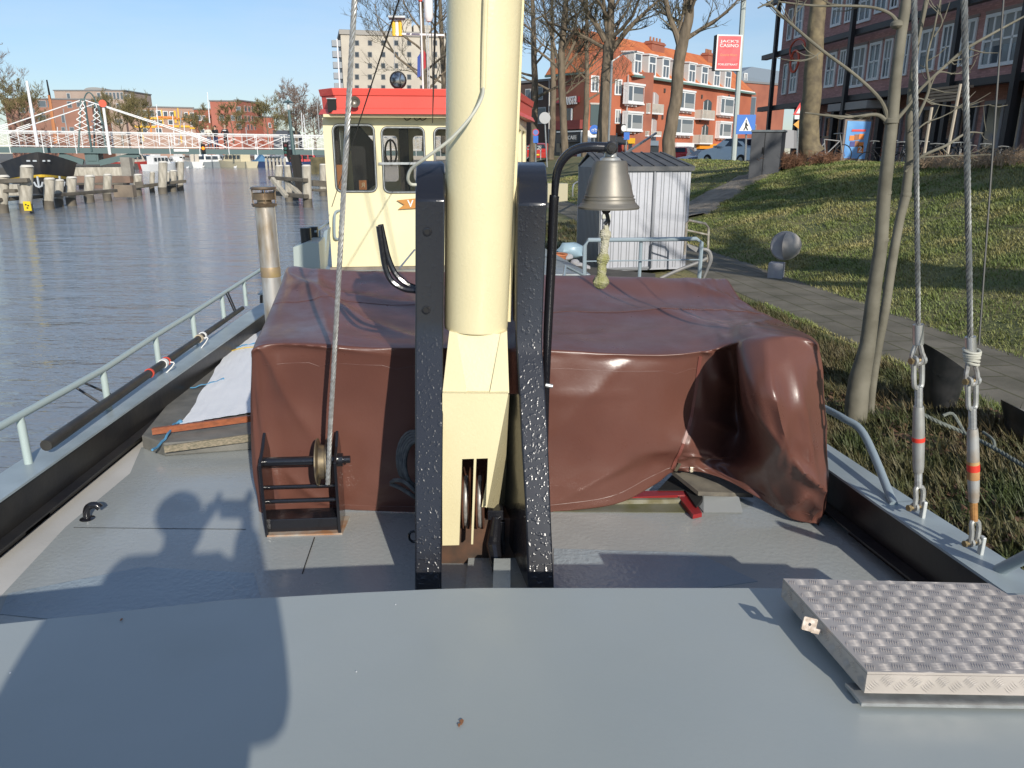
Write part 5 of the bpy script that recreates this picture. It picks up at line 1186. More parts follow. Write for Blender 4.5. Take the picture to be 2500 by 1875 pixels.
# name plate and navigation lamp
mb=MB(); a=bz(424,364,.1);b=bz(461,370,.1); mb.fbox(FB,a[0],b[0],b[1],a[1],.03,.07); mb.build('name_plate',bw,bridge)
a=bz(496,362,.2); mb=MB(); mb.fbox(FB,a[0]-.16,a[0]+.16,a[1]-.32,a[1]+.3,.05,.3); lb=mb.build('lamp_box',darkm,bridge)
mb=MB(); c=FB.pt(a[0],a[1],.31); mb.ball(c,.13,10); mb.build('amber_lamp',M('amber_lit',(1,.28,.02),.4,emit=.9),lb,smooth=True)
# people on the bridge
for px,py,lab,top,legs,hair,face,hf,lh in(
   (512,356,'person in pale jacket with fair hair leaning at the bridge rail, leftmost of three',M('pale_jacket',(.6,.57,.48),.8),M('grey_trousers',(.2,.22,.28),.8),hairf,R(200),1.72,True),
   (529,356,'person in black jacket with dark hair between the other two on the bridge',M('black_jacket',(.015,.015,.018),.7),M('navy_trousers',(.03,.05,.12),.8),hairb,R(170),1.75,False),
   (553,357,'person in black t-shirt with small white chest print, rightmost of three on the bridge',M('black_shirt',(.015,.015,.02),.7),M('black_trousers',(.015,.015,.02),.7),M('light_hair',(.35,.26,.18),.7),R(180),1.80,False)):
    u,_=bz(px,py,-.45); p=FB.pt(u,deckz(u),-.45)
    r_,L_2=person(p,hf,face,lab,top,legs,hair,(((-.27,.1,1.12),(-.16,.34,1.1)),((.27,.1,1.12),(.16,.34,1.1))))
    if px==553: mb=MB(); mb.obox(L_2(0,.115,1.36),V((.13,0,0)),V((0,.012,0)),V((0,0,.03))); mb.build('shirt_print',white,r_)
# =================== PILES ===================
capw=M('pile_cap_pale',(.6,.57,.5),.8)
PG='timber mooring piles by the bridge'
def pile(px,yt,yb,wpx,lab,lean=0,mat=timber,yt_px=None):
    b=G(px,yb,-.0); Y=b.y; t=W(px+lean,yt,Y); r=wpx/2*Y/1900*1.2
    root=thing('mooring_pile',lab,'pile',(b.x,b.y,0),PG)
    mb=MB(); mb.tube([(b.x,b.y,-.8),(b.x,b.y,.35),t],[r*.95,r*.97,r],10); mb.build('pile_shaft',mat,root,smooth=True,auto=50)
    mb=MB(); mb.tube([t,t+UP*r*.35],[r*1.06,r*.8],10); mb.build('pile_top',capw,root,smooth=True,auto=40)
    mb=MB(); mb.tube([(b.x,b.y,-.5),(b.x,b.y,.42)],r*1.02,10); mb.build('wet_foot',timberd,root,smooth=True,auto=50)
    return b,t
lp=[(66,408,519,24,'tallest pale pile at the far left, yellow sign at its foot'),(8,432,520,22,'weathered pile at the far left edge of the fender'),(121,438,511,20,'thick pale pile second from the tall one in the front fender'),(146,441,505,16,'short pile tucked behind the front fender beam'),(175,435,502,19,'pale pile midway along the front fender beam'),(219,431,494,19,'pale pile near the right end of the front fender beam'),(263,428,490,16,'last pale pile at the right end of the front fender'),
    (337,428,478,16,'dark brown pile in front of the pier timber'),(372,421,470,10,'slim pile in the second fender behind the pier'),(398,397,473,17,'pale pile with broad pale top in the second fender'),(412,421,466,11,'low pale pile in the middle of the second fender'),(423,418,468,14,'stout pale pile third from the end of the second fender'),(441,396,466,13,'tall pale end pile of the second fender'),(318,385,440,16,'grey concrete-like pile right beside the bridge pier')]
for a in lp: pile(*a)
rp=[(678,406,478,15,'tall pale pile at the left of the right-hand dolphin',4),(706,406,492,15,'leaning pale pile second from the left in the right-hand dolphin',-3),(722,423,488,12,'shorter pale pile in the middle of the right-hand dolphin',-6),(752,406,506,18,'nearest pale pile at the right of the right-hand dolphin',-4),(789,403,478,14,'separate pale pile between dolphin and wheelhouse',0),(799,410,470,10,'thin pile touching the wheelhouse edge',0)]
for a in rp: pile(*a)
def beam(p0,p1,th,Ya,Yb,lab,mat=timberd):
    a,b=W(*p0,Ya),W(*p1,Yb); mb=MB(); mb.bar(a,b,.28,th*Ya/1900); tag(mb.build('fender_beam',mat,bevel=.03),lab,'beam','horizontal timber fender beams')
yl=G(66,519,0).y-.9
beam((-20,489),(282,465),9,yl,G(263,490,0).y-1.0,'long low dark beam across the front left piles')
beam((-20,443),(70,440),10,yl+.5,yl+.5,'short upper beam at the far left tall pile')
beam((-20,466),(40,466),8,yl+.6,yl+.6,'middle beam stub at the far left edge')
beam((346,455),(452,442),7,G(372,470,0).y-1.6,G(441,466,0).y-.9,'dark low beam along the second fender')
beam((330,452),(350,450),14,G(337,478,0).y-.4,G(337,478,0).y-.2,'short thick mossy block beam beside the dark brown pile')
yr=G(752,506,0).y
beam((660,434),(747,440),8,yr+2,yr-.4,'upper dark beam of the right-hand dolphin'); beam((662,471),(749,480),9,yr+2,yr-.4,'lower dark beam of the right-hand dolphin')
beam((762,447),(815,450),14,yr+3,yr+4,'thick dark beam between dolphin and wheelhouse'); beam((762,464),(815,466),6,yr+3,yr+4,'thin lower beam between dolphin and wheelhouse')
for (a,b) in (((664,436),(700,480)),((697,438),(735,478))):
    mb=MB(); mb.bar(W(*a,yr+1),W(*b,yr+.3),.2); tag(mb.build('brace_timber',timber,bevel=.02),'slanting pale brace in the right-hand dolphin'+(' nearer its left end' if a[0]==664 else ' nearer its right end'),'brace')
for x0,x1,lab in((724,742,'dark leaning post behind the signal in the right-hand dolphin'),(713,730,'thin dark leaning post behind the middle of the right-hand dolphin')):
    mb=MB(); mb.bar(W(x0,378,yr+4),W(x1,470,yr+4),.3 if x0==724 else .2); tag(mb.build('dark_post',M('tarred_timber',(.02,.018,.015),.8)),lab,'post')
mb=MB(); c=W(67,503,yl-.3); mb.obox(c,V((.16,0,0)),V((0,.02,0)),V((0,0,.2))); ys=mb.build('warning_sign',M('sign_yellow',(.75,.55,.02),.5)); tag(ys,'small yellow black-marked notice at the foot of the tall left pile','sign')
for dx,dz in((-.05,.06),(.05,.02),(0,-.08)): mb=MB(); mb.obox(c+V((dx,-.025,dz)),V((.035,0,0)),V((0,.005,0)),V((0,0,.03))); mb.build('marking',darkm,ys)
for (x0,y0,x1,y1,Yd,lab,mt) in((176,430,318,447,50,'broad reddish brown timber wall of the bridge pier above the front piles',M('red_brown_timber',(.26,.17,.125),.9,col2=(.17,.12,.09),vs=1.2)),(278,452,326,482,46,'brown sloping block at the foot of the bridge pier',M('pier_block_brown',(.25,.2,.15),.9,col2=(.16,.13,.1),vs=1.5)),(299,384,322,440,52,'tall grey slab post at the right end of the bridge pier',M('grey_slab_timber',(.30,.28,.24),.85,col2=(.22,.2,.17),vs=2)),(-20,450,46,478,40,'grey timber wall at the far left behind the front fender',timber),(180,447,300,452,47,'dark recess beam under the timber wall of the bridge pier',timberd)):
    a,b=W(x0,y1,Yd),W(x1,y1,Yd); c=W(x1,y0,Yd); mb=MB(); mb.box(a.x,b.x,Yd,Yd+.5,a.z,c.z); tag(mb.build('pier_timber',mt,bevel=.03),lab,'timber')
# black barge bow under the bridge
def barge_bow():
    Yb=52; root=thing('moored_barge','black hulled moored barge with yellow band, bow towards us under the bridge','barge',W(92,430,Yb)*1)
    root.location.z=0
    C_=W(92,372,Yb); ve_=V((C_.x,C_.y,0)).normalized(); pe_=V((ve_.y,-ve_.x,0)); zt=W(92,371,Yb).z; zb_=.75
    mb=MB(); vs=[]; rowsz=[(zt,1.0,0),(zt*.72+zb_*.28,.96,-.0),(zb_+.35,.86,.3),(zb_,.8,.5),(-.3,.7,.8)]
    hw=2.35
    fs=[]; N_=25
    for z,wv,fwd in rowsz:
        for i in range(N_):
            a=-1+2*i/(N_-1); x=hw*wv*a; y=abs(a)**1.6*5.0+fwd; sheer=(-.75*abs(a)**1.3) if z==zt else (-.3*abs(a)**1.3 if z>1.2 else 0)
            q=V((C_.x,Yb,0))+pe_*x+ve_*y; vs.append((q.x,q.y,z+sheer))
    k=len(rowsz)
    for r_ in range(k-1):
        for i in range(N_-1): fs.append((r_*N_+i,r_*N_+i+1,(r_+1)*N_+i+1,(r_+1)*N_+i))
    # back closure
    fs.append(tuple(range(N_)))
    mb.add(vs,fs); mb.build('hull',M('barge_black_hull',(.022,.022,.026),.5,col2=(.05,.045,.04),vs=1),root,smooth=True,auto=50)
    mb=MB(); vs=[]
    for z,s_ in((1.0,.875),(.84,.84)):
        for i in range(N_):
            a=-1+2*i/(N_-1); q=V((C_.x,Yb,0))+pe_*(hw*(s_+.008)*a)+ve_*(abs(a)**1.6*5+.23); vs.append((q.x,q.y,z+.25-.38*abs(a)**1.5))
    mb.add(vs,[(i,i+1,N_+i+1,N_+i) for i in range(N_-1)]); mb.build('yellow_band',M('barge_yellow',(.65,.42,.04),.5),root)
    for s_ in(-.12,.5): 
        mb=MB(); c=V((C_.x,Yb,.85))+pe_*(s_*2)-ve_*.25; mb.bar(c+UP*.3,c-UP*.35,.09); mb.tube([c+V((-.28,0,-.05)),c+V((-.18,0,-.3)),c+V((0,0,-.38)),c+V((.18,0,-.3)),c+V((.28,0,-.05))],.06,6); mb.build('anchor',M('anchor_pale',(.45,.48,.5),.6),root)
    for s_ in(-.25,-.1,.1,.22): mb=MB(); mb.obox(V((C_.x,Yb,zt-.55))+pe_*(s_*hw)+ve_*(abs(s_)**1.6*5-.02),V((.12,0,0)),V((0,.03,0)),V((0,0,.05))); mb.build('hull_fitting',M('anchor_pale',(.45,.48,.5),.6),root)
barge_bow()
# =================== LAMPS, SIGNALS, MASTS ===================
lamp=thing('bridge_street_lamp','slim grey-green street lamp with flat round hood above the bridge rail','street lamp',W(717,378,64))
mb=MB(); mb.tube([W(717,378,64),W(712,330,64),W(705,268,64)],[.17,.14,.1],8); mb.build('lamp_post',bridgegreen,lamp,smooth=True)
c=W(704.5,268,64); mb=MB(); mb.lathe(c,[(.07,0),(.11,.1),(.12,.3),(.1,.5)],10); mb.build('lamp_glass',M('lamp_frosted',(.6,.6,.58),.3),lamp,smooth=True)
mb=MB(); mb.lathe(c,[(.1,.5),(.45,.52),(.3,.6),(.1,.68),(.03,.75),(0,.75)],14); mb.build('lamp_hood',bridgegreen,lamp,smooth=True)
tl=thing('traffic_signal','dark upright ship traffic signal standing in front of the lamp post','signal',W(698,394,55)); 
mb=MB(); mb.prism([W(690,347,55),W(700,347,55),W(703,382,55),W(694,382,55)],(0,.4,0)); mb.prism([W(703,365,55),W(709,365,55),W(711,384,55),W(704,384,55)],(0,.4,0)); mb.bar(W(702,380,55),W(708,395,55),.15); mb.build('signal_housing',darkm,tl)
for y in(355,363,372,379): mb=MB(); mb.lathe(W(697,y,54.95),[(0,-.03),(.09,-.02),(.1,.02)],10,axis=(0,1,0)); mb.build('signal_lens',M('dull_red_lens',(.12,.03,.03),.3) if y in(355,379) else M('dull_green_lens',(.03,.1,.08),.3),tl)
def pole(px,y0,px2,y1,Y,r,mat,lab,cat='mast',name='boat_mast',group='masts of moored sailing boats'):
    a=W(px2,y1,Y);b=W(px,y0,Y); mb=MB(); mb.tube([a,b],[r,r*.7],6); o=mb.build(name,mat,smooth=True); tag(o,lab,cat,group); return a,b
wood=M('orange_mast_wood',(.5,.2,.08),.6); mw=M('mast_white',(.75,.75,.75),.4); mg=M('mast_grey',(.35,.36,.36),.5)
a,b=pole(65,197,92,358,56,.12,mw,'thick white leaning pole rising from the near bridge rail at the left','pole','white_pole',None)
pole(120,232,137,350,120,.28,wood,'tall orange wooden mast behind the bridge at the left'); pole(114,195,121,232,119,.14,darkm,'dark topmast above the tall orange wooden mast')
ml=[(154,265,170,356,'white mast with stays left of the pylons'),(382,255,390,355,'thin white mast in front of the yellow trimmed flats'),(421,280,427,355,'short white mast right of the yellow trimmed flats middle'),(443,270,436,355,'leaning white mast before the yellow building'),(449,300,453,355,'shortest white mast near the end of the yellow building'),(506,225,512,300,'tall thin grey mast above the person in pale jacket'),(600,310,604,352,'thin mast right of the rightmost person'),(736,275,740,360,'white mast right of the street lamp'),(741,280,748,358,'second white mast right of the street lamp'),(774,250,780,330,'white mast with red tip nearest the wheelhouse'),(468,315,470,360,'faint mast at the end of the yellow building'),(140,310,142,350,'low thin mast by the orange mast')]
for i,(x,y,x2,y2,lab) in enumerate(ml): pole(x,y,x2,y2,118+i*2,.09,mw if i%3 else mg,lab)
# =================== MARINA BOATS ===================
hullw=M('boat_white_gelcoat',(.72,.72,.70),.25); hulln=M('boat_navy',(.03,.05,.12),.3); hullc=M('boat_cream',(.62,.55,.38),.4); hullg=M('boat_grey',(.25,.28,.3),.4); redh=M('boat_red',(.4,.05,.04),.4); 
def boat(px,py,Y,L_,h,hullmat,topmat,label,rz=0,sail=False,cover=None):
    p=W(px,py,Y); root=thing('moored_boat',label,'boat',(p.x,Y,0),'small boats moored in the marina'); 
    loc=V((p.x,Y,0)); c,sn=math.cos(rz),math.sin(rz)
    T=lambda x,y,z: loc+V((x*c-y*sn,x*sn+y*c,z))
    mb=MB(); st=[(-.5,.42,.95),(-.35,.48,.92),(0,.5,.95),(.3,.38,1.05),(.45,.16,1.2),(.5,.02,1.28)]; vs=[];fs=[]
    B=L_*.3; hh=h*.45
    for x,wd,sh in st:
        vs+=[T(x*L_,-wd*B,hh*sh),T(x*L_*.97,-wd*B*.75,-.1),T(x*L_*.97,wd*B*.75,-.1),T(x*L_,wd*B,hh*sh)]
    for i in range(5):
        for j in range(4): fs.append((i*4+j,i*4+(j+1)%4,(i+1)*4+(j+1)%4,(i+1)*4+j))
    fs+= [(0,1,2,3),(20,23,22,21)]; mb.add(vs,fs); mb.build('hull',hullmat,root,auto=40)
    mb=MB(); z0,z1=hh*.9,h*(.95 if not sail else .72); a0,a1=(-.32,.18)
    mb.add([T(a0*L_,-B*.33,z0),T(a1*L_+.6,-B*.3,z0),T(a1*L_,-B*.26,z1),T(a0*L_,-B*.3,z1),T(a0*L_,B*.33,z0),T(a1*L_+.6,B*.3,z0),T(a1*L_,B*.26,z1),T(a0*L_,B*.3,z1)],[(0,1,2,3),(4,7,6,5),(0,4,5,1),(3,2,6,7),(0,3,7,4),(1,5,6,2)]); cb=mb.build('cabin',topmat,root,bevel=.05)
    for k in range(4):
        x0=a0*L_+.3+k*(a1-a0)*L_/4.3; mb=MB()
        mb.add([T(x0,-B*.335,z0+(z1-z0)*.35),T(x0+(a1-a0)*L_/5.5,-B*.33,z0+(z1-z0)*.35),T(x0+(a1-a0)*L_/5.5,-B*.315,z0+(z1-z0)*.8),T(x0,-B*.32,z0+(z1-z0)*.8)],[(0,1,2,3)]); mb.build('window',glassd,cb)
        mb=MB(); mb.add([T(x0,B*.335,z0+(z1-z0)*.35),T(x0+(a1-a0)*L_/5.5,B*.33,z0+(z1-z0)*.35),T(x0+(a1-a0)*L_/5.5,B*.315,z0+(z1-z0)*.8),T(x0,B*.32,z0+(z1-z0)*.8)],[(0,1,2,3)]); mb.build('window',glassd,cb)
    for e_,xx in((0,a1*L_+.5),(1,a0*L_-.04)):
        for w0,w1 in((-.26,-.03),(.03,.26)):
            mb=MB(); sl_=-.35 if e_==0 else 0; zA,zB=z0+(z1-z0)*.3,z0+(z1-z0)*.82; mb.add([T(xx+.08,B*w0,zA),T(xx+.08,B*w1,zA),T(xx+.08+sl_,B*w1*.95,zB),T(xx+.08+sl_,B*w0*.95,zB)],[(0,1,2,3)]); mb.build('window',glassd,cb)
    mb=MB(); mb.obox(T(-.12*L_,0,z1+.12),(T(1,0,0)-T(0,0,0))*L_*.1,(T(0,1,0)-T(0,0,0))*B*.22,UP*.12); mb.build('cabin_top',topmat,cb,bevel=.04)
    mb=MB(); 
    for k in range(6): mb.bar(T((.48-.05*k-.2*(k>2))*L_,-.40*B*(.3+.14*k if k<5 else 1),hh),T((.48-.05*k-.2*(k>2))*L_,-.40*B*(.3+.14*k if k<5 else 1),hh+.55),.04)
    mb.bar(T(.48*L_,0,hh+.55),T(-.0*L_,-.46*B,hh+.55),.04); mb.build('guard_rail',galv,root)
    if cover: mb=MB(); mb.prism([T(-.5*L_,-B*.4,hh),T(-.5*L_,0,hh+1.2),T(-.5*L_,B*.4,hh)],T(-.2*L_,0,0)-T(-.5*L_,0,0)); mb.build('canopy',cover,root)
    return root
bl=[(422,400,150,9,2.2,hullw,hullw,'white sailing boat with red waterline at the left of the marina, nearest the second fender',2.3,1,None),
 (468,401,146,8,2.4,hullw,M('boat_beige',(.5,.45,.38),.5),'white boat with beige cabin between the sailing boat and the grey cruiser',2.2,0,None),
 (510,402,146,10,2.3,hullg,hullw,'grey hulled cruiser with white wheelhouse below the three people',.5,0,None),
 (575,403,144,10,2.5,hullc,hullc,'large cream motor cruiser in the middle of the marina',2.5,0,None),
 (622,402,147,9,2.3,hulln,hullw,'navy hulled boat with white cabin right of the cream cruiser',2.2,0,M('blue_canvas',(.08,.2,.35),.7)),
 (678,402,150,8,2.2,hulln,hullw,'dark boat with white cabin nearest the right-hand dolphin',2.4,0,None),
 (650,399,158,7,2.2,hullw,hullw,'small white boat further back behind the dark one',1.2,0,None),
 (544,399,158,7,2.2,hullw,hullg,'small pale boat further back left of the cream cruiser',1.0,0,M('orange_canvas',(.6,.15,.03),.7)),
 (745,400,140,8,2.5,hulln,M('red_canvas',(.5,.04,.04),.6),'dark boat under a red cover between dolphin and wheelhouse',.4,0,None),
 (352,397,150,8,2.3,redh,hullw,'red hulled boat behind the second fender piles',.6,0,None),(390,392,120,6,2.2,hullw,hullw,'white boat with rounded stern directly behind the broad topped pile',1.2,0,None),
 (325,396,130,7,2.6,redh,M('boat_beige',(.5,.45,.38),.5),'dark red boat with beige cabin right of the bridge pier',1.0,0,None),
 (600,399,160,6,2.2,hullw,hulln,'small white boat with dark cabin behind the navy hulled boat',1.3,0,None),
 (446,399,158,7,2.1,hullw,hullw,'small white boat tucked behind between the two leftmost marina boats',1.1,0,None),(490,399,158,7,2.1,hullg,hullw,'small grey boat with white top behind the grey cruiser bow',1.9,0,None)]
for b in bl:
    px,py,Y,L_,h,hm,tm,lab,rz,sl_,cv_=b; boat(px,py,Y,L_,h,hm,tm,lab,rz,bool(sl_),cv_)
# jetty on the right (olive bank wall beyond the red boat)
mb=MB(); a=W(757,380,100);b=W(815,382,100); mb.box(a.x,b.x+3,100,106,0,a.z-.2); q=mb.build('mossy_quay_wall',M('mossy_wall',(.17,.14,.07),.9,col2=(.1,.09,.05),vs=1.5)); tag(q,'olive brown quay wall between the red boat and the wheelhouse','wall')
for i in range(6):
    mb=MB(); c=W(650+i*9,395,128); mb.bar(V((c.x,128,0)),V((c.x,128,1.7)),.3); tag(mb.build('mooring_pile',timber),'thin grey jetty post in the far row before the right-hand dolphin','pile','far jetty posts')
for x,y in((457,411),(484,412),(495,409),(574,410)):
    c=G(x,y,0); mb=MB(); mb.ball(c+UP*.12,.22,8,(1.4,1,.7)); mb.ball(c+V((.25,0,.3)),.1,6); tag(mb.build('gull',M('gull_white',(.8,.8,.78),.7)),'tiny white gull floating on the far water','bird','gulls floating far off')
# =================== FAR BUILDINGS (left) ===================
def building(name,label,A,B,z0,z1,depth,mat,wins,wmat=glassm,frame=None,roofcap=None,d=.06,cat='building',zc=None,roofm=None):
    F=Fac(A,B); mid_=F.pt(F.L/2,0,-depth/2); root=thing(name,label,cat,(mid_.x,mid_.y,z0))
    mb=MB(); mb.fbox(F,0,F.L,z0,z1,-depth,0); mb.build('wall',mat,root)
    mb=MB(); mb.fbox(F,-.15,F.L+.15,z1,z1+.25,-depth-.15,.15); mb.build('roof',roofm or roofcap or M('roof_grey',(.2,.2,.2),.8),root)
    for i,(u0,u1,a,b) in enumerate(wins):
        f=MB(); t=min(.12,(u1-u0)*.12)
        f.fbox(F,u0,u1,a,b,0.01,.05); wo_=f.build('window',frame or white,root)
        f=MB(); f.fbox(F,u0+t,u1-t,a+t,b-t,.05,.07); f.build('pane',wmat,wo_)
    return root,F
def fac_px(x0,Ya,x1,Yb,y=371):
    a,b=W(x0,y,Ya),W(x1,y,Yb); return (a.x,a.y),(b.x,b.y)
beigebr=M('beige_brick',(.42,.33,.27),.85,col2=(.36,.27,.22),vs=.3)
A_,B_2=fac_px(155,190,322,190); F=Fac(A_,B_2)
wz=lambda l:[F.rect(a,b,c,d) for a,b,c,d in l]
building('apartment_block','beige brick flats with curved roof terrace rising behind the bridge pylons',A_,B_2,.9,F.uz(240,222)[1],14,beigebr,wz([(237,226,246,243)]+[(249+i*9,225,256+i*9,243) for i in range(6)]+[(305,230,319,240),(163,227,172,242),(238,250,246,270),(250,250,272,268),(284,252,296,268),(238,276,246,295),(280,290,300,302),(255,300,275,320)]),frame=M('pale_frame',(.5,.5,.48),.6))
mb=MB(); P=smooth_pts([F.pt(*F.uz(x,y),-1) for x,y in((196,221),(205,214),(225,212),(245,215),(255,221))],4); mb.prism(P,(0,8,0)); tag(mb.build('rooftop_storey',M('grey_roof_storey',(.3,.3,.29),.8)),'low curved grey rooftop storey on the beige flats','rooftop')
A_,B_2=fac_px(30,175,240,178); F=Fac(A_,B_2); wz=lambda l:[F.rect(a,b,c,d) for a,b,c,d in l]
building('red_flats','long red and grey brick flats behind the left half of the bridge',A_,B_2,.9,F.uz(140,243)[1],12,M('brown_red_brick',(.34,.17,.12),.85,col2=(.26,.14,.10),vs=.25),wz([(92,245,113,262),(116,245,122,262),(164,247,176,264),(187,249,200,262),(215,250,224,262),(92,280,113,296),(125,282,134,300),(150,280,160,300),(48,262,62,276),(70,262,84,276),(150,310,160,325),(170,310,182,325)]),frame=M('grey_frame',(.3,.3,.3),.6))
A_,B_2=fac_px(322,170,484,176); F=Fac(A_,B_2); wz=lambda l:[F.rect(a,b,c,d) for a,b,c,d in l]
yb,yF=building('yellow_trimmed_flats','low brown flats with bright yellow and orange window frames behind the bridge',A_,B_2,.9,F.uz(400,263)[1],10,M('brown_flat_wall',(.40,.26,.2),.8),wz([(330+i*17,268+i*.4,343+i*17,285+i*.4) for i in range(4)]+[(398,271,410,287),(414,272,428,287),(450,274,460,290),(463,275,478,291)]+[(345+i*20,294,360+i*20,306) for i in range(3)]+[(410,292,424,305),(465,297,478,308),(345,312,360,326),(380,312,396,326)]),frame=white)
for x0,y0,x1,y1 in((364,266,368,330),(384,284,430,290),(425,270,430,300),(460,272,463,300),(462,291,480,296),(478,274,484,350),(380,306,425,311),(395,268,398,310),(437,264,440,350),(329,286,396,291),(329,307,380,312),(410,288,463,292),(345,286,348,345),(425,306,463,311),(463,311,482,315),(399,288,425,291)):
    mb=MB(); u0,u1,a,b=F.rect(x0,y0,x1,y1); mb.fbox(F,u0,u1,a,b,.07,.16); mb.build('yellow_trim',M('yellow_trim',(.72,.42,.02),.5) if (x0%2) else M('orange_trim',(.7,.22,.03),.5),yb)
A_,B_2=fac_px(484,170,525,170); F=Fac(A_,B_2); building('low_red_annex','low plain red brick block between the yellow flats and the taller red building',A_,B_2,.9,F.uz(505,268)[1],10,brickred,[F.rect(481,281,492,295),F.rect(494,282,502,295),F.rect(490,315,500,325)])
A_,B_2=fac_px(525,164,592,165); F=Fac(A_,B_2); 
building('red_office','tall plain red brick building corner with few windows right of the bridge people',A_,B_2,.9,F.uz(560,248)[1],14,M('strong_red_brick',(.42,.15,.105),.85,col2=(.37,.125,.085),vs=.3),[F.rect(*t) for t in((576,260,588,274),(564,281,574,295),(578,281,590,295),(577,301,590,315),(535,280,548,295))],frame=M('grey_frame',(.3,.3,.3),.6))
A_,B_2=fac_px(592,165,648,175); F=Fac(A_,B_2); 
wn_=[F.rect(596+i*8.5,258+i*.8,602+i*8.5,273+i*.6) for i in range(6)]+[F.rect(596+i*8.5,282+i*.4,602+i*8.5,298) for i in range(5)]+[F.rect(603+i*8.5,304,608+i*8.5,318) for i in range(4)]
building('red_office_wing','sunlit red brick office side with rows of tall white windows',A_,B_2,.9,F.uz(620,251)[1],.6,M('strong_red_brick',(.42,.15,.105),.85,col2=(.37,.125,.085),vs=.3),wn_,frame=M('salmon_frame',(.55,.4,.35),.6))
A_,B_2=fac_px(648,170,675,172); F=Fac(A_,B_2); building('red_end_block','low red brick block at the right end of the red office',A_,B_2,.9,F.uz(660,287)[1],8,M('strong_red_brick',(.42,.15,.105),.85,col2=(.37,.125,.085),vs=.3),[F.rect(655,300,662,312)])
mb=MB(); a,b=W(670,371,150),W(712,371,150); hz=W(690,318,150).z; mb.prism([(a.x,150,.9),(b.x,150,.9),(b.x,150,hz-1.3),((a.x+b.x)/2+1,150,hz),(a.x,150,hz)],(0,9,0)); tag(mb.build('grey_roof_shed',M('slate_shed',(.07,.08,.1),.7)),'low slate grey roofed shed left of the street lamp foot','shed')
# tower block
A_,B_2=fac_px(848,188,1110,194); F=Fac(A_,B_2)
tw=[]
for r_,zy in enumerate((248,315,380,445,507,570)):
    for c_,zx in enumerate((288,363,440,515,590,665,740)):
        tw.append(F.rect(*z3(zx-13,zy-15+c_*0.0-r_*0),*z3(zx+13,zy+17)))
tb_,tF=building('tower_block','tall pale concrete tower block of flats with small square windows behind the wheelhouse',A_,B_2,.9,F.uz(900,77)[1],16,M('pale_concrete',(.52,.47,.385),.85,col2=(.46,.41,.34),vs=.4),tw,frame=M('tower_frame',(.2,.2,.2),.6),wmat=glassd)
mb=MB(); mb.fbox(F,-.3,F.L+.3,F.uz(900,86)[1],F.uz(900,75)[1],-16,.3); mb.build('parapet',M('grey_parapet',(.33,.31,.28),.8),tb_)
for i,zy in enumerate((232,295,358,420,480,540)):
    mb=MB(); z=F.uz(848,zy/2.371)[1]; mb.fbox(F,-2.0,-.05,z-1.3,z,-2.5,-.5); mb.build('balcony',M('grey_balcony',(.28,.30,.32),.6),tb_)
for x0,x1,y0 in((980,1010,38),(1015,1060,55)):
    u0,u1,a,b=F.rect(x0,y0,x1,75); mb=MB(); mb.fbox(F,u0,u1,a,b,-10,-4); mb.build('roof_box',M('pale_concrete2',(.55,.5,.42),.85),tb_)
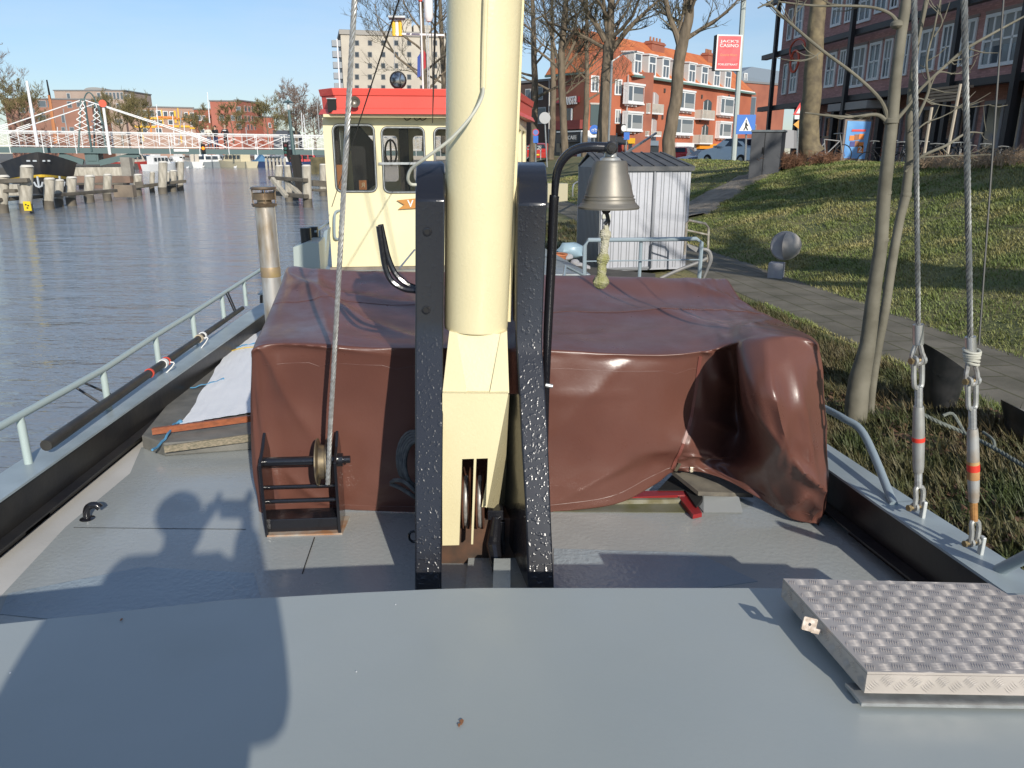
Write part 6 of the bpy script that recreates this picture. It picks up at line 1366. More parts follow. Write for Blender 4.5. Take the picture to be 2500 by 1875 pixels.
# =================== BARE TREES ===================
def tree_pts(trunk,seed,nlimb,Llimb,twigs,r_tw=.008,spread=1.0,label='',group='bare winter trees on the bank',up=.45,extra=(),mat_t=None,tw_mat=None,start=.35,name='bare_tree',levels=3,sub2=5):
    """trunk: list of (Vector, radius)"""
    rng=random.Random(seed); P=[V(p) for p,_ in trunk]; Rr=[r for _,r in trunk]
    root=thing(name,label,'tree',P[0],group)
    mb=MB(); K=6; S=smooth_pts(P,K); rad=[]
    for i in range(len(S)):
        t=i/K; j=min(int(t),len(Rr)-2); rad.append(Rr[j]*(1-t+j)+Rr[j+1]*(t-j))
    mb.tube([p+V((noise.noise(p*1.3),noise.noise(p*1.3+V((9,0,0))),0))*rad[i]*.25 for i,p in enumerate(S)],rad,10)
    cr=MB(); 
    def branch(p,d,L,r,lv):
        n=5 if lv<2 else 4; pts=[p]; q=p.copy(); dd=d.copy()
        for i in range(n):
            dd=(dd+V((rng.gauss(0,.16),rng.gauss(0,.16),rng.gauss(0,.1)+.06*up*2))).normalized(); q=q+dd*L/n; pts.append(q.copy())
        rr_=[r*(1-.75*i/n) for i in range(n+1)]
        (mb if lv==0 and r>.05 else cr).tube(pts,rr_,7 if lv==0 else (4 if lv==1 else 3),cap=False)
        if lv>=levels: return
        k=(sub2+rng.randint(0,2)) if lv<levels-1 else twigs
        for _ in range(k):
            f=rng.uniform(.22,1); i=min(int(f*n),n-1); a=pts[i].lerp(pts[i+1],f*n-i)
            ax=V((rng.gauss(0,1),rng.gauss(0,1),rng.gauss(0,.6))).normalized(); nd=(dd*.75+ax*.75*spread+V((0,0,up*.4))).normalized()
            branch(a,nd,L*rng.uniform(.38,.6),max(r*.42*(1-.5*f),r_tw),lv+1)
    n=len(S)
    for i in range(nlimb):
        f=start+(1-start)*(i+rng.random()*.6)/nlimb; j=min(int(f*(n-1)),n-2); a=S[j]
        ang=i*2.4+rng.random(); d=V((math.cos(ang),math.sin(ang),rng.uniform(.35,1.0)*up*2)).normalized()
        branch(a,d,Llimb*rng.uniform(.7,1.15)*(1.1-.45*f),rad[j]*.42,0)
    for (pts,r0,r1) in extra:
        Q=smooth_pts(pts,5); rr_=[r0+(r1-r0)*i/(len(Q)-1) for i in range(len(Q))]; mb.tube(Q,rr_,8)
        L=sum((b-a).length for a,b in zip(Q,Q[1:]))
        for _ in range(int(8)):
            j=rng.randint(len(Q)//4,len(Q)-2); d=(Q[j+1]-Q[j]).normalized(); ax=V((rng.gauss(0,1),rng.gauss(0,1),rng.gauss(0,.6))).normalized()
            branch(Q[j],(d*.8+ax*.7).normalized(),L*.45*rng.uniform(.5,1),rr_[j]*.5,1)
    mb.build('trunk',mat_t or bark,root,smooth=True); cr.build('crown',tw_mat or twig,root)
    return root
def WT(l,Y): return [(W(x,y,Y+(k[0] if k else 0)),r) for x,y,r,*k in l]
twg=M('tree_twigs_greenish',(.16,.14,.085),.9,col2=(.10,.085,.06),vs=2)
Y=38
t=tree_pts([(W(1378,392,Y),.19),(W(1376,300,Y),.17),(W(1371,200,Y),.17),(W(1372,120,Y),.16),(W(1380,40,Y),.14),(W(1385,-80,Y),.09)],11,9,3.6,5,.011,label='slender bare tree before the brick corner house, leftmost of three bank trees',start=.42,tw_mat=twg,
  extra=[([W(1371,190,Y),W(1355,120,Y),W(1335,50,Y),W(1320,-30,Y)],.08,.03),([W(1374,165,Y),W(1400,110,Y),W(1430,60,Y),W(1450,0,Y)],.08,.03)])
Y=37
tree_pts([(W(1470,388,Y),.29),(W(1472,300,Y),.26),(W(1480,200,Y),.24),(W(1486,120,Y),.25),(W(1490,50,Y),.17),(W(1497,-60,Y),.12)],23,8,4.2,5,.012,label='bare tree with forking limbs before the dormered brick terrace, middle of three bank trees',start=.55,tw_mat=twg,
  extra=[([W(1486,135,Y),W(1530,75,Y),W(1570,35,Y),W(1620,-10,Y)],.13,.05),([W(1478,100,Y),W(1455,60,Y),W(1430,20,Y),W(1400,-40,Y)],.14,.05),([W(1484,80,Y),W(1476,30,Y),W(1470,-40,Y)],.12,.06)])
Y=33
tree_pts([(W(1632,388,Y),.28),(W(1634,330,Y),.26),(W(1650,240,Y),.25),(W(1658,160,Y),.23),(W(1664,110,Y),.24),(W(1682,40,Y),.19),(W(1680,-60,Y),.15)],31,6,3.6,5,.011,label='thick V-forked bare tree, rightmost of the three bank trees',start=.72,tw_mat=twg,
  extra=[([W(1660,115,Y),W(1650,80,Y),W(1634,40,Y),W(1622,-20,Y)],.13,.09),([W(1650,90,Y),W(1664,50,Y),W(1672,0,Y)],.07,.05)])
Y=22
plane=M('plane_tree_bark',(.22,.175,.10),.85,col2=(.12,.095,.06),vs=5,bump=.5,bs=9,bdist=.03)
tree_pts([(W(1985,378,Y),.33),(W(1975,340,Y),.27),(W(1985,200,Y),.235),(W(1990,100,Y),.22),(W(1997,0,Y),.2),(W(2000,-120,Y),.16)],5,3,2.6,4,.008,label='thick mottled tree trunk on the crest before the modern brick block',start=.9,mat_t=plane,tw_mat=twg,levels=2)
# young twin-stem tree near the path
Y=5.0
ybark=M('young_tree_bark',(.20,.185,.14),.8,col2=(.115,.105,.075),vs=5,bump=.3,bs=30,bdist=.006)
Rq=lambda pts:[W(x,y,Y+dy) for x,y,dy in pts]
sa=[(2088,1045,.072),(2090,1000,.074),(2098,930,.070),(2118,840,.050),(2135,700,.044),(2150,600,.041),(2158,480,.040),(2168,380,.0385),(2178,290,.036),(2186,200,.033),(2198,100,.031),(2212,0,.030),(2222,-120,.027)]
yt=thing('young_tree','young smooth grey-barked tree with two stems growing from the bank beside the path','tree',W(2100,1035,Y))
mb=MB(); S=smooth_pts([W(x,y,Y) for x,y,r in sa],5); rad=[]
for i in range(len(S)):
    t=i/5; j=min(int(t),len(sa)-2); rad.append((sa[j][2]*(1-t+j)+sa[j+1][2]*(t-j))*(1+.05*noise.noise(V((i*.5,0,0)))))
mb.tube(S,rad,14)
for x,y,r in((2176,296,.046),(2190,60,.04),(2153,585,.044),(2160,470,.043)): mb.ball(W(x,y,Y),r,10,(1,1,.7))
mb.build('trunk',ybark,yt,smooth=True)
sb=[(2122,1030,.03),(2128,950,.03),(2143,850,.030),(2160,760,.031),(2178,640,.030),(2196,540,.028),(2212,470,.031),(2220,380,.024),(2221,300,.026),(2226,200,.018),(2240,100,.016),(2262,0,.014),(2280,-100,.01)]
mb=MB(); S=smooth_pts([W(x,y,Y+.12) for x,y,r in sb],5); rad=[]
for i in range(len(S)):
    t=i/5; j=min(int(t),len(sb)-2); rad.append(sb[j][2]*(1-t+j)+sb[j+1][2]*(t-j))
mb.tube(S,rad,12); mb.ball(W(2212,475,Y+.12),.035,10); mb.build('stem',ybark,yt,smooth=True)
def twigs_px(lst,nm='branch'):
    for pts in lst:
        mb=MB(); P=[W(x,y,Y+(r[1] if len(r)>1 else 0)) for x,y,*r in pts]; rr0=[r[0]*.78 for x,y,*r in pts]
        S=smooth_pts(P,5); rad=[]
        for i in range(len(S)):
            t=i/5; j=min(int(t),len(rr0)-2); rad.append(rr0[j]*(1-t+j)+rr0[j+1]*(t-j))
        mb.tube(S,rad,8); rng=random.Random(int(pts[0][0]*7+pts[-1][1]))
        for _ in range(5):
            i=rng.randint(len(S)//3,len(S)-2); d=(S[i+1]-S[i]).normalized(); q=(d+V((rng.gauss(0,.6),rng.gauss(0,.4),rng.gauss(0,.6)))).normalized(); L=rng.uniform(.05,.22)
            mb.tube([S[i],S[i]+q*L*.5,S[i]+q*L*.9+V((0,0,.02))],[rad[i]*.5,.003,.0015],5)
        mb.build(nm,ybark,yt,smooth=True)
twigs_px([[(2170,300,.022),(2150,245,.015),(2090,185,.012),(2010,125,.012),(1950,75,.011),(1900,30,.009),(1876,10,.008),(1850,20,.005)],
 [(1876,10,.008),(1900,-8,.007),(1960,-12,.006)],[(2194,62,.02),(2175,35,.012),(2130,18,.010),(2060,14,.009),(1990,14,.008),(1900,4,.005)],
 [(2168,300,.02),(2140,280,.014),(2080,286,.012),(2020,282,.009),(1965,275,.005)],
 [(2182,300,.018),(2215,262,.013),(2250,215,.012),(2320,150,.011),(2360,118,.012),(2430,78,.009),(2510,35,.007)],
 [(2222,320,.014),(2245,275,.012),(2268,215,.012),(2262,150,.009),(2280,70,.008),(2300,-20,.005)],
 [(2210,420,.010),(2250,382,.011),(2310,355,.011),(2360,325,.008),(2400,325,.004)],[(2250,384,.006),(2330,380,.005),(2420,378,.003)],
 [(2268,220,.007),(2290,178,.006),(2330,180,.004),(2370,176,.0025)],[(2225,330,.006),(2260,300,.006),(2300,285,.004),(2350,258,.003)],
 [(2215,262,.007),(2240,240,.005),(2290,255,.004),(2360,262,.003),(2420,255,.002)],[(1950,75,.005),(1935,55,.004),(1940,35,.002)],[(2010,122,.005),(1985,140,.004),(1960,150,.003)],
 [(2280,90,.006),(2300,55,.005),(2290,20,.004)]])
# background twig masses left of the house (behind mast) and behind the wheelhouse
def bgtree(px,yb,Y,h,seed,label,grp,r=.22,n=12,col=twg,L=None,tw=6):
    b=W(px,yb,Y); tree_pts([(b,r),(b+UP*h*.25+V((.1,0,0)),r*.85),(b+UP*h*.5,r*.6),(b+UP*h*.75+V((-.1,0,0)),r*.35),(b+UP*h,r*.1)],seed,n,L or h*.36,tw,.012*Y/60,label=label,group=grp,start=.25,tw_mat=col)
bgtree(1300,395,44,13,41,'bushy bare tree right beside the mast, in front of the shaded house side','bare trees by the shaded house',n=13,L=4.2,tw=7)
bgtree(1345,390,52,14,42,'twiggy bare tree between mast and leftmost bank tree','bare trees by the shaded house',n=15,L=4.6)
bgtree(1425,390,58,16,43,'bare tree overlapping the orange tiled roof slope','bare trees by the shaded house',n=12,L=4.4,tw=5)
bgtree(1040,370,62,17,44,'tall bare tree rising behind the wheelhouse roof left of the mast','bare trees behind the wheelhouse',n=17,L=6,r=.3)
bgtree(1085,372,70,19,45,'second tall bare tree hidden mostly by the mast','bare trees behind the wheelhouse',n=14,L=6,r=.3)
hz=M('far_twigs_brown',(.26,.19,.15),.95); gz=M('far_olive_crown',(.17,.15,.06),.95,col2=(.25,.2,.09),vs=.5)
G_='bare trees far beyond the water'
bgtree(-18,330,150,14,51,'brownish bare tree at the far left edge of the view',G_,r=.3,n=16,L=7,col=hz,tw=7)
bgtree(60,345,150,8,52,'olive tinted tree below the far left building',G_,r=.25,n=15,L=5,col=gz,tw=7)
bgtree(300,355,130,5.5,53,'olive bushy tree behind the red disc of the bridge',G_,r=.2,n=15,L=4.2,col=gz,tw=7)
bgtree(345,352,140,6,54,'low olive tree left of the yellow trimmed flats',G_,r=.2,n=13,L=4,col=gz,tw=7)
bgtree(492,355,140,4.5,55,'small olive tree in front of the low red annex',G_,r=.2,n=12,L=3,col=gz,tw=6)
bgtree(570,350,135,5,56,'pale green tree before the red office corner',G_,r=.15,n=13,L=3,col=gz,tw=6)
bgtree(655,352,135,5.5,57,'pale green tree before the red office wing',G_,r=.15,n=14,L=3.4,col=gz,tw=7)
bgtree(725,368,150,8.5,58,'grey brown bare tree behind the street lamp',G_,r=.25,n=15,L=5.5,col=hz,tw=7)
bgtree(770,368,150,6.5,59,'grey brown bare tree just left of the wheelhouse',G_,r=.25,n=13,L=5,col=hz,tw=7)
# bank trees outside the frame behind the photographer: they throw the long shadows across the slope
for i,(x,y,h) in enumerate(((12.2,3.0,12),(8.4,1.1,10),(10.6,5.6,12))):
    b=V((x,y,hterr(x,y)-.1)); tree_pts([(b,.42),(b+UP*h*.3,.36),(b+UP*h*.6,.26),(b+UP*h,.10)],70+i,12,3.6,4,.014,label=('bank tree just outside the right edge','bank tree behind the photographer','street tree outside the right edge')[i],group=None,start=.3,levels=2,sub2=6)
# =================== ORANGE TERRACE ===================
a,b=W(1532,371,81),W(1798,371,103); FM=Fac((a.x,a.y),(b.x,b.y))
z4b=lambda F,l,d=0:[F.rect(*z4(x0,y0),*z4(x1,y1),d=d) for x0,y0,x1,y1 in l]
ez=FM.uz(*z4(1060,675))[1]; ter=thing('brick_terrace','long sunlit orange brick terrace with white dormers, bays and shops at street level','building',FM.pt(FM.L/2,2.2,-4))
LT=FM.L+3.5
mb=MB(); mb.fbox(FM,0,LT,1.2,ez,-9,0); mb.build('wall',brickor,ter)
rz_=ez+4.3; mb=MB(); 
mb.prism([FM.pt(-.2,ez-.05,.45),FM.pt(-.2,rz_,-4.6),FM.pt(-.2,ez-.05,-9.4)],FM.U*(LT+.4)); mb.build('roof',tileor,ter)
mb=MB(); mb.fbox(FM,-.1,LT,ez-.18,ez+.02,.2,.55); mb.build('gutter',M('gutter_green',(.12,.2,.17),.5),ter); mb=MB(); mb.fbox(FM,-.05,LT,ez+.03,ez+.16,.2,.42); mb.build('eaves_board',white,ter)
def window(F,par,r,d0=.0,fr=white,gm=glassm,mull=1,depth=.08,tr=0):
    u0,u1,a,b=r; mb=MB(); t=min(.13,(u1-u0)*.14)
    mb.fplate(F,[(u0,a),(u1,a),(u1,b),(u0,b)],[[(u0+t,a+t),(u1-t,a+t),(u1-t,b-t),(u0+t,b-t)]],d0+.004,d0+depth)
    for k in range(mull):
        uc=u0+(u1-u0)*(k+1)/(mull+1); mb.fbox(F,uc-t*.35,uc+t*.35,a+t,b-t,d0+.01,d0+depth-.01)
    if tr: mb.fbox(F,u0+t,u1-t,b-(b-a)*tr-t*.3,b-(b-a)*tr+t*.3,d0+.01,d0+depth-.01)
    o=mb.build('window',fr,par); mb=MB(); mb.fbox(F,u0+t,u1-t,a+t,b-t,d0+.006,d0+.03); mb.build('pane',gm,o)
    if random.random()<.6:
        mb=MB(); hh=(b-a)*random.uniform(.3,.8); mb.fbox(F,u0+t*1.4,u1-t*1.4,b-t-hh,b-t,d0+.031,d0+.035); mb.build('blind',M('net_curtain',(.3,.31,.3),.8),o)
    return o
# dormers
roof_d=lambda z: .45-(z-ez)*(5.05/4.35)
for x0,y0,x1,y1 in((1085,500,1143,665),(1215,530,1273,690),(1340,550,1395,710),(1460,570,1512,735),(1575,605,1630,745),(1690,622,1742,770),(1802,645,1850,790),(1903,668,1950,805)):
    u0,u1,a,b=FM.rect(*z4(x0,y0),*z4(x1,y1)); a=ez+.12; b=a+1.95
    mb=MB(); mb.prism([FM.pt(u0-.15,a,.2),FM.pt(u0-.15,b,.2),FM.pt(u0-.15,b+.15,roof_d(b)-.2),FM.pt(u0-.15,a,roof_d(a)-.3)],FM.U*(u1-u0+.3)); dm=mb.build('dormer',M('dormer_pale_cheek',(.55,.56,.54),.6),ter)
    mb=MB(); mb.prism([FM.pt(u0-.28,b,.36),FM.pt(u0-.28,b+.12,.36),FM.pt(u0-.28,b+.3,roof_d(b)-.4),FM.pt(u0-.28,b+.12,roof_d(b)-.4)],FM.U*(u1-u0+.56)); mb.build('dormer_roof',white,dm)
    # frame directly under the dormer
    mb=MB(); t=.13; mb.fplate(FM,[(u0-.1,a),(u1+.1,a),(u1+.1,b),(u0-.1,b)],[[(u0+.05,a+t),((u0+u1)/2-.05,a+t),((u0+u1)/2-.05,a+1.15),(u0+.05,a+1.15)],[((u0+u1)/2+.05,a+t),(u1-.05,a+t),(u1-.05,a+1.15),((u0+u1)/2+.05,a+1.15)],[(u0+.05,a+1.27),(u1-.05,a+1.27),(u1-.05,b-t),(u0+.05,b-t)]],.205,.27); mb.build('dormer_window',white,dm)
    mb=MB(); mb.fbox(FM,u0+.02,u1-.02,a+.1,b-.1,.21,.225); mb.build('dormer_pane',glassm,dm)
# chimney
def chim(x0,y0,x1,y1,d):
    u0,_=FM.uz(*z4(x0,y1),d); u1,_=FM.uz(*z4(x1,y1),d); _,zt=FM.uz(*z4(x0,y0),d); mb=MB(); mb.fbox(FM,u0,u1,rz_-1.6,zt,d-.9,d); mb.fbox(FM,u0-.1,u1+.1,zt-.3,zt-.12,d-1,d+.1); o=mb.build('chimney',brickred,ter)
    for k in range(4): mb=MB(); c=FM.pt(u0+(u1-u0)*(k+.5)/4,zt,d-.45); mb.tube([c,c+UP*.45],[.12,.1],7); mb.build('chimney_pot',M('terracotta',(.35,.15,.08),.8),o)
chim(1258,362,1372,470,-3.6); chim(1765,470,1822,540,-3.6)
# bays
for x0,y0,x1,y1,m_ in((1045,757,1195,935,1),(1035,1010,1180,1180,1),(1425,815,1480,975,0),(1512,818,1650,995,1),(1478,1055,1635,1215,1),(1880,875,2000,1037,1),(1868,1098,1978,1242,1)):
    dd=.55 if m_ else 0.02
    u0,u1,a,b=FM.rect(*z4(x0,y0),*z4(x1,y1),d=dd)
    if m_:
        mb=MB(); mb.fbox(FM,u0,u1,a-.06,a+.08,0,dd+.06); mb.fbox(FM,u0,u1,b-.1,b+.08,0,dd+.08); mb.fbox(FM,u0+.02,u0+.12,a,b,.0,dd); mb.fbox(FM,u1-.12,u1-.02,a,b,0,dd); mb.fbox(FM,u0+.02,u0+.1,a,b,dd*.45,dd*.55)
        bo=mb.build('bay_window',white,ter); window_r=(u0+.0,u1,a+.05,b-.08)
        mb=MB(); sp=u0+(u1-u0)*.3; mb.fplate(FM,[(u0+.01,a+.08),(u1-.01,a+.08),(u1-.01,b-.1),(u0+.01,b-.1)],[[(u0+.16,a+.25),(sp-.05,a+.25),(sp-.05,b-.25),(u0+.16,b-.25)],[(sp+.1,a+.25),(u1-.15,a+.25),(u1-.15,b-.25),(sp+.1,b-.25)]],dd-.08,dd); mb.build('bay_frame',white,bo)
        mb=MB(); mb.fbox(FM,u0+.1,u1-.1,a+.1,b-.12,dd-.07,dd-.05); mb.build('bay_pane',glassm,bo)
        for k in range(4): mb=MB(); uc=u0+(u1-u0)*(k+.5)/4; mb.fbox(FM,uc-.05,uc+.05,a-.25,a-.06,0,dd*.7); mb.build('bay_bracket',white,bo)
        mb=MB(); c0=u0+(u1-u0)*.62; mb.fbox(FM,sp+.15,u1-.2,a+.3,a+.3+(b-a)*random.uniform(.2,.7),dd-.049,dd-.045); mb.build('bay_curtain',M('net_curtain',(.3,.31,.3),.8),bo)
    else: window(FM,ter,(u0,u1,a,b))
# balconies with arched doors
for (dx0,dy0,dx1,dy1),(x0,y0,x1,y1) in(((1235,828,1318,940),(1225,935,1365,1028)),((1212,1060,1300,1200),(1215,1182,1345,1230)),((1720,895,1796,1000),(1710,992,1826,1080)),((1706,1120,1765,1220),(1692,1215,1808,1298))):
    u0,u1,a,b=FM.rect(*z4(dx0,dy0),*z4(dx1,dy1)); mb=MB(); mb.fplate(FM,[(u0,a-.8),(u1,a-.8),(u1,b-.3),((u0*.3+u1*.7),b-.05),((u0+u1)/2,b),((u0*.7+u1*.3),b-.05),(u0,b-.3)],(),.01,.03); o=mb.build('balcony_door',M('pinkish_door',(.42,.36,.34),.6) if dy0 in(828,1060) else glassd,ter)
    mb=MB(); mb.fbox(FM,(u0+u1)/2-.04,(u0+u1)/2+.04,a-.8,b-.1,.03,.06); mb.fbox(FM,u0,u0+.08,a-.8,b-.3,.03,.06); mb.build('door_frame',white,o)
    d=.9; u0,u1,a,b=FM.rect(*z4(x0,y0),*z4(x1,y1),d=d); mb=MB(); mb.fbox(FM,u0,u1,a,a+.14,0,d); bo=mb.build('balcony',white,ter)
    mb=MB(); n=14
    for i in range(n+1): uc=u0+(u1-u0)*i/n; mb.fbox(FM,uc-.045,uc+.045,a+.14,b,d-.05,d)
    mb.fbox(FM,u0,u1,b-.06,b,d-.06,d+.01)
    for s in(u0,u1-.04): mb.fbox(FM,s,s+.04,a+.14,b,0,d)
    mb.build('balcony_railing',M('pale_railing',(.6,.56,.48),.5),bo)
for x,y in((1212,795),(1370,815),(1198,1025),(1350,1055),(1705,870),(1690,1080),(1950,870)): 
    u,z=FM.uz(*z4(x,y)); mb=MB(); mb.fbox(FM,u-.13,u+.13,z-.2,z+.2,.0,.12); mb.build('nest_box',M('dark_box',(.08,.06,.05),.7),ter)
mb=MB(); u,z=FM.uz(*z4(1038,800)); mb.fbox(FM,u-.04,u+.04,2.4,ez,.0,.1); u,z=FM.uz(*z4(2000,1000)); mb.fbox(FM,u-.04,u+.04,2.4,ez,.0,.1); mb.build('downpipe',M('pale_pipe',(.5,.48,.45),.5),ter)
# shops on ground floor
def fboxpx(F,par,x0,y0,x1,y1,d0,d1,name,mat,zc=z4):
    u0,u1,a,b=F.rect(*zc(x0,y0),*zc(x1,y1),d=d1); mb=MB(); mb.fbox(F,u0,u1,a,b,d0,d1); return mb.build(name,mat,par)
shopd=M('shop_dark',(.03,.035,.04),.3); yel=M('shop_yellow',(.75,.42,.02),.5); ora=M('shop_orange',(.85,.3,.01),.5); aw=M('awning_dark',(.04,.045,.05),.8); gs=M('shop_grey',(.35,.36,.36),.6)
fboxpx(FM,ter,1045,1290,1165,1440,0,.06,'shop_front',shopd); o=fboxpx(FM,ter,1048,1243,1112,1292,0,.2,'shop_sign',yel); 
fboxpx(FM,ter,1112,1250,1180,1290,0,.2,'shop_sign',M('mustard',(.35,.24,.06),.6)); fboxpx(FM,ter,1180,1265,1320,1310,0,.3,'shop_fascia',M('blue_grey_fascia',(.2,.25,.3),.5)); fboxpx(FM,ter,1190,1310,1320,1440,0,.05,'shop_front',shopd)
fboxpx(FM,ter,1480,1285,1640,1325,0,.8,'shop_blind',white); fboxpx(FM,ter,1480,1325,1640,1440,0,.05,'shop_front',shopd); fboxpx(FM,ter,1640,1290,1690,1440,0,.1,'shop_pier',gs)
o=fboxpx(FM,ter,1690,1295,1930,1340,0,.5,'shop_canopy',ora); fboxpx(FM,ter,1680,1340,1900,1440,0,.05,'shop_front',shopd); fboxpx(FM,ter,1740,1340,1790,1410,.05,.2,'shop_poster',M('poster_yellow_orange',(.8,.45,.02),.5))
# gable-fronted corner house
YG=80; a,b=W(1428,371,YG-1.2),W(1534,371,YG+1.0); FG=Fac((a.x,a.y),(b.x,b.y)); 
gab=thing('corner_house','tall orange brick corner house with steep tiled roof and dark cafe at street level','building',FG.pt(FG.L/2,2.2,-3))
q_=lambda x,y:FG.uz(*z4(x,y))
ol=[(0,1.2),(FG.L,1.2),(FG.L,q_(1035,560)[1]),(q_(990,480)[0],q_(990,480)[1]),(q_(905,345)[0],q_(905,335)[1]),(q_(835,420)[0],q_(835,420)[1]),(q_(740,470)[0],q_(740,470)[1]),(0,q_(660,520)[1])]
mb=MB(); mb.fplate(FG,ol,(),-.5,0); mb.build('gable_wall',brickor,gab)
zg=q_(660,640)[1]; 
# left side wall (receding to the left), in shade
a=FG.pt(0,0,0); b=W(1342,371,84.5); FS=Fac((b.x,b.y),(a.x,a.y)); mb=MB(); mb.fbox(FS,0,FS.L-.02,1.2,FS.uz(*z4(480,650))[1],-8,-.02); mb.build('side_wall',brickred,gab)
zr1=q_(905,335)[1]
ridge0=FG.pt(q_(905,345)[0]-.3,zr1,-.5); e0=FG.pt(-.1,zg,.3); e1=FS.pt(-.4,FS.uz(*z4(480,652))[1],.4)
ridge1=W(*z4(560,238),88); 
rs=MB(); rs.prism([e0,ridge0,ridge1,W(*z4(380,540),86.5),e1],(.05,.1,-.25)); rs.prism([ridge0,FG.pt(FG.L+.2,q_(1035,560)[1]+.1,-.5),FG.pt(FG.L+.2,q_(1035,560)[1],-9),ridge1],(0,.1,-.25)); rs.build('roof',tileor,gab)
mb=MB(); mb.bar(e0+UP*-.15,e1+UP*-.15,.18); mb.build('gutter',M('gutter_green',(.12,.2,.17),.5),gab)
for r_ in z4b(FG,((708,680,780,830),(922,715,988,857),(925,985,976,1112))): window(FG,gab,r_)
fboxpx(FG,gab,706,935,795,1130,0,.05,'stair_glazing',M('green_grey_glazing',(.08,.11,.11),.2)); fboxpx(FG,gab,706,925,800,940,0,.12,'lintel',M('pale_lintel',(.5,.45,.4),.7))
fboxpx(FG,gab,660,1150,860,1440,0,.04,'shop_front',M('cafe_orange_wall',(.45,.14,.06),.8)); 
fboxpx(FG,gab,690,1180,800,1440,.04,.08,'doorway',shopd)
# awning over the cafe corner
mb=MB(); u0,u1,a,b=FG.rect(*z4(870,1215),*z4(1040,1280),d=1.2); mb.prism([FG.pt(u0,b,0),FG.pt(u0,a,1.3),FG.pt(u0,a-.25,1.3),FG.pt(u0,b-.4,0)],FG.U*(u1-u0)); mb.build('awning',aw,gab)
mb=MB(); u0,u1,a,b=FG.rect(*z4(935,1290),*z4(990,1400)); mb.fbox(FG,u0,u1,a,b,.0,.1); mb.build('red_panel',M('dark_red_panel',(.3,.03,.03),.6),gab)
o=fboxpx(FG,gab,980,1118,1030,1200,.05,.9,'hanging_sign',M('black_sign',(.02,.02,.02),.5)); 
mb=MB(); u,z=FG.uz(*z4(1005,1155),.9); mb.lathe(FG.pt(u,z,.92),[(.0,-.01),(.3,-.01),(.3,.02),(.2,.02),(.2,.0)],16,axis=FG.N); mb.build('sign_emblem',white,o)
# side wall dressing: sign, windows, shop
sg=fboxpx(FS,gab,385,878,592,930,.0,.25,'beer_sign',M('dark_red_sign',(.18,.015,.02),.4)); u,z=FS.uz(*z4(532,904),.26); text_mesh('AMSTEL','sign_lettering',white,sg,FS.pt(u,z,.26),FS.U,UP,FS.N,w=2.1,h=.75,thick=.03,bold=.02)
fboxpx(FS,gab,388,885,432,925,.25,.3,'sign_panel',M('red_sign_panel',(.5,.04,.05),.4))
fboxpx(FS,gab,485,975,545,1150,.0,.05,'side_window',glassd); fboxpx(FS,gab,527,975,537,1150,.05,.1,'window_post',white); fboxpx(FS,gab,350,1085,610,1165,.0,.8,'balustrade',M('dark_red_balustrade',(.22,.04,.03),.6))
fboxpx(FS,gab,345,1165,640,1440,0,.1,'cafe_front',shopd); fboxpx(FS,gab,400,1185,625,1280,.1,1.0,'cafe_awning',M('grey_awning',(.09,.085,.08),.8)); fboxpx(FS,gab,615,1185,632,1440,.1,1.1,'cafe_post',white); fboxpx(FS,gab,400,1178,625,1190,.1,1.05,'awning_edge',white)
u,z=FS.uz(*z4(540,1238),1.01); text_mesh('CAFE','cafe_lettering',white,gab,FS.pt(u,z,1.01),FS.U,UP,FS.N,w=1.5,h=.35,thick=.02)
fboxpx(FS,gab,585,1370,625,1440,1.0,1.2,'white_board',white); fboxpx(FS,gab,520,1380,585,1440,.9,1.1,'red_barrier',M('dark_red_panel',(.3,.03,.03),.6))
for x,y in((400,1290),(430,1330)): fboxpx(FS,gab,x,y,x+30,y+80,.12,.4,'cafe_poster',M('poster_beige',(.35,.28,.2),.7))
mb=MB(); u,_=FS.uz(*z4(340,800)); mb.fbox(FS,u-.05,u+.05,2.4,FS.uz(*z4(345,710))[1],0,.1); mb.build('downpipe',M('pale_pipe',(.5,.48,.45),.5),gab)
# dark buildings further left behind trees
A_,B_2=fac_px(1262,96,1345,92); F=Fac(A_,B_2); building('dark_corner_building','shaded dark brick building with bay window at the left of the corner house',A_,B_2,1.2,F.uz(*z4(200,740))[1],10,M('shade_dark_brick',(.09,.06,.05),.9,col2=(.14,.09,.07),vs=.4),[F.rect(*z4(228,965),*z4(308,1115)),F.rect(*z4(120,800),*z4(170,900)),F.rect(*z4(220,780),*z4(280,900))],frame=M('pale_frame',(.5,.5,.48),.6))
# grey/brick building to the right of the terrace
A_,B_2=fac_px(1798,112,1905,118); F=Fac(A_,B_2); building('brick_and_grey_building','brick building with grey metal upper storey right of the terrace',A_,B_2,1.2,F.uz(*z4(2100,745))[1],9,brickred,z4b(F,((2060,850,2112,1030),(2142,870,2190,1045),(2060,1130,2110,1240),(2150,1120,2195,1180))),frame=M('grey_frame',(.3,.3,.3),.6))
mb=MB(); z0=F.uz(*z4(2100,745))[1]+.3; z1_=F.uz(*z4(2100,585))[1]; mb.prism([F.pt(-.5,z0,-.6),F.pt(-.5,z1_-1.2,-.6),F.pt(3,z1_,-.9),F.pt(F.L,z1_-.2,-1),F.pt(F.L,z0,-.6)],F.N*-7); us_=mb.build('metal_storey',M('grey_blue_cladding',(.2,.24,.28),.5)); tag(us_,'grey metal clad storey on top of the brick building behind the casino sign','rooftop')
for r_ in z4b(F,((2060,650,2090,745),(2115,655,2145,745))): window(F,us_,r_,d0=-.55)
# =================== MODERN BRICK BLOCK ===================
FB2=Fac((16.0,50.0),(19.3,19.8)); 
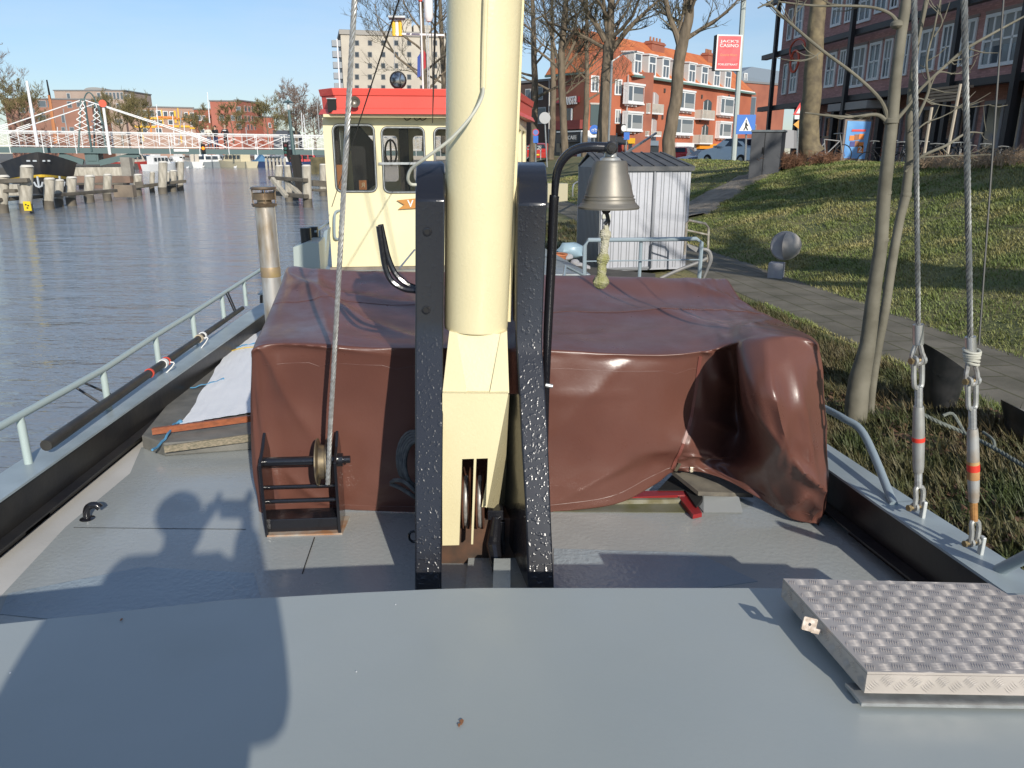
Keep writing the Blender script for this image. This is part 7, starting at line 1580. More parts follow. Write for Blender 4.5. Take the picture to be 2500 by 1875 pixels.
# facade seen from the left: normal must face the viewer
nb=thing('modern_block','large shaded brown brick block with black steel frame and white windows at the right','building',FB2.pt(FB2.L/2,2.3,-6))
bm_=M('brown_brick_shade',(.60,.33,.29),.85,col2=(.50,.27,.235),vs=.6); nt=bm_.node_tree;N=nt.nodes;L=nt.links
bt=N.new('ShaderNodeTexBrick'); bt.inputs['Scale'].default_value=1; bt.inputs['Brick Width'].default_value=.24; bt.inputs['Row Height'].default_value=.075; bt.inputs['Mortar Size'].default_value=.008; bt.inputs['Color1'].default_value=(1,1,1,1); bt.inputs['Color2'].default_value=(.7,.68,.7,1); bt.inputs['Mortar'].default_value=(.75,.7,.68,1)
tcn=N.new('ShaderNodeTexCoord'); sx=N.new('ShaderNodeSeparateXYZ'); cx_=N.new('ShaderNodeCombineXYZ'); L.new(tcn.outputs['Object'],sx.inputs[0]); L.new(sx.outputs[1],cx_.inputs[0]); L.new(sx.outputs[2],cx_.inputs[1]); L.new(cx_.outputs[0],bt.inputs[0])
mm=N.new('ShaderNodeMix'); mm.data_type='RGBA'; mm.blend_type='MULTIPLY'; mm.inputs[0].default_value=1; b=N['Principled BSDF']; src=b.inputs['Base Color'].links[0].from_socket; L.new(src,mm.inputs[6]); L.new(bt.outputs[0],mm.inputs[7]); L.new(mm.outputs[2],b.inputs['Base Color'])
LV=[5.15,8.1,11.05,14.0]
mb=MB(); mb.fbox(FB2,0,FB2.L,5.15,17,-12,0); mb.fbox(FB2,.3,FB2.L,1.2,5.15,-12,-1.2); mb.build('wall',bm_,nb)
# end facade (facing the viewer's left/front is hidden); black frame bands
blk=M('black_steel_frame',(.02,.02,.022),.45)
for z in LV:
    mb=MB(); mb.fbox(FB2,-.9,FB2.L,z-.13,z+.13,.45,.8); mb.build('frame_band',blk,nb)
for x,y in((1887,230),(2085,80),(2318,250),(2490,160)):
    u,_=FB2.uz(x,y,.8); mb=MB(); mb.fbox(FB2,u-.11,u+.11,1.2,17,.8,1.0); mb.build('frame_column',blk,nb)
# windows: columns measured on the row between the lower two bands
cols=[(215,250,650,0),(272,330,690,1),(560,640,680,1),(672,722,660,1),(745,882,650,2),(915,1012,600,1),(1038,1102,590,1),(1190,1245,560,1),(1335,1470,540,1),(1510,1595,530,1),(1672,1790,480,1),(1865,2190,420,3)]
for x0,x1,yc,m_ in cols:
    u0,_=FB2.uz(*z5(x0,yc)); u1,_=FB2.uz(*z5(x1,yc))
    if u1<u0: u0,u1=u1,u0
    for zf_ in(5.15,8.1,11.05):
        big=(m_>=2); a=zf_+(.75 if not big else .55); b=zf_+2.45
        window(FB2,nb,(u0,u1,a,b),gm=glassm if random.random()<.75 else glassd,mull=max(0,m_-0) if big else (1 if m_ else 0),depth=.07,tr=.5)
        mb=MB(); mb.fbox(FB2,u0-.05,u1+.05,b+.02,b+.12,.0,.06); mb.build('lintel',M('pale_lintel2',(.33,.27,.24),.8),nb)
# ground floor glazing behind columns
for i in range(11):
    u0=1.5+i*2.6; mb=MB(); mb.fplate(FB2,[(u0,2.2),(u0+2.2,2.2),(u0+2.2,4.6),(u0,4.6)],[[(u0+.12,2.4),(u0+1.0,2.4),(u0+1.0,4.45),(u0+.12,4.45)],[(u0+1.15,2.4),(u0+2.08,2.4),(u0+2.08,4.45),(u0+1.15,4.45)]],-1.2,-1.1); o=mb.build('shop_window',M('lilac_grey_frame',(.30,.29,.31),.5),nb)
    mb=MB(); mb.fbox(FB2,u0+.05,u0+2.15,2.3,4.5,-1.19,-1.16); mb.build('shop_pane',glassd,o)
for i in range(7):
    u=2+i*4.4; mb=MB(); mb.fbox(FB2,u-.15,u+.15,1.2,5.15,-.6,-.3); mb.build('ground_column',blk,nb)
mb=MB(); u0,_=FB2.uz(*z5(715,950)); u1,_=FB2.uz(*z5(1050,930)); mb.fbox(FB2,min(u0,u1),max(u0,u1),4.6,4.95,-.1,.9); mb.build('entrance_canopy',M('pale_canopy',(.35,.32,.29),.7),nb)
mb=MB(); u0,_=FB2.uz(*z5(1420,780),2.0); u1,_=FB2.uz(*z5(1660,780),2.0); _,a=FB2.uz(*z5(1540,845),2.0); _,b=FB2.uz(*z5(1540,715),2.0)
for k in range(5): mb.fbox(FB2,u0,u1,a+(b-a)*k/5,a+(b-a)*(k+.75)/5,1.9-.12*k,2.0-.0*k)
tag(mb.build('beige_awning',M('beige_panel',(.35,.27,.19),.8,col2=(.28,.21,.15),vs=3)),'beige striped folded awning on the front of the modern block','awning')
mb=MB(); 
rs_=M('red_sign_tube',(.6,.10,.05),.5)
u,z=FB2.uz(*z5(312,510),.9); mb.tube([FB2.pt(u+.5*math.cos(t),z+.55*math.sin(t),.95) for t in [i*PI/8 for i in range(16)]],.07,5,closed=True); mb.tube([FB2.pt(u+.2+.9*math.cos(t),z+.6+.5*math.sin(t),.95) for t in [i*PI/8 for i in range(12)]],.05,5); mb.build('neon_emblem',rs_,nb)
# =================== STREET FURNITURE ===================
def signpole(px,y0,px2,y1,Y,r,mat,lab,cat='post'):
    a=W(px2,y1,Y); b=W(px,y0,Y); root=thing('sign_post',lab,cat,a); mb=MB(); mb.tube([a-UP*.3,b],r,8); mb.build('pole',mat,root,smooth=True); return root,a,b
# casino sign on tall lamp post
Y=34; root,a,b=signpole(1818,-40,1791,392,Y,.11,M('pale_green_post',(.45,.5,.48),.4),'tall pale lamp post carrying the red casino sign','lamp post')
P_=lambda x,y:W(x,y,Y-.2)
c=(P_(1746,85)+P_(1811,172))/2; hx=(P_(1811,128)-P_(1747,128)).length/2; hz_=(P_(1778,85)-P_(1778,172)).length/2
sx_=V((1,.12,0)).normalized(); sn_=V((sx_.y,-sx_.x,0))
sb_=thing('casino_sign','red lit-box casino sign with white border mounted on the pale lamp post','sign',c-UP*hz_)
mb=MB(); mb.obox(c+sn_*-.17,sx_*hx,sn_*.17,UP*hz_); mb.build('sign_box',M('sign_side_dark',(.05,.05,.055),.5),sb_)
mb=MB(); mb.plate(c,sx_,UP,sn_,[(-hx,-hz_),(hx,-hz_),(hx,hz_),(-hx,hz_)],[[(-hx+.05,-hz_+.05),(hx-.05,-hz_+.05),(hx-.05,hz_-.05),(-hx+.05,hz_-.05)]],.002,.02); mb.build('sign_border',white,sb_)
mb=MB(); mb.plate(c,sx_,UP,sn_,[(-hx+.05,-hz_+.05),(hx-.05,-hz_+.05),(hx-.05,hz_-.05),(-hx+.05,hz_-.05)],(),.001,.012); mb.build('sign_face',M('casino_red',(.72,.045,.06),.35,col2=(.78,.12,.13),vs=1.5),sb_)
for txt,dz,ww_,hh in(("JACK'S",.62,.72,.17),('CASINO',.40,.74,.17),('POELESTRAAT',-.66,.78,.10)):
    text_mesh(txt,'sign_lettering',white,sb_,c+UP*(dz*hz_)+sn_*.014,sx_,UP,sn_,w=hx*2*ww_,h=hh*hz_*1.1,thick=.006,bold=.01)
text_mesh('Gevoel te Winnen','sign_script',M('gold_script',(.75,.35,.15),.5),sb_,c+sn_*.014+UP*-.12*hz_,sx_,UP,sn_,w=hx*1.35,h=hz_*.14,thick=.006,shear=.4)
# crossing sign
root,a,b=signpole(1822,325,1820,392,32,.04,galv,'pedestrian crossing sign on its post beside the silver car','sign'); c=W(1821,304,31.9); h_=.36
mb=MB(); mb.obox(c,V((h_,0,0)),V((0,.015,0)),V((0,0,h_))); mb.build('sign_plate',M('sign_blue',(.03,.16,.55),.4),root)
mb=MB(); mb.plate(c+V((0,-.016,0)),V((1,0,0)),UP,V((0,-1,0)),[(-.26,-.24),(.26,-.24),(0,.27)],(),0,.006); mb.build('sign_triangle',white,root)
mb=MB(); o=c+V((0,-.024,-.02)); mb.bar(o+UP*.1,o+UP*-.05,.05); mb.bar(o+UP*-.05,o+V((-.07,0,-.19)),.035); mb.bar(o+UP*-.05,o+V((.08,0,-.19)),.035); mb.bar(o+UP*.06,o+V((.08,0,-.03)),.03); mb.ball(o+UP*.15,.03,6); mb.build('walking_figure',darkm,root)
# cycle sign etc.
def disc_sign(px,py,Y,r,mat,label,pole_to,border=None,square=False,sub=None):
    root,a,b=signpole(px,py,pole_to[0],pole_to[1],Y+.1,.035,galv,label,'sign'); c=W(px,py,Y)
    mb=MB()
    if square: mb.obox(c,V((r*.8,0,0)),V((0,.01,0)),V((0,0,r)))
    else: mb.lathe(c,[(0,-.01),(r,-.01),(r,.01),(0,.01)],20,axis=(0,-1,0))
    mb.build('sign_plate',mat,root)
    if border: mb=MB(); mb.lathe(c,[(r*.8,.012),(r*1.0,.012),(r*1.0,.018),(r*.8,.018)],20,axis=(0,-1,0)); mb.build('sign_ring',border,root)
    return root,c
blue=M('sign_blue2',(.03,.15,.55),.4)
root,c=disc_sign(1451,317,45,.26,blue,'round blue cycle path sign left of the middle bank tree',(1450,392)); 
for s in(-.09,.09): mb=MB(); mb.tube([c+V((s+.06*math.cos(t),-.02,-.03+.06*math.sin(t))) for t in [i*PI/5 for i in range(10)]],.012,4,closed=True); mb.build('bicycle_symbol',white,root)
mb=MB(); mb.bar(c+V((-.09,-.02,-.03)),c+V((.02,-.02,.07)),.02); mb.bar(c+V((.09,-.02,-.03)),c+V((.05,-.02,.09)),.02); mb.build('bicycle_symbol',white,root)
mb=MB(); c2=W(1450,331,45); mb.obox(c2,V((.22,0,0)),V((0,.01,0)),V((0,0,.1))); mb.build('sub_plate',white,root)
root,c=disc_sign(1308,323,40,.16,M('no_park_blue',(.12,.2,.5),.4),'no parking sign with small blue plate beneath, nearest the mast',(1308,390),border=M('ring_red',(.6,.05,.05),.4))
mb=MB(); c2=W(1308,340,39.98); mb.obox(c2,V((.12,0,0)),V((0,.01,0)),V((0,0,.17))); mb.build('sub_plate',blue,root)
root,c=disc_sign(1330,288,38,.26,M('sign_back_grey',(.4,.4,.4),.4,.6),'grey back of a round traffic sign on a leaning pole',(1336,392))
root,c=disc_sign(1530,332,46,.2,blue,'small blue square sign before the terrace left end',(1528,392),square=True)
root,c=disc_sign(1506,325,60,.01,galv,'slim bare post before the cafe awning',(1500,392))
# yellow-red warning sign by plane tree
root,a,b=signpole(1951,262,1946,392,26,.03,galv,'red triangular warning sign with yellow diamond below, beside the thick tree trunk','sign')
mb=MB(); P_=lambda x,y:W(x,y,25.9); mb.prism([P_(1936,280),P_(1956,280),P_(1954,250)],(0,.02,0)); t1=mb.build('warning_triangle',M('sign_red',(.65,.04,.04),.4),root)
mb=MB(); mb.prism([P_(1945,275),P_(1954,275),P_(1953,262)],(0,.02,0)); 
mb=MB(); mb.prism([V(p)-V((0,.02,0)) for p in (P_(1943,277),P_(1953,277),P_(1952,262))],(0,.01,0)); mb.build('triangle_face',white,root)
mb=MB(); mb.prism([P_(1940,281),P_(1956,281),P_(1956,291),P_(1940,291)],(0,.02,0)); mb.build('sub_plate',white,root)
mb=MB(); mb.prism([P_(1937,304),P_(1952,292),P_(1952,316)],(0,.02,0)); mb.build('diamond_plate',M('sign_amber',(.75,.35,.05),.5),root)
# lamp posts with arm
root,a,b=signpole(1494,150,1484,392,36,.05,galv,'slim galvanised lamp post right beside the middle bank tree','lamp post'); mb=MB(); c=W(1520,132,36); mb.bar(b,c,.05); mb.bar(c,W(1555,126,36),.12,.08); mb.build('lamp_head',galv,root)
# leaning handrail post and steps rail
mb=MB(); mb.bar(W(1515,382,20),W(1602,325,24),.05); tag(mb.build('leaning_pole',galv),'straight grey pole slanting up behind the shed roof','pole')
# ad panel
Y=33; P_=lambda x,y:W(x,y,Y); ad=thing('advert_panel','glossy blue advertising panel with orange blocks, standing before the modern block','sign',P_(2092,392)); 
q0,q1,q2,q3=P_(2058,386),P_(2110,388),P_(2127,297),P_(2069,295)
mb=MB(); mb.prism([P_(2052,392),P_(2116,394),P_(2131,293),P_(2064,291)],(.0,.15,0)); mb.build('panel_frame',M('ad_frame',(.18,.14,.12),.5),ad)
dn=V((0,-.02,0))
mb=MB(); mb.prism([p+dn for p in (q0,q1,q2,q3)],(0,.015,0)); mb.build('panel_face',M('ad_blue',(.10,.28,.62),.25,col2=(.2,.45,.75),vs=1.2),ad)
def adq(x0,y0,x1,y1,mt):
    mb=MB(); mb.prism([p+dn*2 for p in (P_(x0,y1),P_(x1,y1),P_(x1+2,y0),P_(x0+2,y0))],(0,.012,0)); return mb.build('advert_block',mt,ad)
ao=M('ad_orange',(.75,.22,.03),.4); an=M('ad_navy',(.05,.06,.25),.4); aq=M('ad_brown',(.3,.12,.05),.4)
for t in((2072,331,2084,343,ao),(2084,328,2094,342,aq),(2095,327,2107,340,ao),(2073,345,2085,358,an),(2085,344,2094,358,aq),(2094,347,2106,361,ao),(2078,316,2112,321,M('ad_red',(.7,.05,.04),.4)),(2092,356,2106,373,ao)): adq(*t)
c=P_(2098,364)+dn*3.5; text_mesh('2','advert_numeral',white,ad,c,V((1,0,0)),UP,V((0,-1,0)),h=.22,thick=.01,bold=.02)
# utility cabinet
Y=21.5; P_=lambda x,y:W(x,y,Y); cab=thing('utility_cabinet','dark grey street cabinet with two doors standing on the crest','cabinet',P_(1875,412))
a,b=P_(1828,412),P_(1902,412); tz=P_(1865,322).z
mb=MB(); mb.prism([V((a.x,a.y,a.z-.3)),V((b.x,b.y,a.z-.3)),V((b.x,b.y,tz)),V((a.x,a.y,tz))],(.35,.75,0)); mb.build('cabinet_body',M('cabinet_dark_grey',(.028,.032,.04),.5),cab,bevel=.01)
mb=MB(); mb.prism([V((a.x-.03,a.y-.04,tz)),V((b.x+.03,b.y-.04,tz)),V((b.x+.03,b.y-.04,tz+.05)),V((a.x-.03,a.y-.04,tz+.05))],(.37,.85,0)); mb.build('cabinet_lid',M('cabinet_lid_grey',(.10,.12,.13),.4),cab)
mb=MB(); m_=a.lerp(b,.45); mb.box(m_.x-.008,m_.x+.008,m_.y-.008,m_.y+.01,a.z-.2,tz-.03); mb.box(m_.x-.05,m_.x-.02,m_.y-.02,m_.y,(a.z+tz)/2-.08,(a.z+tz)/2+.08); mb.build('door_gap',darkm,cab)
mb=MB(); P_=lambda x,y:W(x,y,24); mb.prism([P_(1905,362),P_(1938,362),P_(1938,318),P_(1912,316)],(.3,.6,0)); tag(mb.build('pale_box',M('pale_grey_box',(.3,.3,.31),.6)),'pale grey box between the cabinet and the thick tree trunk','box')
# cars
glc=M('car_glass',(.03,.04,.05),.05); tyre=M('tyre',(.02,.02,.02),.8)
def car(loc,rz,s,mat,label,kind='hatch'):
    root=thing('parked_car',label,'car',loc,'cars at the top of the bank'); c,sn=math.cos(rz),math.sin(rz)
    T=lambda x,y,z:V(loc)+V((x*c-y*sn,x*sn+y*c,z))*s
    prof=[(-2.1,.35),(-2.15,.75),(-2.0,.98),(-1.85,1.0),(-1.45,1.42),(-.9,1.5),(.1,1.48),(.9,.98),(1.75,.88),(2.1,.68),(2.12,.35)]
    if kind=='sedan': prof=[(-2.25,.35),(-2.3,.8),(-2.15,.98),(-1.6,1.0),(-1.05,1.38),(-.5,1.43),(.25,1.42),(1.0,.98),(1.9,.85),(2.2,.65),(2.22,.35)]
    mb=MB(); vs=[]; n=len(prof)
    for x,z in prof:
        w_=.86 if z<1.05 else .66
        vs+=[T(x,-w_,z),T(x,w_,z)]
    fs=[(2*i,2*i+2,2*i+3,2*i+1) for i in range(n-1)]+[(0,1,2*n-1,2*n-2)]
    fs+=[tuple(2*i for i in range(n)),tuple(2*i+1 for i in range(n-1,-1,-1))]; mb.add(vs,fs); bd=mb.build('body',mat,root,bevel=.03*s,auto=35)
    x1,z1_=prof[3];x2,z2_=prof[4]; x3,z3_=prof[6];x4,z4_=prof[7]
    for nm,(xa,za,xb,zb) in(('rear_window',(x1,z1_,x2,z2_)),('windscreen',(x4,z4_,x3,z3_))):
        mb=MB(); sgn=-1 if nm=='rear_window' else 1; f0,f1=.12,.88; p=lambda f,w_:T(xa+(xb-xa)*f+.02*sgn,w_,za+(zb-za)*f+.03); mb.add([p(f0,-.70),p(f0,.70),p(f1,.58),p(f1,-.58)],[(0,1,2,3)]); mb.build(nm,glc,root)
    for sd in(-1,1):
        mb=MB(); mb.add([T(-1.6,.80*sd,1.04),T(.75,.80*sd,1.04),T(.15,.675*sd,1.41),T(-1.25,.675*sd,1.41)],[(0,1,2,3)]); mb.build('side_window',glc,root)
        mb=MB(); mb.obox(T(-2.12,.62*sd,.88),(T(1,0,0)-T(0,0,0))*.05,(T(0,1,0)-T(0,0,0))*.18,UP*.08*s); mb.build('tail_light',M('tail_light_red',(.55,.02,.02),.3),root)
        for x in(-1.3,1.35):
            mb=MB(); ax=(T(0,1,0)-T(0,0,0)).normalized(); mb.lathe(T(x,.80*sd,.33),[(0,-.1),(.33,-.1),(.34,0),(.33,.1),(0,.1)],16,axis=ax); wh=mb.build('wheel',tyre,root,auto=40); mb=MB(); mb.lathe(T(x,.80*sd,.33),[(0,-.105),(.2,-.105),(.2,.105),(0,.105)],12,axis=ax); mb.build('rim',galv,wh)
        mb=MB(); mb.obox(T(.62,.98*sd,1.02),(T(1,0,0)-T(0,0,0))*.06,(T(0,1,0)-T(0,0,0))*.09,UP*.06*s); mb.build('wing_mirror',mat,root)
    mb=MB(); mb.obox(T(-2.17,0,.6),(T(1,0,0)-T(0,0,0))*.02,(T(0,1,0)-T(0,0,0))*.26,UP*.055*s); mb.build('number_plate',M('plate_yellow',(.8,.6,.05),.4),root)
    return root
c=W(1667,390,62); car((c.x,62,1.62),R(62),.95,M('car_red',(.6,.03,.03),.25,coat=.5),'small red hatchback at the crest right of the rightmost bank tree')
c=W(1718,390,58); car((c.x,58,1.5),R(200),.9,M('car_blue_grey',(.22,.28,.36),.25,coat=.5),'low blue grey car between the red hatchback and the silver car','sedan')
c=W(1800,390,44); car((c.x,44,1.85),R(114),1.05,M('car_silver',(.42,.46,.50),.25,.4,coat=.5),'large silver car cut by the casino sign post, nearest of the parked cars','sedan')
c=W(1318,392,60); car((c.x,60,W(1318,396,60).z),R(80),.9,M('car_red2',(.5,.05,.04),.3),'distant red car seen right beside the mast under the road signs')
mb=MB(); 
for x in(1285,1320): mb.bar(W(x,390,50),W(x,355,50),.06)
for y in(357,364): mb.bar(W(1283,y,50),W(1322,y,50),.06)
mb.bar(W(1285,388,50),W(1320,357,50),.05); tag(mb.build('metal_barrier',galv),'grey metal frame barrier behind the no parking sign','barrier')
# bicycles against the modern block
def bike(loc,rz,mat,lab):
    root=thing('bicycle',lab,'bicycle',loc,'bicycles parked before the modern block'); c,sn=math.cos(rz),math.sin(rz); T=lambda x,z,y=0:V(loc)+V((x*c-y*sn,x*sn+y*c,z))
    for x in(-.52,.52): mb=MB(); mb.tube([T(x+.34*math.cos(t),.35+.34*math.sin(t)) for t in [i*PI/9 for i in range(18)]],.018,5,closed=True); mb.build('wheel',tyre,root)
    mb=MB(); 
    for a_,b_ in(((-.52,.35),(-.15,.35)),((-.15,.35),(-.25,.85)),((-.25,.85),(.35,.8)),((.35,.8),(-.15,.35)),((.35,.95),(.52,.35)),((-.52,.35),(-.22,.75))): mb.tube([T(*a_),T(*b_)],.017,5)
    mb.build('frame',mat,root); mb=MB(); mb.obox(T(-.27,.92),V((c*.13,sn*.13,0)),V((-sn*.06,c*.06,0)),UP*.03); mb.build('saddle',darkm,root)
    mb=MB(); mb.tube([T(.35,.95),T(.33,1.03,.0)],.015,5); mb.tube([T(.3,1.03,-.28),T(.35,1.05,0),T(.3,1.03,.28)],.015,5); mb.build('handlebar',galv,root)
k=0
for px,Y,lab in((2022,27,'white rimmed bicycle just right of the thick trunk'),(2150,27,'dark bicycle right of the blue advert panel'),(2185,26,'dark bicycle between the stems of the young tree'),(2215,26,'dark bicycle left of the first shroud wire'),(2260,25,'dark bicycle just right of the first shroud wire'),(2300,25,'grey framed bicycle between the two shroud wires'),(2340,24,'dark bicycle left of the outer shroud wire'),(2390,24,'black bicycle right of the outer shroud wire'),(2425,23,'black bicycle second from the right edge'),(2470,23,'black bicycle at the right edge of the view')):
    p=W(px,398,Y); bike((p.x,Y,hterr(p.x,Y)),R(random.uniform(60,130)) if k else R(15),M('bike_black',(.02,.02,.022),.4) if k%3 else M('bike_grey',(.3,.3,.3),.4),lab); k+=1
# stakes and dry bushes on crest
for (x0,y0),(x1,y1),lab in(((2275,262),(2254,392),'slender pale stake before the modern block, left of the pair'),((2345,205),(2308,402),'slender pale stake before the modern block, right of the pair')):
    mb=MB(); mb.tube([W(x1,y1,19),W(x0,y0,19)],.035,7); tag(mb.build('tree_stake',M('pale_stake',(.42,.36,.28),.8)),lab,'stake')
def bush(px,Y,w_,h,n,seed,lab,mat):
    rng=random.Random(seed); p=W(px,392,Y); z=hterr(p.x,Y); mb=MB()
    for _ in range(n):
        a=V((p.x+rng.gauss(0,w_*.35),Y+rng.gauss(0,.3),z)); d=V((rng.gauss(0,.4),rng.gauss(0,.3),1)).normalized(); L=h*rng.uniform(.4,1); mb.tube([a,a+d*L*.5,a+d*L+V((rng.gauss(0,.08),0,-.02))],[.008,.006,.003],3,cap=False)
        for _2 in range(3): f=rng.uniform(.3,1); q=a+d*L*f; e=V((rng.gauss(0,1),rng.gauss(0,1),rng.gauss(.3,.6))).normalized()*.12; mb.tube([q,q+e],[.005,.003],3,cap=False)
    tag(mb.build('dry_bush',mat),lab,'bush')
db=M('dry_stems_red',(.22,.11,.06),.9); dy=M('dry_reeds',(.34,.24,.15),.9)
bush(1925,22,.7,.5,260,1,'reddish brown dry bush at the foot of the thick trunk, right of the cabinet',db); bush(2012,21.5,.5,.35,120,2,'small dry reddish bush right of the thick trunk',db)
bush(2390,14.5,1.2,.26,130,3,'dry reeds on the crest behind the outer shroud wire',dy); bush(2465,14,.9,.32,120,4,'dry straw coloured reeds on the crest at the right edge',dy); bush(2285,16,.9,.3,160,5,'sparse dry reeds on the crest between the two shroud wires',dy)
# =================== SHED ON THE QUAY ===================
Y=11.55; a=G(1465,657,.93); a=W(1463,657,11.3); b=W(1672,664,11.55); FSH=Fac((a.x,a.y),(b.x,b.y)); zs0=a.z-.03; zs1=FSH.uz(1570,410)[1]
shed=thing('steel_shed','ribbed silver sheet steel garden shed standing on the quay','shed',FSH.pt(FSH.L/2,zs0,-.5))
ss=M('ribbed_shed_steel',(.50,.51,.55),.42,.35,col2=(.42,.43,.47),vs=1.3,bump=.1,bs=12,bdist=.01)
Ls=FSH.L; Dsh=1.25
mb=MB(); mb.fbox(FSH,0,Ls,zs0,zs1,-Dsh,0)
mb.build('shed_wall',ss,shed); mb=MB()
for i in range(11):
    u=Ls*(i+.5)/11
    for q_ in(-.02,.02): mb.fbox(FSH,u+q_-.0045,u+q_+.0045,zs0+.03,zs1-.05,.0,.004)
mb.build('shed_ribs',M('shed_trim',(.25,.26,.28),.4,.4),shed)
A1=FSH.pt(0,0,0); B1=W(1408,640,12.5); FSL=Fac((B1.x,B1.y),(A1.x,A1.y)); zr_=zs1+.17
mb=MB(); mb.fplate(FSL,[(0,zs0),(FSL.L-.005,zs0),(FSL.L-.005,zs1),(FSL.L*.5,zr_),(0,zs1)],(),-.3,-.005)
for i in range(18):
    u=FSL.L*(i+.5)/18; mb.fbox(FSL,u-.012,u+.008,zs0,zs1,-.005,.012)
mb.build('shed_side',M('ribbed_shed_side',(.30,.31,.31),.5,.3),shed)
mb=MB(); dx0=Ls*.03; dx1=Ls*.58
for u in(dx0,dx1): mb.fbox(FSH,u-.012,u+.012,zs0+.02,zs1-.03,.012,.03)
mb.fbox(FSH,dx0,dx1,zs1-.05,zs1-.025,.012,.03); mb.fbox(FSH,dx0,dx1,zs0+.02,zs0+.05,.012,.03); mb.build('shed_door_frame',M('shed_trim',(.25,.26,.28),.4,.4),shed)
mb=MB(); u,z=FSH.uz(1476,528); mb.fbox(FSH,u-.04,u+.08,z-.03,z+.03,.012,.035); mb.build('door_latch',M('pale_latch',(.5,.5,.42),.5),shed)
rl_=FSL.pt(FSL.L*.5-.05,zr_+.02,.03); rr_2=FSH.pt(Ls-.14,zr_+.02,-.7); el=FSH.pt(-.03,zs1-.0,.05); er=FSH.pt(Ls+.04,zs1-.0,.05); br=FSH.pt(Ls+.04,zs1,-1.4); bl_=FSL.pt(-.05,zs1,.0)
mb=MB(); mb.prism([el,er,rr_2,rl_],(0,.0,.02)); mb.prism([rl_,rr_2,br,bl_],(0,0,.02)); mb.add([er,br,rr_2],[(0,1,2)])
mb.fbox(FSH,-.02,Ls+.03,zs1-.04,zs1-.0,.013,.05)
for i in range(8): f=(i+.5)/8; mb.bar(el.lerp(er,f)+UP*.025,rl_.lerp(rr_2,f)+UP*.025,.02)
mb.build('shed_roof',M('shed_roof_dark',(.075,.08,.085),.6,.2,col2=(.12,.12,.12),vs=6),shed)
# hoop rail, anchor
def tubething(name,pts,r,mat,lab,cat,n=8,k=4,Yv=None,dense=True):
    mb=MB(); P=[W(x,y,yy) for x,y,yy in pts]; mb.tube(smooth_pts(P,k) if dense else P,r,n); o=mb.build(name,mat,smooth=True); return tag(o,lab,cat)
hp_=M('old_white_hoop',(.4,.38,.33),.6,col2=(.2,.16,.12),vs=12)
mb=MB(); P=[W(x,y,10.6) for x,y in((1671,622),(1676,545),(1682,538),(1722,546),(1730,556),(1727,640))]; mb.tube(P,.017,8); mb.tube([W(1673,561,10.6),W(1727,573,10.6)],.012,6); tag(mb.build('hoop_rail',hp_,smooth=True),'worn tubular hoop with a crossbar between shed and slope','rail')
an_=M('old_grey_anchor',(.2,.2,.2),.6,.3,col2=(.28,.27,.25),vs=10)
mb=MB(); P=lambda x,y:W(x,y,9.2); mb.tube(smooth_pts([P(1612,680),P(1655,660),P(1712,638),P(1726,630)],3),[.022]*10,8); mb.tube(smooth_pts([P(1708,608),P(1728,612),P(1735,632),P(1728,655),P(1717,682)],4),[.01,.016,.02,.024,.026,.028,.028,.028,.028,.026,.024,.022,.02,.018,.016,.014,.012],8); mb.prism([P(1676,594),P(1705,605),P(1700,616),P(1682,604)],(0,.03,0)); tag(mb.build('old_anchor',an_,smooth=True,auto=40),'old grey anchor leaning on the boat rail beside the shed','anchor')
# stone globe sculpture
c=W(1917,600,10.9); sc_r=34*10.9/1900
stn=M('grey_stone',(.29,.29,.32),.8,col2=(.36,.36,.36),vs=9); 
st=thing('stone_sculpture','round grey split stone disc sculpture on a small block at the foot of the slope','sculpture',W(1893,672,10.9))
ax=V((-.50,-.86,.12)).normalized()
mb=MB(); mb.lathe(c,[(0,.03),(sc_r*.95,.03),(sc_r,.015),(sc_r,-.01),(0,-.01)],32,axis=ax); mb.build('stone_half',stn,st,smooth=True,auto=40)
mb=MB(); ax2=V((.78,-.62,.05)).normalized(); mb.lathe(c+V((.03,.01,0)),[(sc_r*1.0,-.0),(sc_r*.97,sc_r*.2),(sc_r*.85,sc_r*.5),(sc_r*.6,sc_r*.78),(sc_r*.3,sc_r*.93),(0,sc_r*.97)],32,axis=ax2); mb.build('stone_half',M('pale_stone',(.36,.34,.31),.8,col2=(.30,.28,.26),vs=9),st,smooth=True,auto=60)
mb=MB(); mb.lathe(c,[(sc_r*1.03,-.012),(sc_r*1.03,.018),(sc_r*.97,.033)],32,axis=ax); mb.build('stone_rim',M('rim_stone',(.42,.40,.36),.8),st,smooth=True)
mb=MB(); p=W(1895,660,10.9); mb.obox(p,V((.09,-.04,0)),V((.05,.1,0)),V((0,0,.11))); mb.build('stone_block',stn,st,bevel=.01)
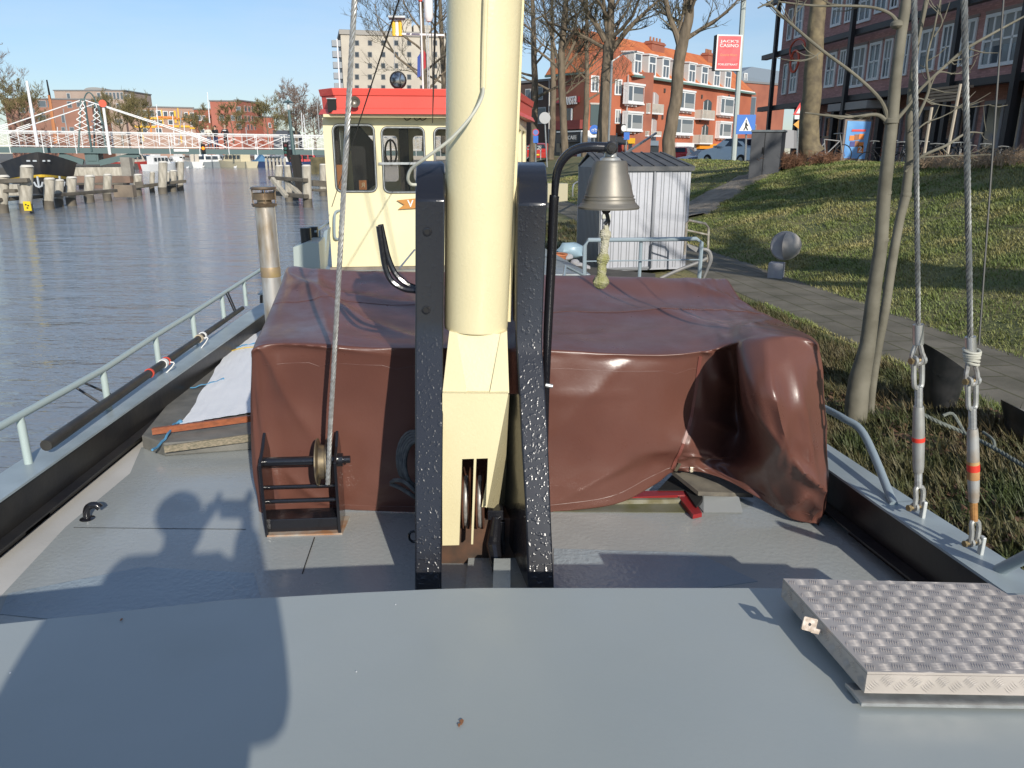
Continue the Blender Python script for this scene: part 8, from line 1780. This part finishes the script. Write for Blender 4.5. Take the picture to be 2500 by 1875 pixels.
# clutter near the shed: terracotta pot, blue bag, stones
mb=MB(); c=W(1362,632,10.4); mb.lathe(c,[(.0,-.04),(.09,-.04),(.12,.05),(.13,.05),(.13,.07),(.10,.06)],16); tag(mb.build('flower_pot',M('terracotta_pot',(.45,.16,.07),.8),smooth=True,auto=40),'wide orange terracotta pot left of the shed foot','pot')
mb=MB(); c=W(1392,612,11.0); mb.ball(c,.16,12,(1.2,.8,.7)); 
for i,v in enumerate(mb.v): p=V(v); d=p-c; mb.v[i]=tuple(c+d*(1+.35*noise.noise(p*9)))
tag(mb.build('plastic_bag',M('pale_blue_plastic',(.3,.42,.5),.4),smooth=True),'crumpled pale blue plastic bag beside the shed','bag')
for i,(x,y,s) in enumerate(((1403,640,.06),(1415,646,.05),(1428,652,.06),(1385,628,.07),(1372,625,.05),(1433,655,.035))):
    mb=MB(); c=W(x,y,10.6); mb.ball(c,s,10,(1.2,.9,.7)); 
    for j,v in enumerate(mb.v): p=V(v); mb.v[j]=tuple(c+(p-c)*(1+.4*noise.noise(p*12)))
    tag(mb.build('loose_stone',white if i==5 else stn,smooth=True),('small white object at the left foot of the shed' if i==5 else 'dark rounded stone in the row by the shed foot'),'stone','stones by the shed')
mb=MB(); P=[W(1355,648,10.2),W(1372,650,10),W(1450,676,8.6),W(1440,682,8.4)]; mb.prism([W(1350,645,9.5),W(1425,690,8.2),W(1600,690,8.2),W(1600,668,9.8),W(1440,652,11)],(0,0,-.12)); tag(mb.build('dark_boards',M('dark_boards',(.05,.045,.035),.8,col2=(.09,.08,.06),vs=5)),'dark landing boards between the boat and the shed','boards')
mb=MB(); P=W(1372,480,14); mb.box(P.x-.25,P.x+.1,14,14.3,P.z-.1,P.z+.22); tag(mb.build('cream_box',M('cream_box',(.5,.45,.3),.7)),'small cream box on the grass left of the shed','box')
tubething('bent_handrail',[(1398,480,14.5),(1399,455,14.5),(1408,445,14.6),(1440,432,15)],.015,galv,'thin bent grey handrail on the grass behind the shed','handrail')
# black tubs on the path
def tub(px,yt,wpx,Y,lab,hgt):
    c=W(px,yt,Y); r=wpx/2*Y/1900; mb=MB(); tilt=V((.34,-.0,1)).normalized(); mb.lathe(c-tilt*hgt,[(0,0),(r*.52,0),(r*.95,hgt*.9),(r,hgt*.92),(r*1.02,hgt),(r*.95,hgt),(r*.9,hgt*.85),(0,hgt*.8)],28,axis=tilt); tag(mb.build('black_tub',M('black_plastic_tub',(.015,.016,.017),.45,col2=(.03,.03,.03),vs=10),smooth=True,auto=40),lab,'tub','black plastic tubs')
def tubp(pts,Y,dY,lab):
    # bucket leaning: rim ellipse and base
    pass
def tubl(rim,base,Y,lab):
    (x0,y0),(x1,y1)=rim; (a0,b0),(a1,b1)=base; A=W(x0,y0,Y);B=W(x1,y1,Y);C=W(a0,b0,Y);D=W(a1,b1,Y); mb=MB(); n=24
    r1=(A-B).length/2; r0=(C-D).length/2; rings=[]
    for c_,h_,rd,sc_ in(((A+B)/2,(B-A)/2,r1,1.04),((A+B)/2+UP*-.03,(B-A)/2,r1,1.0),((C+D)/2,(D-C)/2,r0,1)):
        rings.append([c_+h_*sc_*math.cos(t)+V((0,1,0))*rd*sc_*math.sin(t) for t in [2*PI*i/n for i in range(n)]])
    inn=[(A+B)/2+UP*-.15+(B-A)/2*.8*math.cos(t)+V((0,1,0))*r1*.8*math.sin(t) for t in [2*PI*i/n for i in range(n)]]
    rings=[inn,[ (p-(A+B)/2)*.93+(A+B)/2 for p in rings[0]]]+rings
    vs_=[p for r in rings for p in r]; fs_=[(k*n+i,k*n+(i+1)%n,(k+1)*n+(i+1)%n,(k+1)*n+i) for k in range(len(rings)-1) for i in range(n)]+[tuple(range(n)),tuple((len(rings)-1)*n+i for i in range(n))]
    mb.add(vs_,fs_); tag(mb.build('black_tub',M('black_plastic_tub',(.018,.02,.021),.4,col2=(.04,.04,.04),vs=10),smooth=True,auto=40),lab,'tub','black plastic tubs')
tubl(((2252,836),(2350,906)),((2262,1000),(2322,1008)),5.15,'black tapered plastic tub with slanted rim between the two shrouds')
tubl(((2462,985),(2600,1050)),((2492,1180),(2580,1190)),4.5,'black tapered plastic tub cut off by the right edge')
# mooring rope lying over the bank
rp_=M('mooring_rope',(.20,.22,.19),.85,col2=(.12,.13,.11),vs=60)
rope3(smooth_pts([W(2255,1012,4.4),W(2290,1030,4.35),W(2350,1055,4.3),W(2420,1090,4.1),W(2520,1150,3.8)],4),.011,'mooring_rope',rp_,None,3,.08); tag(bpy.context.scene.objects['mooring_rope'],'grey green mooring rope stretched across the bank behind the shrouds','rope')
mb=MB(); mb.tube(smooth_pts([W(2302,1015,4.4),W(2325,1010,4.4),W(2345,1040,4.35),W(2355,1058,4.3)],4),.010,7); mb.tube(smooth_pts([W(2400,1055,4.3),W(2425,1075,4.2),W(2428,1100,4.15)],4),.009,7); tag(mb.build('rope_loop',rp_,smooth=True),'loose loop of the mooring rope beside the black tub','rope')
